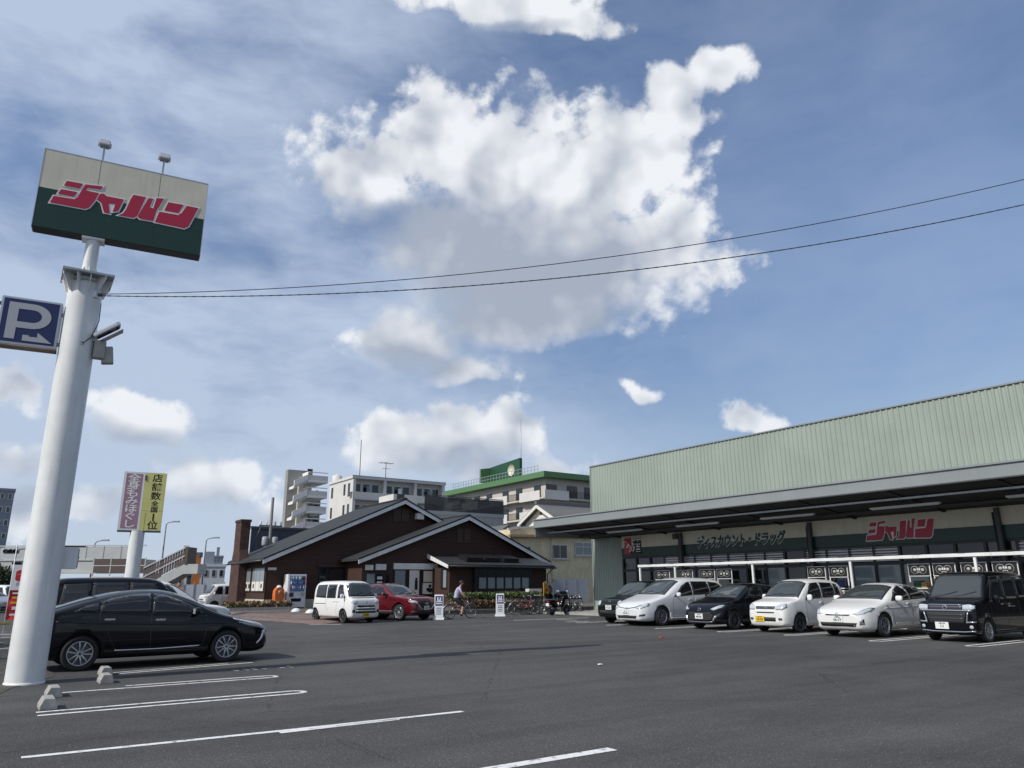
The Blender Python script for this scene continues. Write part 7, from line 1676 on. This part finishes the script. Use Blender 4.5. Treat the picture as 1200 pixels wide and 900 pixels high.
# ------------------------------------------------------------------ bicycles
def bicycle(label, loc, rz, paint, lean=0.0, basket=True, group='bicycles by the hedge', seat=True):
    t = thing('bicycle', label, 'bicycle', loc, rz, group); r = .33; wb = 1.06
    if lean: t.rotation_euler = (R(lean), 0, rz)
    ty = MB(); pr = [(r - .018 + .018 * math.cos(a), .018 * math.sin(a)) for a in [2 * math.pi * k / 6 for k in range(7)]]
    ty.lathe(pr, 32); ty = ty.mesh('wheel', 'tyre'); rm = MB().lathe([(r - .045, -.012), (r - .034, -.012), (r - .034, .012), (r - .045, .012), (r - .045, -.012)], 32).mesh('rim', 'bike_silver'); sp = MB()
    for k in range(18): a = 2 * math.pi * k / 18; sp.bar((0, 0, .02 if k % 2 else -.02), ((r - .04) * math.cos(a), (r - .04) * math.sin(a), 0), .004)
    sp.lathe([(.0, -.04), (.022, -.04), (.022, .04), (0, .04)], 10); sp = sp.mesh('spokes', 'bike_silver')
    for x in (0, wb):
        w = link('wheel', ty, t, (x, 0, r)); w.rotation_euler = (math.pi / 2, 0, 0); link('rim', rm, w); s_ = link('spokes', sp, w); s_['kind'] = 'stuff'
        fd = MB(); pts = [(x + (r + .03) * math.cos(a), 0, r + (r + .03) * math.sin(a)) for a in [R(40 + 130 * k / 10) for k in range(11)]] if x == 0 else [(x + (r + .03) * math.cos(a), 0, r + (r + .03) * math.sin(a)) for a in [R(20 + 110 * k / 10) for k in range(11)]]
        fd.tube(pts, .016, 6).build('mudguard', 'bike_silver', t)
    bb = (.44, 0, .29); st = (.30, 0, .80); hd = (.90, 0, .82); hl = (.93, 0, .70)
    fr = MB(); fr.tube([hl, (.70, 0, .42), bb], .020, 8); fr.tube([bb, st], .018, 8); fr.tube([(.355, 0, .60), (.62, 0, .52), (.90, 0, .78)], .014, 8); fr.tube([bb, (0, 0, r)], .012, 6); fr.tube([(.335, 0, .68), (0, 0, r)], .010, 6); fr.tube([hd, hl, (.97, 0, .52), (wb, 0, r)], .016, 8); fr.build('frame', paint, t)
    MB().tube([hd, (.88, 0, .98)], .014, 8).build('stem', 'bike_silver', t)
    MB().tube([(.70, .27, .99), (.80, .26, 1.0), (.88, .16, 1.0), (.89, 0, .98), (.88, -.16, 1.0), (.80, -.26, 1.0), (.70, -.27, .99)], .012, 8).build('handlebar', 'bike_silver', t)
    for s in (-1, 1): MB().tube([(.68, s * .27, .99), (.80, s * .26, 1.0)], .018, 8).build('grip', 'rubber', t)
    MB().prism([(.10, -.09), (.16, -.10), (.30, -.05), (.42, -.02), (.42, .02), (.30, .05), (.16, .10), (.10, .09)], .82, .87, 'z').build('saddle', 'rubber', t)
    cr = MB().lathe([(.0, -.01), (.09, -.01), (.09, .01), (0, .01)], 18, Matrix.Translation((bb[0], -.05, bb[2])) @ Matrix.Rotation(math.pi / 2, 4, 'X')); cr.build('chainring', 'dark_steel', t)
    MB().box(.0, bb[0] + .08, -.075, -.055, r - .06, r + .05).build('chain_case', 'rubber', t)
    c = MB(); c.bar((bb[0], -.08, bb[2]), (bb[0] + .10, -.08, bb[2] - .13), .02); c.bar((bb[0], .08, bb[2]), (bb[0] - .10, .08, bb[2] + .13), .02); c.build('cranks', 'bike_silver', t)
    for dx, y, dz in ((.10, -.13, -.13), (-.10, .13, .13)): B('pedal', 'rubber', t, bb[0] + dx - .045, bb[0] + dx + .045, y - .045, y + .045, bb[2] + dz - .012, bb[2] + dz + .012)
    B('rear_carrier', 'bike_silver', t, -.20, .20, -.06, .06, .715, .73); MB().bar((0, .05, r), (-.05, .06, .715), .01).build('carrier_stay', 'bike_silver', t)
    if not lean == 0 or True: MB().tube([(0, .04, r), (-.05, .12, .02)], .012, 6).build('kickstand', 'bike_silver', t)
    if basket:
        b = MB()
        for k in range(9): x = .97 + .26 * k / 8; b.bar((x, -.16, .98), (x, -.13, .78), .006); b.bar((x, .16, .98), (x, .13, .78), .006)
        for k in range(9): y = -.16 + .32 * k / 8; b.bar((1.25, y, .99), (1.21, y * .85, .78), .006); b.bar((.96, y, .98), (.98, y * .85, .78), .006)
        for z, e in ((.78, .03), (.85, .02), (.92, .01), (.985, 0)): b.tube([(.96 + e, -.16 + e, z), (1.25 - e, -.16 + e, z), (1.25 - e, .16 - e, z), (.96 + e, .16 - e, z), (.96 + e, -.16 + e, z)], .007, 5)
        b.box(.98, 1.22, -.13, .13, .775, .782); o = b.build('basket', 'bike_black', t); o['kind'] = 'stuff'
    return t
def cyclist():
    a = Vector(gz(527, 725)); b = Vector(gz(551.5, 724.5)); d = b - a; rz = LOT + math.atan2(d.y, d.x) ; k = 1.0
    bk = bicycle('city bicycle with front basket ridden by the person in lavender', W(a.x, a.y), rz, 'bike_silver', group='bicycles by the hedge')
    t = thing('person', 'person in lavender shirt, dark shorts and dark cap riding a bicycle past the hedge', 'person', W(a.x, a.y), rz)
    J = [(.28, 0, .93, (.13, .15)), (.33, 0, 1.10, (.12, .15)), (.42, 0, 1.30, (.11, .17)), (.47, 0, 1.42, (.075, .10)), (.52, 0, 1.50, .052), (.55, 0, 1.57, .055),
         (.30, .09, .90, .10), (.66, .10, .78, .075), (.60, .10, .42, .052), (.58, .11, .22, .036), (.68, .12, .185, .030),
         (.30, -.09, .90, .10), (.64, -.10, .62, .075), (.58, -.11, .26, .050), (.52, -.12, .06 + .08, .036), (.63, -.13, .125, .030),
         (.44, .19, 1.37, .058), (.55, .25, 1.14, .044), (.70, .27, 1.03, .030), (.44, -.19, 1.37, .058), (.55, -.25, 1.14, .044), (.70, -.27, 1.03, .030)]
    E = [(0, 1), (1, 2), (2, 3), (3, 4), (4, 5), (0, 6), (6, 7), (7, 8), (8, 9), (9, 10), (0, 11), (11, 12), (12, 13), (13, 14), (14, 15), (3, 16), (16, 17), (17, 18), (3, 19), (19, 20), (20, 21)]
    o = skinned('body', 'skin', J, E, t)
    paint_body(o, [('lavender', lambda c: c.z > .95 and c.z < 1.47 and not (abs(c.y) > .205 and c.z < 1.24)), ('cloth_dark', lambda c: c.z <= .98 and c.z > .56), ('cloth_black', lambda c: c.z < .215 and c.x > .48)])
    head(t, (.575, 0, 1.66), (1, 0), cap='cap_dark')
    for s in (-1, 1): hand(t, (.70, s * .27, 1.03), (.9, 0, -.25), (0, 0, 1))
cyclist()
def pedestrian():
    d = ray(207, 700); p = Vector((d.x, d.y, 0)).normalized() * 37
    t = thing('person', 'person in black top standing beyond the parked vans', 'person', p, R(-40))
    J = [(0, 0, .92, (.12, .15)), (0, 0, 1.12, (.11, .15)), (.02, 0, 1.32, (.11, .18)), (.02, 0, 1.42, (.07, .10)), (.03, 0, 1.49, .05), (.035, 0, 1.55, .055),
         (0, .09, .86, .09), (.04, .10, .48, .06), (.0, .11, .10, .045), (.13, .12, .045, .038), (0, -.09, .86, .09), (.10, -.10, .48, .06), (.06, -.11, .10, .045), (.19, -.12, .045, .038),
         (.02, .20, 1.38, .058), (.10, .26, 1.14, .045), (.28, .22, 1.10, .030), (.02, -.20, 1.38, .058), (.0, -.25, 1.10, .045), (.08, -.26, .90, .030)]
    E = [(0, 1), (1, 2), (2, 3), (3, 4), (4, 5), (0, 6), (6, 7), (7, 8), (8, 9), (0, 10), (10, 11), (11, 12), (12, 13), (3, 14), (14, 15), (15, 16), (3, 17), (17, 18), (18, 19)]
    o = skinned('body', 'skin', J, E, t); paint_body(o, [('cloth_black', lambda c: c.z > .90 and c.z < 1.46 and not (abs(c.y) > .21 and c.z < 1.2)), ('cloth_dark', lambda c: c.z <= .93 and c.z > .09), ('cloth_black', lambda c: c.z <= .09)])
    head(t, (.05, 0, 1.64), (1, 0)); hand(t, (.28, .22, 1.10), (1, -.2, .1), (0, 0, 1)); hand(t, (.08, -.26, .90), (.3, 0, -1), (1, 0, 0))
pedestrian()
# parked bicycles
for i, (x, y, deg, col, lab, ln) in enumerate(((612, 720.5, 40, 'bike_red', 'red framed city bicycle parked by the hedge end', 5), (604, 720, 30, 'bike_black', 'black city bicycle leaning next to the red one', 7), (622, 720, 60, 'bike_blue', 'blue bicycle with basket parked beside the yellow flag', 5),
                                              (629, 719.5, 75, 'bike_silver', 'silver bicycle parked nearest the yellow flag', 6))):
    n, u = gz(x, y); bicycle(lab, W(n - .5, u), LOT + R(deg - 60), col, ln)
for i in range(4):
    n, u = gz(664 + i * 8, 719); bicycle(['dark bicycle in the rack slot closest to the motor scooters', 'dark bicycle in the second rack slot from the motor scooters', 'dark bicycle in the third rack slot from the motor scooters', 'dark bicycle in the rack slot closest to the dark green car'][i], W(n - .2, u + .4), LOT + R(70), 'bike_black', 4, group='dark bicycles in the rack')
def bike_rack():
    a, b = gz(660, 718), gz(690, 717); t = thing('bicycle_rack', 'low steel bicycle rack with pale clips between scooter and dark green car', 'bicycle rack', W(a[0], a[1] + .6), LOT + math.atan2(b[1] - a[1], b[0] - a[0])); w = math.hypot(b[0] - a[0], b[1] - a[1])
    for z in (.35, .75): MB().tube([(0, 0, z), (w, 0, z)], .03, 8).build('rail', 'dark_steel', t)
    for k in range(8): x = w * (k + .5) / 8; B('clip', 'white_plastic', t, x - .06, x + .06, -.05, .05, .785, .90)
    for k in range(3): x = w * k / 2; MB().tube([(x, 0, 0), (x, 0, .76)], .03, 8).build('post', 'dark_steel', t)
bike_rack()
# ------------------------------------------------------------------ motor scooter
def scooter(label, x, y, deg, col='car_black', big=True):
    n, u = gz(x, y); t = thing('motor_scooter', label, 'scooter', W(n, u), LOT + R(deg), 'motor scooters by the rack'); r = .24; wb = 1.30
    ty = MB().lathe([(r * .6, -.05), (r * .9, -.055), (r, -.03), (r, .03), (r * .9, .055), (r * .6, .05), (r * .6, -.05)], 28).mesh('wheel', 'tyre'); rm = MB().lathe([(0, .03), (r * .3, .035), (r * .6, .03), (r * .6, -.03), (r * .3, -.035), (0, -.03)], 20).mesh('rim', 'rim_dark')
    for xx in (0, wb): w = link('wheel', ty, t, (xx, 0, r)); w.rotation_euler = (math.pi / 2, 0, 0); link('rim', rm, w)
    skinned('rear_body', col, [(-.30, 0, .72, (.06, .05)), (-.10, 0, .66, (.14, .12)), (.25, 0, .56, (.17, .16)), (.52, 0, .36, (.11, .17)), (.85, 0, .34, (.09, .17)), (1.02, 0, .62, (.10, .19)), (1.08, 0, .88, (.08, .16))], [(k, k + 1) for k in range(6)], t)
    m = MB(); m.prism([(-.28, .76), (.0, .80), (.30, .74), (.52, .72), (.50, .68), (.0, .72), (-.28, .72)], -.13, .13, 'y'); bevel(m.build('seat', 'rubber', t), .02)
    MB().tube([(1.02, 0, .95), (1.10, 0, .60), (wb, 0, r)], [.03, .035, .03], 8).build('fork', 'dark_steel', t)
    MB().tube([(.88, .32, 1.02), (.98, .15, 1.05), (1.0, 0, 1.02), (.98, -.15, 1.05), (.88, -.32, 1.02)], .016, 8).build('handlebar', 'rubber', t)
    m = MB(); m.prism([(1.12, .80), (1.30, .78), (1.14, 1.18), (1.06, 1.22)], -.17, .17, 'y'); bevel(m.build('front_cowl', col, t), .03)
    for s in (-1, 1): MB().tube([(.98, s * .2, 1.05), (1.0, s * .30, 1.22)], .008, 6).build('mirror_stalk', 'rubber', t); bevel(B('mirror', 'lens', t, .99, 1.02, s * .30 - .05, s * .30 + .05, 1.20, 1.26), .01)
    m = MB(); m.prism([(wb - .25, .50), (wb + .18, .46), (wb + .22, .34), (wb, .52)], -.07, .07, 'y'); m.build('front_mudguard', col, t); B('headlight', 'lens', t, 1.24, 1.30, -.09, .09, .84, .94); B('tail_light', 'lens_red', t, -.36, -.30, -.09, .09, .68, .74); B('licence_plate', 'plate_white', t, -.40, -.385, -.1, .1, .48, .62)
    MB().tube([(.45, -.18, .26), (.0, -.2, .27), (-.28, -.2, .36)], [.03, .055, .06], 10).build('exhaust', 'dark_steel', t); B('engine', 'rim', t, .25, .6, -.15, .12, .18, .40); MB().tube([(.5, .1, .25), (.42, .25, .01)], .015, 6).build('side_stand', 'dark_steel', t)
    bevel(B('top_box', col, t, -.42, -.10, -.18, .18, .84, 1.10), .05)
scooter('black motor scooter with mirrors and top box parked beside the yellow flag', 647, 721, 15)
scooter('dark motor scooter standing behind the first one by the rack', 655, 719.5, 40)
# ------------------------------------------------------------------ small signs
def a_sign(x, y, label):
    n, u = gz(x, y); t = thing('pavement_sign', label, 'pavement sign', W(n, u), R(8), 'white pavement signs with navy panels'); t.scale = (.74, .74, .86)
    m = MB(); m.prism([(-.19, .10), (.19, .10), (.10, 1.30), (-.10, 1.30)], -.30, .30, 'x', Matrix.Identity(4)); m = MB(); m.prism([(-.20, .12), (.20, .12), (.10, 1.28), (.07, 1.32), (-.07, 1.32), (-.10, 1.28)], -.28, .28, 'x'); bevel(m.build('shell', 'white_plastic', t), .015)
    m = MB(); m.prism([(-.28, 0), (.28, 0), (.23, .13), (-.23, .13)], -.34, .34, 'x'); bevel(m.build('water_base', 'white_plastic', t), .02)
    def on(z): return -.20 + .10 * (z - .12) / 1.16
    def panel(name, mt, x0, x1, z0, z1, off=.004, par=None):
        m = MB(); m.prism([(on(z0) - off, z0), (on(z1) - off, z1), (on(z1) - off + .003, z1), (on(z0) - off + .003, z0)], x0, x1, 'x'); return m.build(name, mt, par or t)
    p = panel('navy_panel', 'sign_navy', -.23, .23, .74, 1.25); panel('parking_mark', 'sign_white', -.12, .12, 1.00, 1.18, .008, p)
    lettering('P', .20, 'sign_navy', p, (0, on(1.09) - .014, 1.09), offset=.008, name='letter')
    for z in (.93, .83): panel('print_line', 'sign_white', -.18, .18, z, z + .05, .008, p)
    for z in (.60, .50, .40, .30): panel('print_line', 'sign_navy', -.17, .15, z, z + .035, .006)
a_sign(514, 726.5, 'white pavement sign with navy panel in front of the red sport utility')
a_sign(586, 722.5, 'white pavement sign with navy panel standing before the hedge')
def yellow_flag():
    n, u = gz(640, 719.5); t = thing('yellow_flag', 'yellow printed flag sign on a short post among the bicycles', 'flag', W(n, u), LOT + R(10))
    MB().tube([(0, .02, 0), (0, .02, 1.75)], .02, 8).build('post', 'steel_grey', t); B('flag_panel', 'banner_yellow', t, -.20, .20, -.02, .0, .85, 1.70); B('white_panel', 'sign_white', t, -.20, .20, -.02, .0, .45, .84); B('foot', 'concrete', t, -.2, .2, -.2, .2, 0, .10)
    for (x0, x1, z0, z1, mt) in ((-.12, .12, 1.45, 1.62, 'card'), (-.05, .12, 1.20, 1.38, 'banner_red'), (-.14, .05, .95, 1.12, 'black_paint'), (-.12, .1, .55, .72, 'sign_navy')): B('print', mt, t, x0, x1, -.026, -.02, z0, z1)
yellow_flag()
# ------------------------------------------------------------------ litter
def litter(name, x, y, mt, label, s):
    n, u = gz(x, y); rr = random.Random(x); m = MB(); k = 9
    ring = [((s * (1 + rr.uniform(-.3, .3))) * math.cos(2 * math.pi * i / k), (s * .6 * (1 + rr.uniform(-.3, .3))) * math.sin(2 * math.pi * i / k), rr.uniform(.005, .03)) for i in range(k)]
    top = [(p[0] * .55, p[1] * .55, s * rr.uniform(.35, .6)) for p in ring]; m.add(ring + top + [(0, 0, s * .5)], [(i, (i + 1) % k, k + (i + 1) % k, k + i) for i in range(k)] + [(k + i, k + (i + 1) % k, 2 * k) for i in range(k)])
    m.build(name, mt, None, W(n, u, .004), R(30), label=label, category='litter')
litter('crumpled_wrapper', 775, 748, 'banner_red', 'crumpled red and white wrapper lying on the asphalt', .09)
litter('paper_scrap', 703, 780, 'paper', 'flat scrap of white paper on the asphalt', .07)
